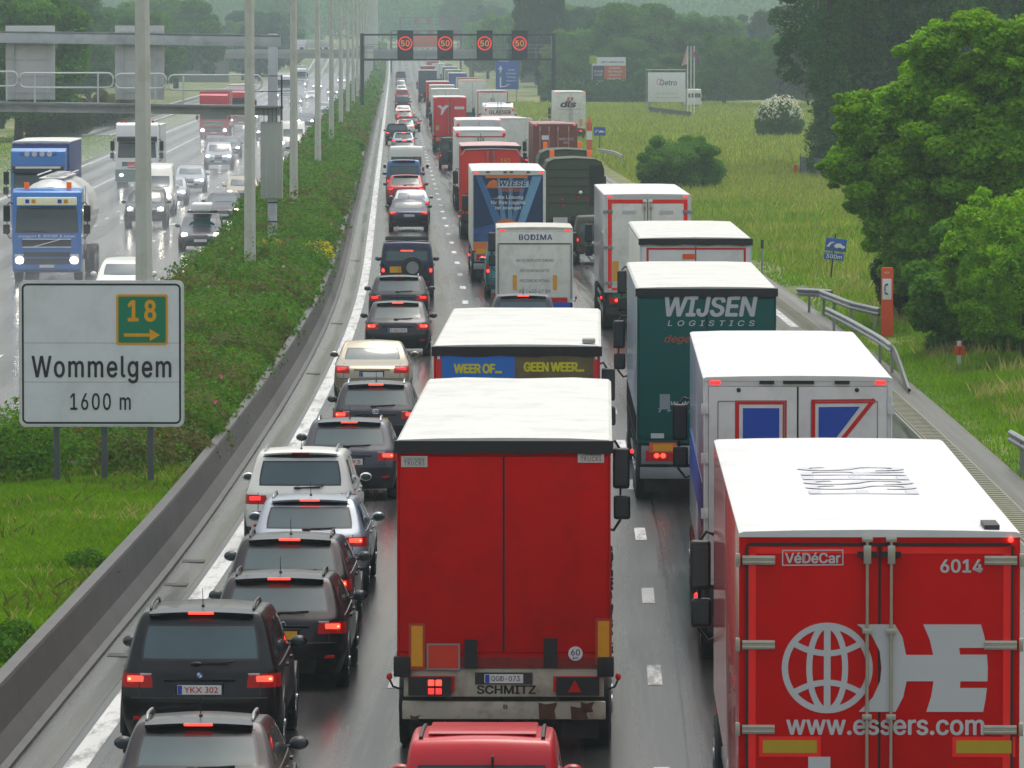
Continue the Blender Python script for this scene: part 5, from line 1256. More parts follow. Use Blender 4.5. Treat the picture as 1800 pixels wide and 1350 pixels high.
# ------------------------------------------------------------------ boards, flags, signs on the right
SBLUE = mat('sign_blue', (.02, .09, .42), .4, var=.06)
def board(name, X, Y, w, h, z0, label, cat, m, post=STEEL, rz=0):
    t = empty(name, (X, Y, 0), rz); tag(t, label, cat); MB().box(-w / 2, w / 2, 0, .12, z0, z0 + h).build('board', m, t, bevel=.01)
    for x in (-w / 2 + .3, w / 2 - .3): MB().box(x - .07, x + .07, .12, .26, -.1, z0 + h).build('sign_post', post, t)
    return t
def rside():
    OR = mat('billboard_orange', (.62, .12, .03), .5, var=.06); GY = mat('billboard_grey', (.08, .08, .10), .5)
    t = board('billboard', 13.6, 900, 4.75, 4.3, 1.9, 'orange, grey and white company billboard on posts at the back of the meadow', 'billboard', INKW)
    rect(t, -2.3, -.65, 2.9, 5.0, GY, -.01); rect(t, -.65, 2.35, 2.9, 5.0, OR, -.01, 'orange_panel'); rect(t, -2.7, -1.7, 5.3, 6.4, mat('lime', (.35, .5, .03), .5), -.02, 'lime_panel')
    for i, (s, w) in enumerate((('Kantoren', 1.6), ('Te huur', 2.1), ('Magazijn', 1.6), ('Burelen', 1.6))): text(s, w, .3, .85, -.02, 4.7 - i * .5, INKW, t)
    text('TE HUUR', 1.3, .3, -1.48, -.02, 4.2, INKW, t); text('A LOUER', 1.1, .3, -1.48, -.02, 3.75, INKW, t); text('te huur kantoren', 3.6, .28, 0, -.01, 2.45, OR, t); text('INFO BEDRIJVEN', 3.2, .25, .5, -.01, 5.5, INK, t)
    t = board('company_signboard', 18.1, 750, 4.4, 3.45, 1.35, 'white company signboard reading Getro in a tubular frame beside the flagpoles', 'billboard', INKW)
    MB().tube([(-2.4, .05, -.1), (-2.4, .05, 5.1), (2.3, .05, 5.1), (2.3, .05, -.1)], .07, 6).build('tube_frame', STEEL, t); MB().tube([(-2.1, .2, -.1), (-2.1, .2, 5.0)], .06, 6).build('tube_frame', STEEL, t)
    text('Getro', 2.0, .65, .2, -.01, 3.6, mat('navy_ink', (.03, .06, .2), .5), t); text('kantoor  Bouw  bv', 2.4, .22, .1, -.01, 2.35, INKG, t); text('nieuwbouw renovatie', 2.8, .22, .1, -.01, 1.85, INKG, t)
    m = MB(); m.tube([(-.8 + .35 * math.cos(a), -.01, 3.7 + .35 * math.sin(a)) for a in [R(40 + 25 * k) for k in range(11)]], .04, 5); m.build('emblem', OR, t)
    FL = [mat('flag_pink', (.62, .42, .44), .7), mat('flag_red', (.40, .12, .14), .7), mat('flag_purple', (.22, .07, .25), .7)]
    for i, (px, lb) in enumerate(((1208, 'flagpole with a pale pink hanging flag, leftmost of three'), (1215, 'middle flagpole of three, its red flag mostly hidden'), (1222, 'flagpole with a purple hanging flag, rightmost of three'))):
        s = 15.6; t = empty('flagpole', ((px - 900) / s, 720 + i * 3, 0)); tag(t, lb, 'flagpole', 'flagpoles by the white signboard'); MB().cyl((0, 0, 3.9), .055, 8.0, 'z', 8).build('pole', WHITE, t)
        n = 10; vs = []; fs = []; sg = (-1, 1, 1)[i]
        for a in range(n + 1):
            for b in range(7):
                u, v = a / n, b / 6; vs.append((sg * (.05 + u * (.12 + .55 * v)), .10 * math.sin(u * 9 + v * 2), 7.8 - (1.9 if i != 1 else 1.0) * v - u * .25))
        for a in range(n):
            for b in range(6): fs.append((a * 7 + b, a * 7 + b + 1, (a + 1) * 7 + b + 1, (a + 1) * 7 + b))
        m = MB(); m.add(vs, fs); m.build('flag', FL[i], t, smooth=True)
    # blue direction sign
    t = board('direction_sign', -.65, 865, 3.1, 4.0, 1.95, 'blue motorway direction sign with white arrow standing under the speed gantry', 'road sign', SBLUE)
    rect(t, -1.0, -.8, 2.2, 4.7, INKW, -.01, 'arrow'); decal(t, [(-1.2, 4.6), (-.9, 5.2), (-.6, 4.6)], INKW, -.012, 'arrow'); rect(t, -1.1, -.7, 3.6, 4.2, SGREEN, -.02, 'green_panel')
    for i, (s, w) in enumerate((('Hasselt', .9), ('Eindhoven', 1.3), ('Turnhout', 1.2), ('Antwerpen-O', 1.5))): text(s, w, .26, .55, -.012, 4.6 - i * .5, INKW, t)
    text('Antwerpen', 1.4, .22, -.5, -.012, 5.72, INKW, t); MB().tube([(-.9, -.02, 2.3), (-.2, -.02, 2.35), (.1, -.02, 2.6), (.35, -.02, 2.6)], .06, 5).build('arrow', INKW, t)
    # dark barrier in the meadow, vans beyond
    t = MB().hexa([(15.9, 742, 0), (19.3, 690, 0), (19.3, 690.3, 0), (15.9, 742.3, 0)], [(15.9, 742, .85), (19.3, 690, .85), (19.3, 690.3, .85), (15.9, 742.3, .85)]).build('low_fence', DARKST); tag(t, 'low dark fence running slantwise through the meadow below the signboard', 'fence')
    car('bigvan', P_WHITE, 22.8, 800, 'small white van parked right of the signboard behind the flagpoles', 'van', lights='off', detail=0, yaw=.1, name='parked_van')
    # green windbreak fence
    GF = mat('fence_green', (.03, .07, .06), .6, var=.2, scale=3)
    t = empty('green_fence', (18.1, 402, 0)); tag(t, 'dark green mesh fence at the foot of the poplar row', 'fence')
    n = 12; m = MB(); mp = MB()
    for i in range(n):
        a, b = i / n, (i + 1) / n; f = lambda u: (7.2 * u, -50 * u)
        (xa, ya), (xb, yb) = f(a), f(b); m.hexa([(xa, ya, 0), (xb, yb, 0), (xb, yb + .04, 0), (xa, ya + .04, 0)], [(xa, ya, 1.25), (xb, yb, 1.25), (xb, yb + .04, 1.25), (xa, ya + .04, 1.25)]); mp.cyl((xa, ya - .03, .7), .03, 1.45, 'z', 6)
    m.build('mesh_panel', GF, t); mp.build('fence_posts', GF, t)
    # emergency phone posts
    ORP = mat('phone_orange', (.66, .07, .01), .45, var=.1, dirt=(.4, .07, .02), damt=.3)
    def phone(X, Y, sc, label, z=0, detail=True):
        t = empty('emergency_phone', (X, Y, z), R(-6)); t.scale = (sc,) * 3; tag(t, label, 'emergency phone', 'emergency phone posts')
        MB().box(-.17, .17, -.12, .14, -.1, 1.9).build('housing', ORP, t, bevel=.03)
        MB().box(-.13, .13, -.135, -.12, .98, 1.58).build('door_panel', INKW, t, bevel=.01)
        m = MB(); m.tube([(.03, -.145, 1.42), (-.05, -.15, 1.40), (-.06, -.15, 1.28), (-.05, -.15, 1.16), (.03, -.145, 1.14)], [.03, .018, .016, .018, .03], 8); m.build('handset_symbol', INK, t)
        text('SOS', .14, .05, 0, -.125, 1.76, INKW, t)
    phone(10.85, 185, 1.0, 'tall orange emergency phone post with handset symbol beside the guardrail', .05)
    t = empty('emergency_phone', (5.8, 480, 0)); tag(t, 'far orange and white emergency phone post next to the small blue sign', 'emergency phone', 'emergency phone posts')
    MB().box(-.2, .2, -.15, .15, 0, 1.1).build('housing', ORP, t, bevel=.03); MB().box(-.2, .2, -.15, .15, 1.1, 1.75).build('door_panel', INKW, t); MB().box(-.2, .2, -.15, .15, 1.75, 2.35).build('housing', ORP, t); m = MB(); m.add([(-.2, -.15, 2.35), (.2, -.15, 2.35), (.2, .15, 2.35), (-.2, .15, 2.35), (0, 0, 2.85)], [(0, 1, 4), (1, 2, 4), (2, 3, 4), (3, 0, 4)]); m.build('pointed_top', ORP, t)
    t = MB().box(-.13, .13, -.1, .1, 0, .7).build('orange_marker', ORP, loc=(17.8, 402, 0), bevel=.01); tag(t, 'small orange marker post in the meadow at the end of the green fence', 'marker post')
    t = MB().cyl((0, 0, .35), .02, .8, 'z', 8).build('marker_post', STEEL); t.location = (16.6, 715, 0); tag(t, 'thin marker post in the far meadow', 'marker post')
    # small blue tow sign
    def car_tow(t, z, w):
        m = MB(); m.poly([(-.06 * w, z - .10), (.42 * w, z - .10), (.42 * w, z - .03), (.3 * w, z - .01), (.22 * w, z + .05), (.05 * w, z + .05), (-.02 * w, z), (-.06 * w, z - .01)], -.03, .003); m.poly([(-.42 * w, z - .10), (-.3 * w, z - .10), (-.2 * w, z + .04), (-.08 * w, z + .06), (-.10 * w, z + .09), (-.26 * w, z + .07)], -.03, .003); m.cyl((.05 * w, -.028, z - .10), .035, .006, 'y', 10); m.cyl((.32 * w, -.028, z - .10), .035, .006, 'y', 10); m.build('tow_symbol', INKW, t)
    t = empty('tow_sign', (11.55, 231, -.2), 0); t.rotation_euler = (0, R(6), 0); tag(t, 'small tilted blue breakdown sign with 300m plate in the meadow', 'road sign', 'small blue breakdown signs')
    MB().cyl((-.05, .03, .85), .03, 1.8, 'z', 10).build('sign_post', DARKST, t); MB().box(-.38, .38, -.02, 0, 1.12, 1.58).build('sign_plate', SBLUE, t, bevel=.008); car_tow(t, 1.36, .8)
    MB().box(-.38, .34, -.02, 0, .80, 1.05).build('distance_plate', SBLUE, t, bevel=.008); text('300m', .58, .15, -.02, -.024, .925, INKW, t, bold=.01)
    t = empty('tow_sign', (6.6, 483, 0)); tag(t, 'small blue breakdown sign next to the far orange and white post', 'road sign', 'small blue breakdown signs')
    MB().cyl((0, .03, .9), .03, 1.9, 'z', 8).build('sign_post', DARKST, t); MB().box(-.45, .45, -.02, 0, 1.35, 2.0).build('sign_plate', SBLUE, t); car_tow(t, 1.7, .9)
    t = empty('delineator', (9.05, 231.5, 0)); tag(t, 'thin grey marker post at the meadow edge beyond the curtain lorries', 'marker post'); MB().cyl((0, 0, .6), .035, 1.2, 'z', 10).build('post', STEEL, t); MB().box(-.05, .05, -.05, .05, 1.0, 1.3).build('post_head', DARKST, t)
    t = empty('delineator', (11.75, 168, .0)); tag(t, 'white marker post with small orange plate in the tall verge grass', 'marker post'); MB().box(-.055, .055, -.03, .03, 0, .62).build('post', INKW, t, bevel=.01); MB().box(-.13, .15, -.06, -.045, .25, .50).build('orange_plate', ORANGE, t, bevel=.01); text('7', .06, .14, .01, -.065, .375, INK, t)
    # guardrails
    def rail(pts, label, posts=True, tw=1.):
        t = empty('guardrail', (0, 0, 0)); tag(t, label, 'guardrail', 'guardrails on the right verge')
        P = []; pts = [Vector(p) for p in pts]
        for i in range(len(pts) - 1):
            for k in range(6): P.append(pts[i].lerp(pts[i + 1], k / 6))
        P.append(pts[-1])
        for _ in range(3): P = [P[0]] + [(P[i - 1] + P[i] * 2 + P[i + 1]) / 4 for i in range(1, len(P) - 1)] + [P[-1]]
        pr = [(0, .13), (.025, .115), (.06, .085), (.06, .05), (.015, .015), (.015, -.015), (.06, -.05), (.06, -.085), (.025, -.115), (0, -.13), (-.01, -.13), (.005, -.015), (.005, .015), (-.01, .13)]; vs = []; fs = []; k = len(pr)
        for i, p in enumerate(P):
            d = (P[min(i + 1, len(P) - 1)] - P[max(i - 1, 0)]); d.z = 0; d.normalize(); nx = Vector((-d.y, d.x, 0)); nx = -nx if nx.y > 0 else nx
            for a, b in pr: vs.append(p + nx * a + Vector((0, 0, b)))
        for i in range(len(P) - 1):
            for j in range(k): fs.append((i * k + j, i * k + (j + 1) % k, (i + 1) * k + (j + 1) % k, (i + 1) * k + j))
        m = MB(); m.add(vs, fs); m.build('rail_beam', STEEL, t)
        for p in P[2::5]:
            if p.z > .35: MB().box(p.x - .04, p.x + .04, p.y + .03, p.y + .11, -.1, p.z + .06).build('rail_post', STEEL, t)
    rail([(8.98, 201, .62), (10.0, 199.5, .62)], 'short straight piece of guardrail left of the curved one beside the meadow')
    rail([(9.65, 200, .60), (9.8, 196.5, .62), (10.1, 190.5, .62), (10.7, 186, .62)], 'curved guardrail piece bending towards the orange phone post')
    rail([(9.2, 187, .60), (9.45, 179, .62), (9.72, 168, .62), (9.75, 163, .60), (9.55, 154, .02)], 'long guardrail sloping down to the shoulder in front of the orange phone post')
    rail([(9.95, 127.5, .62), (10.15, 121, .62), (10.4, 100, .62)], 'guardrail end cut by the right edge of the picture')
    rail([(6.2, 462, .62), (7.2, 452, .62), (7.6, 440, .55)], 'far short guardrail behind the small blue sign', )
rside()
# ------------------------------------------------------------------ lorries of the right carriageway
TRED = mat('tarp_red', (.55, .001, .001), .6, spec=.10, var=.07, scale=1.3, bump=.15, bscale=5, dirt=(.20, .004, .004), dscale=1.6, damt=.45)
DRED = mat('door_red', (.55, .001, .001), .5, spec=.12, var=.04, dirt=(.2, .01, .008), damt=.3)
SIDEPINK = mat('side_sheen_red', (.50, .10, .11), .25, var=.12, scale=1.2, coat=.6)  # pale reflection along the red flank is put into this pink colour
TGREEN = mat('tarp_green', (.002, .085, .078), .5, spec=.2, var=.10, scale=1.2, bump=.15, bscale=6, dirt=(.02, .05, .045), damt=.5)
DWHITE = mat('door_dirty_white', (.62, .62, .61), .45, var=.06, scale=2, dirt=(.32, .31, .28), dscale=1.5, damt=.5)
BWHITE = mat('box_white', (.74, .74, .67), .45, var=.05, scale=2, dirt=(.36, .33, .25), dscale=1.8, damt=.5)
LBLUE = mat('logo_blue', (.006, .06, .42), .4, var=.05); LRED = mat('logo_red', (.55, .003, .006), .4, var=.05)
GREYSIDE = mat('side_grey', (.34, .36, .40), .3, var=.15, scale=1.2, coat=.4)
FOC = 11250.
def lor(px, s, py=None): return ((px - 900) / s, FOC / s)

# 1: red reefer with globe emblem (6014)
def lorry_globe():
    s = 192.; cx = 1548.; X, Y = (cx - 900) / s, FOC / s; W = 2.58
    t = trailer(X, Y, 'red refrigerated lorry with white globe emblem and number 6014, nearest on the right', W=W, side=SIDEPINK, door=DRED, style='reefer', frame=DRED, cabm=DRED, plate=False, bumper='galv', markers=False, ribs=.001)
    f = lambda px, py: ((px - cx) / s, CAM_H - (py - 72) / s); g = lambda a, b: f(1200 + a / 3, 900 + b / 3)
    for sx in (-1, 1):   # bright reflective edging
        a, b = sorted((sx * (W / 2 - .085), sx * (W / 2 - .155))); rect(t, a, b, 1.25, 3.865, SIGRED, -.034, 'reflective_edge')
        a, b = sorted((sx * .03, sx * (W / 2 - .085))); rect(t, a, b, 3.80, 3.862, SIGRED, -.034, 'reflective_edge')
    MB().box(-W / 2 + .09, W / 2 - .09, -.045, -.03, 3.872, 3.90).build('door_gasket', BLACK, t)
    for sx in (-1, 1): MB().box(sx * (W / 2 - .075) - .012, sx * (W / 2 - .075) + .012, -.04, -.012, 1.2, 3.87).build('door_gasket', BLACK, t)
    hinges(t, W, (3.74, 2.96, 2.18, 1.40), STAIN, .33); lockrods(t, (-.115, .105), 1.0, 3.93, STAIN, (3.09, 2.30))
    for sx in (-.115, .105): MB().box(sx - .09, sx + .09, -.06, -.035, 3.77, 3.82).build('rod_stop', BLACK, t)
    y = -.037
    # globe
    c = g(768, 830); r = .418; m = MB(); th = .058
    def ribbon(pts, w, k):
        P = [Vector(p) for p in pts]
        for i in range(len(P) - 1):
            d0 = (P[min(i + 1, len(P) - 1)] - P[max(i - 1, 0)]).normalized(); d1 = (P[min(i + 2, len(P) - 1)] - P[i]).normalized(); n0 = Vector((-d0.y, d0.x)) * w / 2; n1 = Vector((-d1.y, d1.x)) * w / 2
            m.poly([tuple(P[i] - n0), tuple(P[i + 1] - n1), tuple(P[i + 1] + n1), tuple(P[i] + n0)], y - .0004 * k, .003)
    ribbon([(c[0] + (r - th / 2) * math.cos(a), c[1] + (r - th / 2) * math.sin(a)) for a in [2 * math.pi * i / 48 for i in range(49)]], th, 0)
    ribbon([(c[0], c[1] - r + .03), (c[0], c[1] + r - .03)], .062, 1)
    for sx in (-1, 1): ribbon([(c[0] + sx * .165 * math.cos(a), c[1] + (r - .03) * math.sin(a)) for a in [-math.pi / 2 + math.pi * i / 20 for i in range(21)]], .055, 2)
    for sz in (-1, 1): ribbon([(c[0] + .32 * u, c[1] + sz * (.235 - .10 * (1 - u * u))) for u in [-1 + i / 8 for i in range(17)]], .055, 3)
    m.build('globe_emblem', INKG, t)
    P = [(925, 598), (1125, 598), (1165, 665), (1185, 760), (1328, 760), (1310, 680), (1275, 598), (1580, 598), (1598, 660), (1607, 722), (1465, 722), (1470, 758), (1612, 758), (1617, 830), (1615, 900), (1472, 900), (1470, 935), (1613, 935), (1605, 1000), (1593, 1062), (1293, 1062), (1318, 980), (1330, 900), (1188, 900), (1170, 985), (1130, 1062), (935, 1062), (1010, 985), (1048, 900), (1055, 830), (1045, 740), (1005, 660)]
    decal(t, [g(*p) for p in P], INKG, y, 'letter_emblem')
    text('www.essers.com', 1.82, .145, .055, y, 2.20, INKG, t, bold=.02)
    o = outline(t, [f(1377, 995), f(1483, 994), f(1483, 968), f(1377, 969)], .010, INKG, y); text('VéDéCar', .50, .105, (1430 - cx) / s, y, 3.745 - (0) - .0 + CAM_H - CAM_H, INKG, t, bold=.025) if False else None
    a, b = f(1430, 982); text('VéDéCar', .51, .10, a, y, b, INKG, t, bold=.025)
    a, b = f(1692, 996); text('6014', .39, .125, a, y, b, INKG, t, bold=.025)
    for x0, x1 in ((1336, 1445), (1677, 1788)):
        a, b = f(x0, 1298); c2, d = f(x1, 1334); q = rect(t, a, c2, d, b, SIGRED, -.036, 'reflector'); rect(q, a + .035, c2 - .035, d + .035, b - .035, mat('reflector_olive', (.42, .30, .01), .35), -.040, 'reflector_face')
    a, b = f(1423, 1334); c2, d = f(1462, 1350); rect(t, a, c2, 1.5, b, INKG, -.036, 'white_plate')
    for sx in (1,): MB().ball((sx * (W / 2 - .09), -.03, 3.93), .025, .02, .025).build('marker_lamp', REDGLOW if sx > 0 else REDDIM, t, smooth=True)
    rl = text('ESSERS', 4.0, 1.12, (1500 - cx) / s + .3, 6.6, 4.048, mat('roof_letter_grey', (.50, .51, .54), .9, spec=0.), t, bold=.0, flat=True, rz=90)
    for v in rl.data.vertices: x_ = (v.co.x + rl.location.x) / (W / 2); v.co.z = 4.0 + .02 * (1 - x_ * x_) + .0075 - rl.location.z
    m = MB(); m.box(W / 2 - .32, W / 2 - .18, .15, .8, 4.01, 4.05); m.build('roof_hatch', DARKST, t)
    return t
lorry_globe()

# 2: white box with blue quadrilaterals
def lorry_white():
    s = 130.; cx = 1403.; X, Y = (cx - 900) / s, FOC / s; W = 2.56
    t = trailer(X, Y, 'white box lorry with blue and red outlined shapes on its doors', W=W, side=GREYSIDE, door=DWHITE, style='reefer', frame=DWHITE, cabm=LRED, plate=False, H=3.95)
    f = lambda a, b: ((1180 + a / 3.069 - cx) / s, CAM_H - (560 + b / 3.069 - 72) / s)
    outline(t, [f(357, 690 + 200), f(614, 690 + 200), f(614, 453), f(357, 453)], .055, LRED, -.035)
    decal(t, [f(388, 870), f(585, 870), f(585, 484), f(388, 484)], LBLUE, -.035)
    outline(t, [f(768, 850), f(768, 448), f(1090, 445)], .055, LRED, -.036)
    decal(t, [f(797, 770), f(797, 478), f(1020, 475)], LBLUE, -.038)
    for sx in (-1, 1):   # raised door panel outline with rivets
        a, b = sorted((sx * .18, sx * (W / 2 - .2))); m = MB()
        for z in (3.62,): m.box(a, b, -.036, -.031, z, z + .012)
        for x in (a, b): m.box(x - .006, x + .006, -.036, -.031, 1.3, 3.62)
        m.build('panel_seam', mat('seam_dark', (.2, .2, .19), .6), t)
        m = MB()
        for z in (3.52, 2.85, 2.1, 1.55): m.box(sx * (W / 2 - .02) - .05, sx * (W / 2 - .02) + .05, -.045, -.012, z - .07, z + .07)
        m.cyl((sx * (W / 2 - .015), -.035, 2.5), .010, 2.4, 'z', 8); m.build('hinge', DWHITE, t, bevel=.004)
        MB().ball((sx * .8, -.035, 3.78), .03, .015, .03).build('door_bolt', BLACK, t)
    for a, b in ((-.52, -.32), (-.2, .22), (.5, .7)): MB().box(a, b, -.035, -.01, 3.86, 3.905).build('roof_vent', BLACK, t)
    m = MB()
    for k in range(10): m.box(-W / 2 - .02, -W / 2 - .004, 1.0 + k * 1.0, 1.06 + k * 1.0, .55, 1.15)
    m.build('side_skirt_rib', LRED, t)
    MB().box(-W / 2 - .012, -W / 2 - .002, .3, 12.5, 1.9, 2.5).build('side_stripe', LBLUE, t)
    return t
lorry_white()

# 3: green curtain-sider
def lorry_green():
    s = 96.; cx = 1242.5; X, Y = (cx - 900) / s, FOC / s
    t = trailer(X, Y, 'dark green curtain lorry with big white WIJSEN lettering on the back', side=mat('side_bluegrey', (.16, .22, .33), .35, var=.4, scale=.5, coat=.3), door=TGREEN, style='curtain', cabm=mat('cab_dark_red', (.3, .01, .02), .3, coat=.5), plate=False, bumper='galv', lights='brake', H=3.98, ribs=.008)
    f = lambda px, py: ((px - cx) / s, CAM_H - (py - 72) / s)
    q = lambda a, b: f(1000 + a / 3.375, 300 + b / 3.375)
    a, b = q(845, 805); text('WIJSEN', 1.70, .385, a, -.036, b, INKG, t, bold=.03, shear=.18)
    a, b = q(845, 905); text('LOGISTICS', 1.60, .105, a, -.036, b, INKG, t, bold=.012, shear=.2, space=1.6)
    text('degelijk vervoer', 1.55, .17, -.0, -.036, f(0, 597)[1], mat('ink_red_orange', (.5, .05, .02), .5), t, bold=.006, shear=.3)
    text('WWW.', .62, .07, -.55, -.036, f(0, 709)[1], INKG, t, shear=.2, space=1.6, bold=.01); text('T +31 (0)495 - 300', 1.75, .085, -.02, -.036, f(0, 722)[1], INKG, t, shear=.2, bold=.01)
    rect(t, -.86, -.67, 1.75, 2.03, mat('panel_lightgrey', (.22, .27, .30), .5), -.036)
    for sx in (-1,):
        o = rect(t, sx * 1.0 - .05, sx * 1.0 + .45, .96, 1.14, ORANGE, -.05, 'reflector'); rect(o, -.98, -.62, .99, 1.11, AMBER, -.054, 'reflector_face')
    o = rect(t, .55, 1.05, .96, 1.14, ORANGE, -.05, 'reflector')
    rect(t, -1.02, -.78, 1.22, 1.31, INKG, -.036, 'small_plate')
    return t
lorry_green()
# 4: curtain lorry with red outline
def lorry_outline():
    s = 77.; cx = 1223.; t = trailer((cx - 900) / s, FOC / s, 'white curtain lorry with red outlined back, between the green lorry and the white refrigerated one', side=BWHITE, door=DWHITE, style='curtain', cabm=LRED, cabH=3.7, plate=False, ribs=.006)
    outline(t, [(-1.1, 1.5), (1.12, 1.5), (1.12, 3.76), (-1.1, 3.76)], .05, LRED, -.035, 'red_outline'); rect(t, -.30, .0, 3.52, 3.64, ORANGE, -.036, 'orange_plate'); rect(t, .3, 1.0, 1.2, 1.4, ORANGE, -.036, 'reflector')
    return t
lorry_outline()
# 5: white reefer with red frame
def lorry_redframe():
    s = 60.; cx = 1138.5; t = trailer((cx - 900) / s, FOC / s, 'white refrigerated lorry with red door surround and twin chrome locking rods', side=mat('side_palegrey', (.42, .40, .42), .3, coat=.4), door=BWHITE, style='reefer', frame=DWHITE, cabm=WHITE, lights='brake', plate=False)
    for sx in (-1, 1):
        a, b = sorted((sx * 1.05, sx * 1.17)); rect(t, a, b, 1.25, 3.86, SIGRED, -.034, 'red_surround'); a, b = sorted((sx * .14, sx * 1.05)); rect(t, a, b, 3.74, 3.86, SIGRED, -.034, 'red_surround'); rect(t, a, b, 1.2, 1.27, SIGRED, -.034, 'red_surround')
        a, b = sorted((sx * .85, sx * 1.03)); rect(t, a, b, 1.45, 2.05, AMBER, -.036, 'reflector')
        rect(t, sx * .55 - .2, sx * .55 + .2, 3.43, 3.53, INKG, -.036, 'maker_plate')
    hinges(t, 2.55, (3.5, 2.45, 1.4), STEEL, .25); lockrods(t, (-.09, .09), 1.2, 3.78, STAIN, (2.5,)); MB().box(-1.0, 1.0, -.02, .02, .95, 1.12).build('green_valance', mat('green_panel', (.01, .12, .05), .5), t)
lorry_redframe()

# middle lane: red tarpaulin (nearest)
def lorry_red():
    s = 149.; cx = 885.5; W = 2.53
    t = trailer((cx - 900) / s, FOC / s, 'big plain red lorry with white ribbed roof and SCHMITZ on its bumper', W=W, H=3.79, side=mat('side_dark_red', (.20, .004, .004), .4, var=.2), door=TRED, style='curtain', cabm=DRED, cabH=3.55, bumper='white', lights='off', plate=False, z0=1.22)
    f = lambda px, py: ((px - cx) / s, CAM_H - (py - 72) / s)
    for px0, px1, py0, py1 in ((718, 747, 1098, 1180), (1047, 1076, 1089, 1171)):
        a, b = f(px0, py1); c, d = f(px1, py0); o = rect(t, a, c, b, d, mat('reflector_rust', (.42, .04, .01), .5), -.036, 'reflector'); rect(o, a + .03, c - .03, b + .04, d - .03, AMBER, -.040, 'reflector_face')
    a, b = f(751, 1179); c, d = f(807, 1135); rect(t, a, c, b, d, mat('hazard_orange', (.62, .035, .006), .5, var=.2, scale=5), -.037, 'hazard_plate'); outline(t, [(a, b), (c, b), (c, d), (a, d)], .02, STEEL, -.040, 'plate_frame')
    for px0, px1, py0, py1 in ((816, 839, 1126, 1177), (956, 980, 1124, 1175)): a, b = f(px0, py1); c, d = f(px1, py0); rect(t, a, c, b, d, BLACK, -.037, 'rubber_buffer', .02)
    a, b = f(1012, 1151); o = MB().cyl((a, -.036, b), .085, .006, 'y', 28).build('speed_disc', INKW, t); text('60', .11, .075, a, -.041, b + .015, INK, o); text('km', .06, .03, a, -.041, b - .05, INK, o)
    for px, py in ((728, 812), (1039, 804)):
        a, b = f(px, py); o = rect(t, a - .155, a + .155, b - .065, b + .065, mat('plate_cream', (.5, .5, .46), .5), -.037, 'name_plate'); text('CONTAINER', .24, .035, a, -.041, b + .028, INK, o, bold=0); text('TRUCKS', .24, .05, a, -.041, b - .02, INK, o, bold=0, space=1.3)
    text('SCHMITZ', .70, .105, .03, -.004, .825, INK, t, bold=.03, ext=.004)
    o = MB().box(-.23, .23, -.03, -.015, .905, 1.01).build('number_plate', PLATEW, t); text('QGD-073', .34, .065, .02, -.034, .958, INK, o, bold=.0); rect(o, -.22, -.17, .91, 1.005, mat('plate_blue', (.02, .06, .4), .4), -.033, 'plate_badge')
    MB().box(-.34, .34, -.014, .0, .89, 1.03).build('plate_recess', DARKST, t)
    text('B', .05, .05, .02, .015, .62, INK, t)
    # brake lamp block on the left, dark with reflector triangle on the right
    o = rect(t, -1.13, -.62, .76, .98, BLACK, -.04, 'lamp_housing', .02)
    for q, zz in ((-.86, .91), (-.77, .91), (-.86, .81), (-.77, .81)): MB().box(q - .035, q + .035, -.062, -.05, zz - .035, zz + .035).build('lamp_glow', REDGLOW if zz > .85 else REDDIM, o, bevel=.01)
    o = rect(t, .62, 1.13, .76, .98, BLACK, -.04, 'lamp_housing', .02); decal(o, [(.76, .80), (.92, .80), (.84, .94)], REDLENS, -.058, 'triangle_reflector', .008)
    # valance with worn red paint, corner buffers
    MB().box(-W / 2 + .16, W / 2 - .16, -.02, .06, 1.085, 1.215).build('valance', mat('worn_red', (.24, .008, .006), .5, var=.2, dirt=(.02, .015, .012), dscale=4, damt=.9), t)
    for sx in (-1, 1): MB().box(sx * (W / 2 - .06) - .10, sx * (W / 2 - .06) + .10, -.06, .1, .98, 1.22).build('corner_buffer', RUBBER, t, bevel=.02)
    m = MB(); rr = random.Random(3)
    for k in range(60): z = 1.25 + rr.random() * 1.3; m.box(W / 2 - .0, W / 2 + .012 + .02 * rr.random(), -.01 + .02 * rr.random(), .04, z, z + .02 + .02 * rr.random())
    m.build('tarp_fringe', BLACK, t)
    m = MB()
    for z in (.30,): pass
    for k in range(9):
        x = -1.05 + k * .262; m.box(x - .07, x + .07, -.052, -.04, 3.60 - .03 * abs(math.sin(k * 2.3)), 3.65)
    m.build('seal_edge', TRED, t) if False else None
    RU = mat('rust', (.09, .035, .012), .8, var=.6, scale=9)
    for x0, x1, z0, z1 in ((.42, .62, .47, .67), (.80, 1.0, .46, .63), (.92, 1.06, .55, .68), (-1.1, -1.0, .46, .52)): MB().poly([(x0, z0), (x0 + .3 * (x1 - x0), z0 - .0), (x1, z0 + .01), (x1 - .02, (z0 + z1) / 2), (x1 + .015, z1), (x0 + .4 * (x1 - x0), z1 - .02), (x0 - .01, z1)], .014, .004).build('rust_patch', RU, t)
    for x in (): MB().box(x - .01, x + .01, -.038, -.032, 1.3, 3.6).build('tarp_seam', mat('seam_red', (.12, .003, .003), .6), t) if abs(x) > .2 else None
lorry_red()
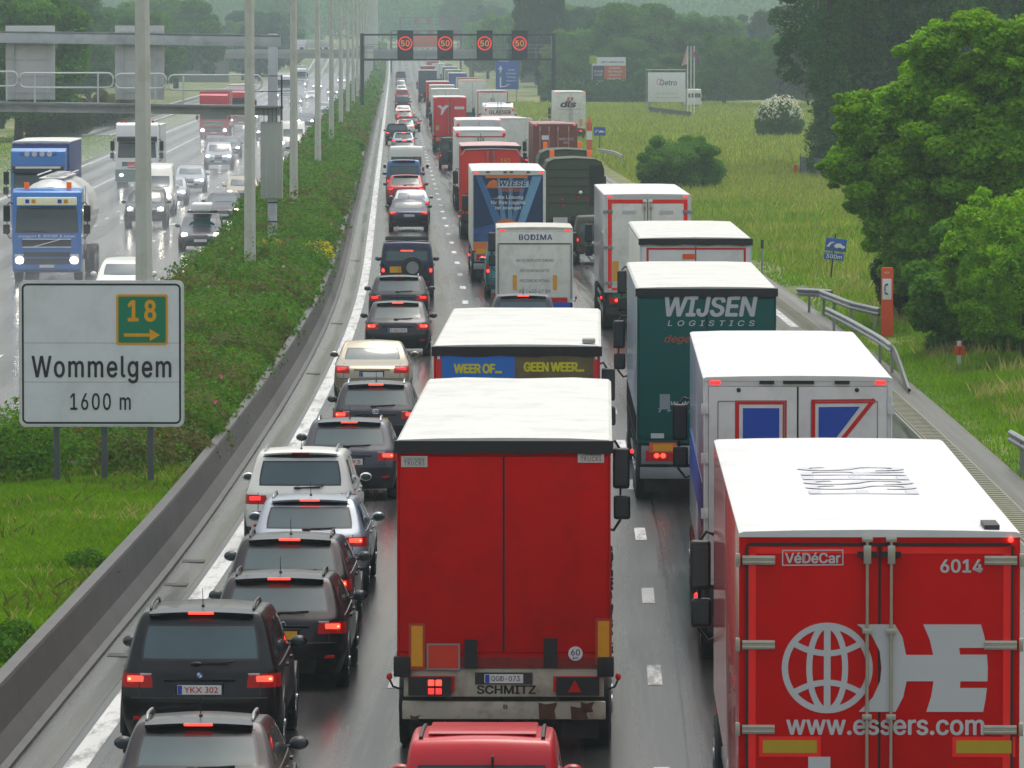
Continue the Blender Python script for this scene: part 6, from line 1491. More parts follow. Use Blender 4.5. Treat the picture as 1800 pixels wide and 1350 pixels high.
def lorry_weer():
    s = 115.; cx = 908.5; t = trailer((cx - 900) / s, FOC / s, 'red lorry with blue and brown poster WEER OF GEEN WEER on its back', W=2.55, H=3.84, side=mat('side_blue', (.05, .13, .3), .35, coat=.3), door=LRED, style='curtain', cabm=LBLUE, cabH=3.5, ribs=.012)
    f = lambda px, py: ((px - cx) / s, CAM_H - (py - 72) / s)
    a, b = f(776, 664); c, d = f(905, 623); rect(t, a, c, 2.3, d, mat('poster_blue', (.015, .16, .55), .4, var=.05), -.036, 'poster'); e, g_ = f(1043, 619); rect(t, c + .01, e, 2.3, g_, mat('poster_brown', (.13, .11, .05), .45, var=.7, scale=3), -.036, 'poster')
    YI = mat('ink_yellow', (.62, .58, .01), .45); a, b = f(840, 648); text('WEER OF...', .74, .15, a, -.041, b, YI, t, bold=.045, space=.95); a, b = f(974, 645); text('GEEN WEER...', .93, .15, a, -.041, b, YI, t, bold=.045, space=.95)
    for px in (771, 1048): a, b = f(px, 627); rect(t, a - .02, a + .02, b - .04, b + .04, INKW, -.038, 'small_label')
    MB().box(1.0, 1.2, .3, .7, 3.86, 3.93).build('roof_patch', mat('patch_grey', (.25, .25, .23), .6), t, bevel=.02)
lorry_weer()
def box_van(s, cx, top, W, label, z0=.85, L=4.6, **k):
    t = trailer((cx - 900) / s, FOC / s, label, L=L, W=W, H=top, z0=z0, axles=1, cabW=2.05, cabH=2.5, cabgap=.5, cat=k.pop('cat', 'box van'), **k); return t
def bodima():
    s = 60.; cx = 940.; t = box_van(s, cx, 3.03, 2.24, 'dirty white box van with tail lift and blue BODIMA lettering', side=BWHITE, door=BWHITE, style='reefer', frame=BWHITE, cabm=LBLUE, hasdoors=False, group='lorries queuing on the motorway', plate=False, roofm=mat('roof_grimy', (.52, .51, .44), .5, var=.1, dirt=(.25, .24, .18), damt=.6), lights='off')
    f = lambda a, b: ((780 + a / 4.5 - cx) / s, CAM_H - (260 + b / 4.5 - 72) / s); BI = mat('ink_blue', (.02, .05, .22), .5); GI = mat('ink_greyblue', (.12, .13, .17), .5)
    a, b = f(727, 706); text('BODIMA', .98, .165, a, -.036, b, BI, t, bold=.018, space=1.08)
    for s_, py, w, h in (('GEVELBEPLEISTERING', 889, 1.10, .085), ('GEVELRENOVATIE', 970, .86, .085), ('KELDERDICHTING', 1050, .88, .085), ('03 / 455 67 89', 1135, .92, .12)): a, b = f(720, py); text(s_, w, h, a, -.036, b, GI, t, bold=0)
    for px in (562, 880): a, b = f(px, 1065); rect(t, a - .06, a + .06, b - .22, b + .22, AMBER, -.036, 'reflector')
    z = f(0, 757)[1]; MB().box(-1.06, 1.06, -.045, -.03, z - .015, z + .015).build('lift_hinge', DARKST, t)
    m = MB(); m.box(-1.09, -1.05, -.05, -.03, .95, z); m.box(1.05, 1.09, -.05, -.03, .95, z); m.build('lift_rail', STEEL, t)
    rect(t, .35, 1.05, .62, .84, LBLUE, -.045, 'blue_valance', .04)
bodima()
def wiese():
    s = 50.; cx = 894.5; t = trailer((cx - 900) / s, FOC / s, 'white-framed lorry with dark blue poster of light beams and WIESE lettering', H=3.93, W=2.6, side=BWHITE, door=BWHITE, style='reefer', frame=BWHITE, cabm=ORANGE, lights='brake', hasdoors=False, bumper='galv')
    f = lambda a, b: ((780 + a / 4.5 - cx) / s, CAM_H - (260 + b / 4.5 - 72) / s)
    # poster: dark blue with pale beams
    pm = mat('poster_night', (.012, .035, .10), .4, var=.6, scale=1.3); a, b = f(235, 742); c, d = f(785, 215); rect(t, a, c, b, d, pm, -.036, 'poster')
    for k, (x0, x1, x2, x3, col) in enumerate(((255, 300, 470, 400, (.05, .16, .34)), (420, 440, 500, 455, (.10, .25, .42)), (520, 545, 540, 505, (.10, .25, .42)), (700, 775, 640, 580, (.16, .36, .55)), (640, 670, 560, 525, (.06, .18, .36)))): decal(t, [f(x3, 600), f(x2, 600), f(x1, 225), f(x0, 225)], mat('beam%d' % k, col, .4, var=.3, scale=2), -.039 - .0004 * k, 'light_beam')
    decal(t, [f(240, 640), f(400, 600), f(780, 600), f(780, 740), f(240, 740)], mat('poster_blue2', (.03, .09, .26), .4, var=.7, scale=4), -.0418, 'poster_lower')
    OI = mat('ink_orange', (.72, .17, .02), .45); a, b = f(330, 238); c, d = f(662, 212); rect(t, a, c, b, d, OI, -.043, 'orange_bar')
    m = MB(); m.poly([f(335, 308), f(360, 265), f(395, 250), f(418, 258), f(425, 300), f(430, 308)], -.044, .003); a, b = f(330, 318); c, d = f(620, 310); m.box(a, c, -.046, -.043, b, d); m.build('emblem', OI, t)
    a, b = f(550, 282); rect(t, a - .52, a + .54, b - .13, b + .10, mat('poster_glow', (.42, .52, .62), .4, var=.2, scale=3), -.043, 'pale_band'); text('WIESE', .98, .18, a, -.048, b, mat('navy_ink2', (.01, .02, .06), .5), t, bold=.022, shear=.15, space=1.06)
    a, b = f(530, 335); text('SPEDITION', .72, .10, a, -.044, b, OI, t)
    for i, (s_, w) in enumerate((('...die Lösung', 1.05), ('für Ihre Logistik', 1.22), ('ist orange!', .90))): a, b = f(510, 392 + 42 * i); text(s_, w, .15, a, -.044, b, INKW, t, bold=.015)
    decal(t, [f(400, 600), f(430, 580), f(480, 560), f(520, 562), f(560, 580), f(620, 590), f(640, 600)], OI, -.0435, 'orange_car'); a, b = f(235, 815); c, d = f(785, 745); rect(t, a, c, b, d, OI, -.040, 'orange_band')
    for px in (350, 485, 535, 668): a, b = f(px, 190); MB().box(a - .06, a + .06, -.04, -.01, b - .03, b + .02).build('roof_vent', BLACK, t)
    rect(t, -1.15, -.75, 1.02, 1.2, AMBER, -.045, 'reflector')
wiese()
def lorry152():
    s = 41.; cx = 863.; t = trailer((cx - 900) / s, FOC / s, 'bright red tarpaulin lorry numbered 152 behind the WIESE lorry', side=TRED, door=mat('tarp_bright_red', (.72, .02, .006), .45, var=.08), style='curtain', cabm=WHITE, roofm=mat('roof_pink', (.52, .34, .32), .5, var=.12), ribs=.03, L=9.5)
    text('152', .42, .24, .62, -.04, 3.35, AMBER, t, bold=.02); lockrods(t, (-.14, .14), 1.3, 3.75, STEEL)
    m = MB(); m.tube([(-1.27, -.05, 3.6), (-1.1, -.06, 3.85), (0, -.06, 3.88), (1.1, -.06, 3.85), (1.27, -.05, 3.6)], .02, 6); m.build('tarp_rope', DWHITE, t)
lorry152()
def white_doors(s, cx, label, H=4.0, door=BWHITE, side=BWHITE, trim=LRED, L=13.6, det=1, W=2.55, style='reefer', roofm=None, cabm=None, yaw=0., **k):
    t = trailer((cx - 900) / s, FOC / s, label, side=side, door=door, style=style, frame=trim or door, detail=det, H=H, L=L, W=W, roofm=roofm, cabm=cabm or WHITE, yaw=yaw, plate=False, **k)
    if det and style == 'reefer': lockrods(t, (-.12, .12), 1.3, 3.7, STEEL)
    return t
t = white_doors(35, 845, 'white double-door lorry with red top corners ahead of the red 152 lorry', trim=WHITE); rect(t, -1.25, -1.1, 3.72, 3.86, SIGRED, -.04, 'corner_lamp'); rect(t, 1.1, 1.25, 3.72, 3.86, SIGRED, -.04, 'corner_lamp'); rect(t, -1.2, 1.2, 3.66, 3.72, LRED, -.036, 'red_strip')
t = white_doors(31.4, 842, 'white lorry roof just above the white double-door lorry', trim=WHITE, door=DWHITE, H=4.06); rect(t, -1.25, -1.1, 3.72, 3.86, SIGRED, -.04, 'corner_lamp')
def redv():
    s = 22.7; cx = 791.; t = white_doors(s, cx, 'red lorry with white winged emblem and white top edge in the middle lane', H=4.15, door=mat('door_rose_red', (.66, .010, .02), .4), trim=mat('door_rose_red', None or (.66, .010, .02), .4), side=mat('side_cream', (.5, .5, .45), .4), det=1)
    decal(t, [(-1.02, 3.45), (-.75, 3.52), (-.55, 3.35), (-.35, 3.52), (.0, 3.52), (-.35, 3.2), (-.62, 2.75), (-.72, 2.80), (-.66, 3.2), (-.85, 3.35)], INKW, -.06, 'wing_emblem'); rect(t, .35, 1.1, 3.2, 3.42, INKW, -.04, 'white_label'); rect(t, -1.1, -.85, 1.6, 1.95, mat('tan_label', (.5, .35, .2), .5), -.04, 'tan_label')
    rect(t, -1.1, -.5, .75, 1.05, ORANGE, -.06, 'orange_plate', .02)
redv()
white_doors(18.9, 783, 'cream lorry right ahead of the red winged lorry, only its top showing', side=BWHITE, trim=None, det=0)
white_doors(17.4, 778, 'second cream lorry ahead of the red winged lorry, only its top showing', side=BWHITE, trim=None, det=0)
white_doors(15.9, 770, 'red lorry with white roof edge at the head of the cream lorries', door=mat('door_rose_red', None or (.66, .010, .02), .4), side=mat('door_rose_red', (.66, .010, .02), .4), trim=None, det=0)
white_doors(12.6, 752, 'dark slate lorry with red flank under the left end of the gantry signs', H=4.4, door=mat('slate_door', (.05, .08, .11), .45), side=mat('door_rose_red', (.66, .010, .02), .4), trim=None, det=0)
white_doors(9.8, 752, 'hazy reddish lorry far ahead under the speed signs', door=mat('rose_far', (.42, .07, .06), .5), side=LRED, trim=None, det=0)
white_doors(9.0, 772, 'hazy white lorry far ahead under the speed signs', trim=None, det=0)
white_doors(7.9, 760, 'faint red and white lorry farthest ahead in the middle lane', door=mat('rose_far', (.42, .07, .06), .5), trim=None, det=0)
# right lane, further ahead
white_doors(21.0, 866, 'tall white lorry with red door posts left of the white tanker-like lorry', H=4.3, trim=LRED, roofm=mat('roof_grey', (.3, .3, .3), .5))
t = white_doors(17.0, 831, 'tall cream lorry with plain back behind the red winged lorry', H=4.4, W=2.75, trim=None, roofm=mat('roof_pale_red', (.5, .3, .28), .5), det=0)
white_doors(14.5, 822, 'reddish topped lorry behind the tall cream one in the right lane', trim=None, det=0, door=mat('cream_door', (.5, .47, .38), .5), roofm=mat('roof_red', (.45, .06, .05), .5))
white_doors(12.6, 805, 'blue backed lorry in the distant right lane', trim=None, det=0, door=mat('blue_door', (.05, .12, .33), .5), side=mat('side_cream', (.5, .5, .45), .4))
white_doors(11.3, 797, 'beige lorry in the distant right lane', trim=None, det=0, door=mat('beige_door', (.38, .33, .26), .5))
white_doors(10.2, 791, 'blue-grey lorry with white roof far ahead in the right lane', trim=None, det=0, door=mat('bluegrey_door', (.12, .2, .28), .5))
white_doors(8.8, 784, 'pale lorry near the overpass in the right lane', trim=None, det=0, door=mat('pink_door', (.5, .36, .33), .5))
# white lorry with text and roof window merging
def laeser():
    s = 22.6; cx = 878.; t = white_doors(s, cx, 'white lorry with sloped roof window and brown lettering merging between the lorries', H=3.35, W=2.3, trim=None, cabm=WHITE, L=8, det=1, hasdoors=False, z0=1.0)
    m = MB(); m.hexa([(-1.1, -.02, 3.33), (1.1, -.02, 3.33), (1.1, 7, 3.33), (-1.1, 7, 3.33)], [(-1.0, .6, 3.62), (1.0, .6, 3.62), (1.0, 7, 3.62), (-1.0, 7, 3.62)]); m.build('roof_cap', WHITE, t, bevel=.04); m = MB(); m.box(-.8, .4, 1.2, 6.0, 3.63, 3.67); m.build('roof_window', DWHITE, t); MB().box(.55, .9, 1.0, 6.0, 3.63, 3.70).build('roof_hatch', BLACK, t)
    text('GLAESER', 1.7, .32, .05, -.045, 2.95, mat('ink_brown', (.16, .05, .03), .5), t, bold=.02)
    for sx in (-1, 1): decal(t, [(sx * .95, 3.2), (sx * 1.14, 3.2), (sx * 1.05, 3.0)], LRED, -.04, 'corner_reflector')
laeser()
def silo():
    s = 27.5; t = trailer((903 - 900) / s, FOC / s, 'plain white lorry beside the brown container, its long flank turned to the camera', L=10, W=2.5, H=3.55, side=BWHITE, door=BWHITE, style='reefer', frame=BWHITE, detail=1, plate=False, yaw=R(4.5), docab=True, cabm=LRED, hasdoors=False)
    rect(t, -1.2, -.6, .95, 1.25, ORANGE, -.06, 'orange_plate', .02)
silo()
def container():
    s = 31.6; cx = 976.; CB = mat('container_brown', (.20, .042, .03), .5, var=.15, scale=2, dirt=(.10, .03, .02), damt=.5)
    t = trailer((cx - 900) / s, FOC / s, 'rust brown shipping container on a lorry in the right lane', L=12.2, W=2.45, H=3.88, side=CB, door=CB, style='reefer', frame=CB, roofm=mat('container_roof', (.30, .16, .14), .5, var=.2), plate=False, cabm=WHITE, bumper='galv')
    lockrods(t, (-.85, -.35, .15, .75), 1.2, 3.72, mat('rod_pale', (.5, .35, .3), .5)); m = MB()
    for k in range(9): m.box(-1.15, 1.15, -.04, -.03, 1.4 + k * .27, 1.46 + k * .27)
    m.build('door_corrugation', CB, t); text('MAEU 4212', .8, .14, .62, -.05, 3.05, INKG, t); text('45G1', .35, .12, .62, -.05, 2.85, INKG, t); rect(t, -.75, -.35, 3.0, 3.25, INKW, -.05, 'white_label')
    m = MB(); [m.box(-1.23, -1.215, .3 + k * .6, .6 + k * .6, 1.3, 3.7) for k in range(20)]; m.build('side_corrugation', CB, t)
    MB().tube([(-1.0, .4, 3.9), (-.8, 1.0, 4.2), (1.0, 1.5, 3.98)], .03, 5).build('antenna', STEEL, t)
container()
def dls():
    s = 20.8; cx = 1003.; t = white_doors(s, cx, 'white lorry with dark dls lettering parked at the lay-by on the right', H=4.2, trim=None, cabm=WHITE)
    text('dls', 1.35, .55, -.2, -.05, 3.15, INK, t, bold=.04, shear=.2); decal(t, [(-.3, 3.45), (-.12, 3.45), (-.08, 3.75), (-.26, 3.75)], ORANGE, -.06); decal(t, [(.02, 3.45), (.2, 3.45), (.24, 3.75), (.06, 3.75)], ORANGE, -.06)
    text('internationale transporten', 2.1, .10, 0, -.05, 2.72, INKG if False else INK, t, bold=0); text('www.transport', 1.4, .12, .1, -.05, 2.3, INKG, t); rect(t, .75, 1.0, 1.3, 1.9, AMBER, -.05, 'reflector'); rect(t, -1.1, -.85, 1.3, 1.9, AMBER, -.05, 'reflector')
dls()
# military lorries
def army(s, cx, label, H=3.55):
    AM = mat('army_tarp', (.062, .080, .048), .75, var=.25, scale=2, bump=.5, bscale=4); t = empty('army_lorry', ((cx - 900) / s, FOC / s, 0), rz_at(FOC / s)); tag(t, label, 'army lorry', 'olive army lorries in the right lane')
    m = MB(); W = 2.45; L = 5.0; prof = []
    n = 12; vs = []; fs = []; P = [(-W / 2, 1.25), (-W / 2 - .02, 2.0), (-W / 2, 3.1), (-W / 2 + .10, H - .14), (-W / 2 + .35, H - .02), (0, H + .03), (W / 2 - .35, H - .02), (W / 2 - .10, H - .14), (W / 2, 3.1), (W / 2 + .02, 2.0), (W / 2, 1.25)]
    for i in range(21):
        y = L * i / 20; dz = .03 * math.cos(2 * math.pi * i / 5)
        for (x, z) in P: vs.append((x, y, z + (dz if z > 2.5 else 0)))
    k = len(P)
    for i in range(20):
        for j in range(k): fs.append((i * k + j, i * k + (j + 1) % k, (i + 1) * k + (j + 1) % k, (i + 1) * k + j))
    fs += [tuple(range(k))[::-1], tuple(20 * k + j for j in range(k))]; m.add(vs, fs); m.build('canvas_cover', AM, t, smooth='auto')
    m = MB();
    for z in (1.7, 2.05, 2.4, 2.75, 3.1): m.box(-1.1, .6, -.03, .0, z, z + .045)
    m.tube([(x, -.02, z) for x, z in P], .02, 5); m.box(.62, .64, -.025, 0, 1.3, 3.3); m.build('canvas_strap', mat('strap', (.022, .028, .018), .7), t)
    m = MB(); m.box(.62, 1.2, -.03, -.004, 1.6, 3.3); m.build('opening_shade', BLACK, t)  # black panel stands in for the shade inside the open canvas
    m = MB(); m.box(-W / 2, W / 2, 0, L, .95, 1.28); m.box(-.9, -.2, -.1, .0, .75, 1.15); m.build('load_bed', P_ARMY, t, bevel=.02)
    m = MB(); m.box(-.9, -.3, -.14, -.1, .78, 1.12); m.box(.4, 1.0, -.14, -.02, .78, 1.12); m.build('light_plate', DWHITE, t)
    m = MB(); m.tube([(-.05, -.03, 1.2), (.2, -.08, .9), (.5, -.08, 1.1), (.9, -.05, 1.2)], .06, 6); m.build('tow_rope', BLACK, t)
    MB().ball((.25, -.05, 2.15), .09, .03, .09).build('mirror_glint', CHROME, t)
    for (x, z) in ((-.5, 1.6), (-.5, 1.85), (.55, 1.9), (.1, 1.95), (.9, 1.6)): MB().ball((x, -.04, z), .06, .02, .06).build('small_reflector', REDLENS, t)
    cab(t, L + .2, P_ARMY, 3.2);
    for sx in (-1, 1):
        MB().box(sx * .8 - .1, sx * .8 + .1, L + .9, L + 1.1, 3.2, 3.65 if False else H + .28).build('beacon', mat('beacon_orange', (.8, .13, .01), .3, emit=(1, .2, .02), es=.15), t, bevel=.03)
        for y in (1.0, 2.3): wheel(t, sg_(sx) * (W / 2 - .2), y, .55, .36, 'army', BLACK)
def sg_(x): return 1 if x > 0 else -1
army(42, 1010, 'olive army lorry with canvas cover, nearer of the two with orange beacons'); army(38.8, 995, 'olive army lorry with canvas cover, farther of the two, mostly hidden')
car('jeep', P_ARMY, 3.25, 243, 'olive green army jeep half hidden by the white refrigerated lorry', 'jeep', lights='on', plate=PLATEW, name='army_jeep')

# ------------------------------------------------------------------ cars, left lane
G = 'cars queuing in the left lane'
car('hatch', P_BROWN, -3.26, 65.5, 'dark estate car with silver roof bars, nearest in the left lane', group=G, lights='brake', plate=PLATEW, rails=STEEL, badge=badge_oval, scale=.99)
car('suv', P_BLACK, -3.68, 75.0, 'black off-road car with roof rails and Belgian plate YKX 302 in the left lane', group=G, lights='brake', plate=PLATEW, plate_text='YKX 302', rails=P_BLACK, badge=badge_quarter)
car('wagon', P_BROWN, -3.07, 83.4, 'dark estate car with ring badge just ahead of the black off-road car', group=G, lights='brake', plate=PLATEY, rails=P_DARK, badge=badge_rings)
car('wagon', P_BROWN, -3.16, 90.0, 'dark estate car with round glowing left light, behind the silver estate', group=G, lights='brake', plate=PLATEW, rails=P_DARK)
car('wagon', P_SILVER, -3.12, 97.8, 'silver blue estate car with bright high brake light in the left lane', group=G, lights='brake', plate=PLATEW, rails=P_SILVER)
car('suv', P_WHITE, -3.50, 105.2, 'white off-road car with dark rear window in the left lane', group=G, lights='on', plate=PLATEW, rails=STEEL, scale=.97)
car('wagon', P_GREY, -3.02, 118, 'dark grey estate car with diamond badge ahead of the white off-road car', group=G, lights='brake', plate=PLATEW, plate_text='1·393', rails=CHROME, badge=badge_diamond)
car('wagon', P_DARK, -2.80, 131, 'dark estate car with yellow number plate and silver roof rails', group=G, lights='brake', plate=PLATEY, plate_text='30·NDV·8', rails=CHROME, badge=badge_oval)
car('sedan', P_BEIGE, -3.27, 149, 'champagne beige saloon car in the left lane', group=G, lights='on', plate=PLATEW)
car('hatch', P_DARK, -3.08, 172, 'dark hatchback with wide red lights ahead of the beige saloon', group=G, lights='brake', plate=PLATEW, plate_text='1·ABJ·393')
car('wagon', P_DARK, -3.38, 191, 'dark estate car with chrome bumper strip behind the off-roader with spare wheel', group=G, lights='on', plate=None, rails=STEEL)
t = car('jeep', P_NAVY, -3.45, 210, 'navy off-road car with spare wheel on its back door', group=G, lights='brake', scale=1.02)
o = MB().cyl((.18, -.12, 1.05), .36, .2, 'y', 28).build('spare_wheel', RUBBER, t, bevel=.03); MB().cyl((.18, -.235, 1.05), .2, .03, 'y', 20).build('rim', RIM, o); rect(t, -.55, -.15, .88, 1.08, PLATEY, -.02, 'number_plate', .02)
m = MB(); m.box(-.7, .7, .6, 2.6, 1.90, 1.93); [m.box(-.7, .7, .6 + .4 * k, .64 + .4 * k, 1.93, 1.97) for k in range(6)]; m.build('roof_rack', DARKST, t)
car('sedan', P_NAVY, -4.60, 285, 'navy saloon car with both brake lights lit in the left lane', group=G, lights='brake', plate=PLATEW)
t = car('sedan', P_SILVER, -4.75, 302, 'silver saloon just ahead of the navy one, mostly hidden', group=G, lights='on')
car('hatch', P_RED, -5.42, 327, 'red hatchback in the left lane with dark rear window', group=G, lights='on', scale=1.12)
car('van', P_BLUE, -5.78, 342, 'steel blue van directly ahead of the red hatchback', 'van', group=G, lights='on', scale=1.15)
t = car('bigvan', P_WHITE, -5.85, 354, 'white panel van with red lettering ahead of the blue van', 'van', group=G, lights='on', scale=1.08); text('EASY', .75, .2, .42, .0, 1.75, LRED, t)
car('bigvan', mat('paint_van_black', (.02, .022, .03), .4), -4.0, 425, 'dark van in the middle lane between the white lorries and the red winged lorry', 'van', lights='on', scale=.85)
far_cars = [('hatch', P_NAVY, 711, 24.9, 'small dark hatchback with red lights beyond the white panel van'), ('wagon', P_SILVER, 709, 22.9, 'silver estate ahead of the small dark hatchback'), ('suv', P_DARK, 698, 21.5, 'dark off-road car hugging the white line in the distance'), ('hatch', P_WHITE, 712, 19.7, 'white hatchback with red lights in the distance'), ('wagon', P_DARK, 722, 18.8, 'dark car out of line on the right of the white hatchback'), ('hatch', P_RED, 712, 17.4, 'red hatchback in the distant left lane'), ('sedan', P_WHITE, 709, 16.1, 'white roofed car ahead of the distant red hatchback'), ('suv', P_DARK, 708, 14.6, 'dark off-road car in the distant left lane'), ('wagon', P_GREY, 708, 13.6, 'grey car ahead of the distant dark off-road car'), ('suv', P_RED, 707, 12.7, 'dark red car in the distant left lane'), ('sedan', P_SILVER, 707, 11.8, 'silver car in the distant left lane'), ('wagon', P_WHITE, 706, 11.1, 'white car in the distant left lane'), ('hatch', P_GREY, 706, 10.4, 'grey hatchback in the hazy queue'), ('sedan', P_SILVER, 705, 9.8, 'pale saloon in the hazy queue'), ('bigvan', P_NAVY, 705, 8.9, 'dark blue van farthest in the hazy left lane queue')]
for k, c, px, s, lb in far_cars: car(k, c, (px - 900) / s, FOC / s, lb, 'van' if k == 'bigvan' else 'car', group='distant cars of the left lane queue', lights='brake' if s > 16 else 'on', detail=1 if s > 16 else 0)
for s, px in ((10.1, 705), (9.3, 705), (8.5, 704), (8.1, 703), (7.7, 703)): car('wagon', P_GREY, (px - 900) / s, FOC / s, 'faint grey car dissolving into haze at the far end of the left lane', group='faintest cars of the left lane queue', lights='on', detail=0)
# middle lane small ones
def redvan():
    t = car('van', P_CRIM, -.30, 62.3, 'bright crimson small van with twin rear windows at the bottom edge, behind the red lorry', 'van', lights='off', plate=PLATEW, rails=None, spoiler=False, antenna=False, wiper=False, detail=2); t.scale = (.97, 1, .89)
    m = MB(); m.box(.10, .125, -.02, .1, .6, 1.70); m.build('door_gap', BLACK, t)
    _, rear, front, top, side = CACHE[('car', 'van')]
    for sx in (-1, 1):
        m = MB(); pts = [(sx * .62, y, top(.62, y) + .012) for y in np.linspace(.35, 2.2, 10)]; m.tube(pts, .022, 6); m.build('roof_rail', BLACK, t)
    P = [(.01, z) for z in (0,)]
    zz = [1.10, 1.3, 1.5, 1.66]; MB().hexa([(-.01 + .105, rear(.1, 1.08) - .012, 1.08), (.13, rear(.1, 1.08) - .012, 1.08), (.13, rear(.1, 1.08) + .05, 1.08), (-.01 + .105, rear(.1, 1.08) + .05, 1.08)], [(.095, rear(.1, 1.66) - .012, 1.66), (.13, rear(.1, 1.66) - .012, 1.66), (.13, rear(.1, 1.66) + .05, 1.66), (.095, rear(.1, 1.66) + .05, 1.66)]).build('window_divider', P_CRIM, t)
    m = MB(); m.hexa([(-.55, .5, top(0, .5) + .004), (.55, .5, top(0, .5) + .004), (.55, 2.2, top(0, 2.2) + .004), (-.55, 2.2, top(0, 2.2) + .004)], [(-.55, .5, top(0, .5) + .016), (.55, .5, top(0, .5) + .016), (.55, 2.2, top(0, 2.2) + .016), (-.55, 2.2, top(0, 2.2) + .016)]); m.build('roof_panel', P_CRIM, t, bevel=.006)
redvan()
car('suv', P_GREY, .30, 170, 'grey off-road car between the red poster lorry and the BODIMA van', lights='brake', plate=PLATEW, scale=.98)
car('van', P_TEAL, -.06, 212, 'teal small van mostly hidden left of the BODIMA van', 'van', lights='brake', plate=PLATEW)

# ------------------------------------------------------------------ oncoming carriageway
GO = 'oncoming cars with headlights on'
def onc(kind, P, px, s, label, cat='car', **k): return car(kind, P, (px - 900) / s, FOC / s, label, cat, group=GO, oncoming=True, detail=k.pop('detail', 1), **k)
t = onc('wagon', P_GREY, 352, 43.6, 'grey oncoming estate car carrying a white roof box', rails=None, plate=PLATEW)
m = MB(); m.box(-.42, .42, 1.0, 3.0, 1.58, 1.92); m.build('roof_box', WHITE, t, bevel=.12, seg=4); MB().box(-.6, .6, 1.3, 1.36, 1.52, 1.58).build('roof_bar', BLACK, t); MB().box(-.6, .6, 2.6, 2.66, 1.52, 1.58).build('roof_bar', BLACK, t)
onc('sedan', P_DARK, 392, 38, 'dark oncoming saloon car behind the car with the roof box', plate=PLATEW)
onc('hatch', P_BEIGE, 425, 34, 'beige oncoming car partly behind the second lamp post')
onc('wagon', P_SILVER, 333, 31.3, 'silver oncoming car with chrome grille in the middle of the wet road', plate=PLATEW)
onc('suv', P_SILVER, 384, 26.6, 'tall silver oncoming people carrier', plate=PLATEW)
onc('wagon', P_GREY, 402, 24.0, 'grey oncoming car just behind the silver people carrier')
onc('suv', P_BLACK, 255, 38.8, 'black oncoming off-road car beside the first lamp post', plate=PLATEW, name='car')
onc('bigvan', P_WHITE, 270, 36.2, 'white oncoming van right behind the black off-road car', 'van')
onc('hatch', P_SILVER, 299, 34.0, 'silver oncoming car half hidden behind the white van')
onc('wagon', P_WHITE, 213, 55, 'white oncoming car whose roof shows above the road sign')
onc('bigvan', P_WHITE, 515, 23.6, 'white oncoming van seen between the gantry column and the third lamp post', 'van')
onc('wagon', P_DARK, 468, 20.5, 'dark oncoming car left of the gantry cabinet'); onc('sedan', P_GREY, 537, 18.0, 'grey oncoming saloon nearest the median beyond the third lamp post')
for i, (k, c, px, s, lb) in enumerate((('sedan', P_SILVER, 558, 10.2, 'hazy oncoming car with bright lights left of the lamp post file'), ('hatch', P_WHITE, 548, 12.5, 'hazy white oncoming car between the lamp posts'), ('wagon', P_GREY, 520, 13.5, 'hazy grey oncoming car below the white coach'), ('sedan', P_DARK, 585, 11.5, 'hazy dark oncoming car between distant lamp posts'), ('hatch', P_SILVER, 600, 8.9, 'faint oncoming car with twin lights nearest the distant median'), ('sedan', P_GREY, 535, 8.6, 'faint oncoming car below the overpass'), ('wagon', P_SILVER, 572, 15.2, 'pale oncoming car close to the median between two lamp posts'), ('sedan', P_WHITE, 440, 17.0, 'white oncoming car beside the red lorries'))): onc(k, c, px, s, lb, detail=0)
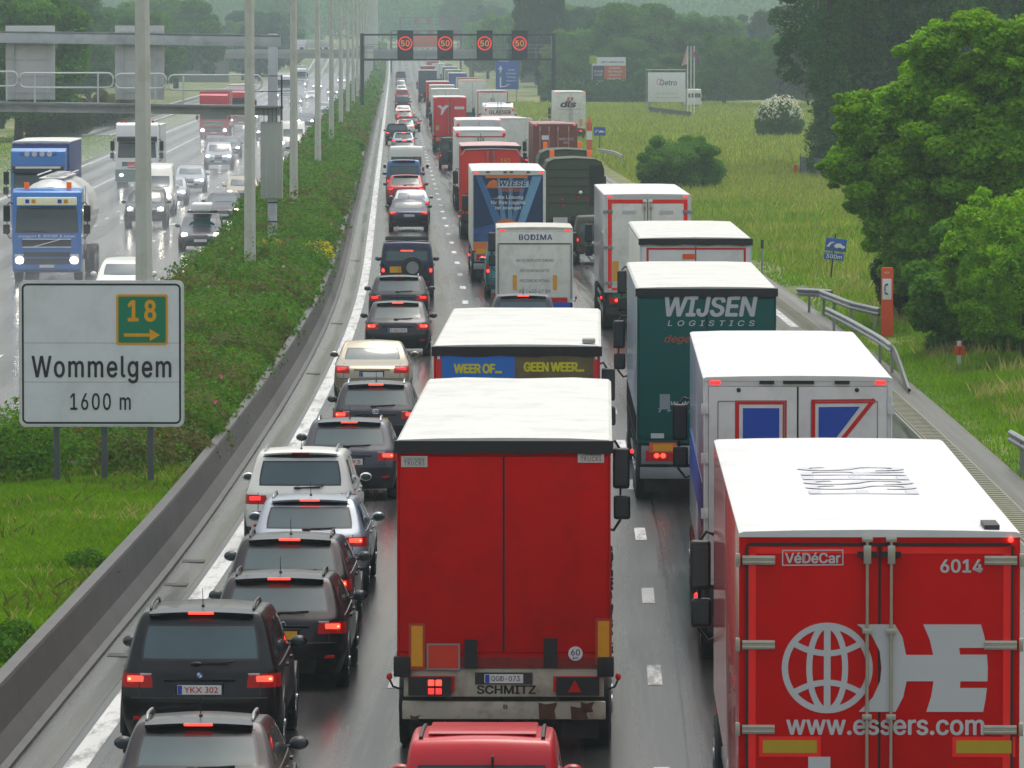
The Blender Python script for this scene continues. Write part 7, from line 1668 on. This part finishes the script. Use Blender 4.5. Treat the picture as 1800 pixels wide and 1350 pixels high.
def olorry(px, s, paintm, label, cargo=None, H=4.0, L=10, cabH=3.55, W=2.55, tank=False, visor=None):
    X, Y = (px - 900) / s, FOC / s; a = rz_at(Y); D = 2.1
    t = empty('lorry', (X - math.sin(a) * (L + D + .3), Y + L + D + .3, gz(Y)), a + math.pi); tag(t, label, 'lorry', 'oncoming lorries')
    cab(t, L + .3, paintm, cabH, front=True, visor=not tank)
    if cargo and not tank:
        MB().box(-W / 2, W / 2, 0, L, 1.1, H - .06).build('cargo_box', cargo, t, bevel=.02); link('roof', roof_mesh(W, 0, L, H, .008), ROOFT if cargo is not LBLUE else cargo, t)
    if tank:
        m = MB(); n = 24; vs = []; fs = []; R_ = [(0, .3), (.15, 1.0), (.5, 1.27), (L - .6, 1.27), (L - .2, 1.0), (L - .05, .3)]
        for (y, r) in R_:
            for i in range(n): q = 2 * math.pi * i / n; vs.append((r * math.cos(q), y, 2.30 + r * math.sin(q)))
        for k in range(len(R_) - 1):
            for i in range(n): fs.append((k * n + i, k * n + (i + 1) % n, (k + 1) * n + (i + 1) % n, (k + 1) * n + i))
        fs += [tuple(range(n))[::-1], tuple((len(R_) - 1) * n + i for i in range(n))]; m.add(vs, fs); m.build('tank', mat('tank_white', (.62, .62, .60), .3, var=.05, coat=.4, dirt=(.4, .38, .33), damt=.4), t, smooth='auto')
        m = MB(); m.box(-.45, .45, .8, L - .8, 3.56, 3.60)
        for k in range(6): m.cyl((0, 1.2 + k * 1.4, 3.62), .25, .12, 'z', 14)
        for sx in (-1, 1): m.tube([(sx * .5, .6, 3.7), (sx * .5, L - .6, 3.7)], .025, 6)
        m.tube([(1.0, .3, 1.2), (1.15, .3, 3.2)], .03, 6); m.tube([(-1.2, L - .8, 1.0), (-1.2, L - .8, 3.3)], .03, 6); m.build('tank_walkway', DWHITE, t)
        m = MB(); m.box(-1.25, -.8, L - 2.2, L - .9, .7, 1.2); m.build('side_locker', DARKST, t)
    m = MB(); [m.box(s_ * .5 - .05, s_ * .5 + .05, .1, L + .3, .75, 1.05) for s_ in (-1, 1)]; m.build('chassis', DARKST, t)
    for sx in (-1, 1):
        for k in range(3): wheel(t, sx * (W / 2 - .17), 1.3 + 1.3 * k, .5, .36, 'truckt', STEEL)
    return t, L + .3 + D
CBL = mat('cab_blue', (.006, .15, .50), .28, var=.04, coat=.8); NAVYT = mat('tarp_navy', (.035, .05, .19), .45, var=.08)
t, yf_ = olorry(82, 49.8, CBL, 'bright blue oncoming lorry pulling a white tank, headlights on', tank=True, cabH=3.28, L=10)
def front_text(t, s_, w, h, z, y, m): o = text(s_, w, h, 0, y, z, m, t, bold=.02, shear=.15); o.rotation_euler = (0, 0, math.pi); return o
front_text(t, 'transport B. SNOEK & zonen', 2.0, .13, 1.60, yf_ + .012, INKW)
m = MB(); m.box(-1.05, 1.05, yf_ - .42, yf_ + .02, 2.70, 2.98); o = m.build('light_box', mat('lightbox_cream', (.62, .62, .42), .4, emit=(1, 1, .75), es=.12), t, bevel=.03)
for x, mm in ((-.68, AMBER), (-.46, LBLUE), (.46, AMBER), (.68, LBLUE)): q = MB().box(x - .07, x + .07, yf_ + .022, yf_ + .030, 2.77, 2.91).build('diamond_sign', mm, o)
for x in (-.75, .75): MB().cyl((x, yf_ - .8, 3.38), .09, .24, 'z', 12).build('beacon', mat('beacon_orange', (.8, .13, .01), .3, emit=(1, .2, .02), es=.15), t, smooth='auto')
t, yf_ = olorry(67, 39.6, CBL, 'blue oncoming lorry with navy box and a row of roof lamps, behind the blue tanker', cargo=NAVYT, H=4.0, cabH=3.72, L=11)
m = MB(); m.box(-.85, .85, yf_ - .62, yf_ - .30, 3.35, 3.62); o = m.build('lamp_bar', CBL, t, bevel=.1, seg=3)
for x in (-.5, -.17, .17, .5): MB().cyl((x, yf_ - .29, 3.48), .12, .05, 'y', 16).build('spot_lamp', HEADLENS, o, smooth='auto')
MB().box(-1.0, 1.0, yf_ - .06, yf_ + .06, 2.82, 2.92).build('visor_stripe', INKW, t, bevel=.02)
t, yf_ = olorry(241, 30.3, WHITE, 'white oncoming lorry with dark green bumper behind the first lamp post', cargo=mat('box_pale', (.5, .5, .5), .5), H=3.6, cabH=3.75, L=9)
MB().box(-1.26, 1.26, yf_ - .3, yf_ + .08, .35, 1.05).build('green_bumper', mat('bumper_green', (.03, .12, .10), .4, coat=.3), t, bevel=.05); MB().box(-.25, .55, yf_ + .02, yf_ + .03, 1.12, 1.5).build('orange_plate', mat('hazard_orange', (.62, .035, .006), .5), t)
for x in (-.9, .9): MB().ball((x, yf_ + .09, .72), .1, .03, .08).build('lamp_glow', HEAD, t, smooth=True)
for x in (-.9, -.65, .65, .9): MB().cyl((x, yf_ - .9, 3.8), .09, .14, 'z', 10).build('beacon', mat('beacon_red', (.5, .05, .03), .3), t)
CRD = mat('cab_red', (.55, .012, .025), .35, coat=.6)
t, yf_ = olorry(376, 20.3, CRD, 'red oncoming lorry with rounded red roof seen through the gantry railing', cargo=CRD, H=4.2, cabH=3.9, L=11)
MB().box(-.9, .9, yf_ - .02, yf_ + .03, 1.25, 1.45).build('green_band', mat('band_green', (.1, .3, .08), .5), t, bevel=.05)
olorry(424, 18.0, CRD, 'red oncoming lorry with white roof behind the first red one', cargo=WHITE, H=4.2, cabH=3.6, L=10)
olorry(500, 12.3, WHITE, 'hazy white oncoming lorry under the left part of the overpass', cargo=WHITE, L=10)
olorry(527, 9.8, WHITE, 'hazy white oncoming coach-like lorry beneath the overpass', cargo=mat('box_pale', (.5, .5, .5), .5), L=11)

# ------------------------------------------------------------------ air
def haze():
    m = bpy.data.materials.new('haze'); m.use_nodes = True; N = m.node_tree.nodes; N.clear(); v = N.new('ShaderNodeVolumePrincipled'); o = N.new('ShaderNodeOutputMaterial')
    v.inputs['Color'].default_value = (.58, .71, .75, 1); v.inputs['Density'].default_value = HAZE; v.inputs['Anisotropy'].default_value = .1
    m.node_tree.links.new(v.outputs[0], o.inputs['Volume'])
    t = MB().box(-760, 760, -110, 3450, -1.6, 60).build('haze', m); tag(t, kind='stuff')
HAZE = .00030
haze()
def spray():   # fine spray whipped up over the wet oncoming carriageway
    ys = [150 + 50 * i for i in range(24)]; o = strip('spray', [-21.5, -6.2, -6.6, -21.0], 150, 1300, 0, None or SPM, zs=[.05, .05, 2.3, 2.3], closed=True, ys=ys); bm = bmesh.new(); bm.from_mesh(o.data); bmesh.ops.recalc_face_normals(bm, faces=bm.faces); bm.to_mesh(o.data); bm.free(); tag(o, 'pale road spray hanging over the wet oncoming carriageway', 'spray', kind='stuff')
SPM = bpy.data.materials.new('spray'); SPM.use_nodes = True; SPM.node_tree.nodes.clear(); _v = SPM.node_tree.nodes.new('ShaderNodeVolumePrincipled'); _o = SPM.node_tree.nodes.new('ShaderNodeOutputMaterial')
_v.inputs['Color'].default_value = (.86, .88, .93, 1); _v.inputs['Density'].default_value = .0030; SPM.node_tree.links.new(_v.outputs[0], _o.inputs['Volume'])
spray()
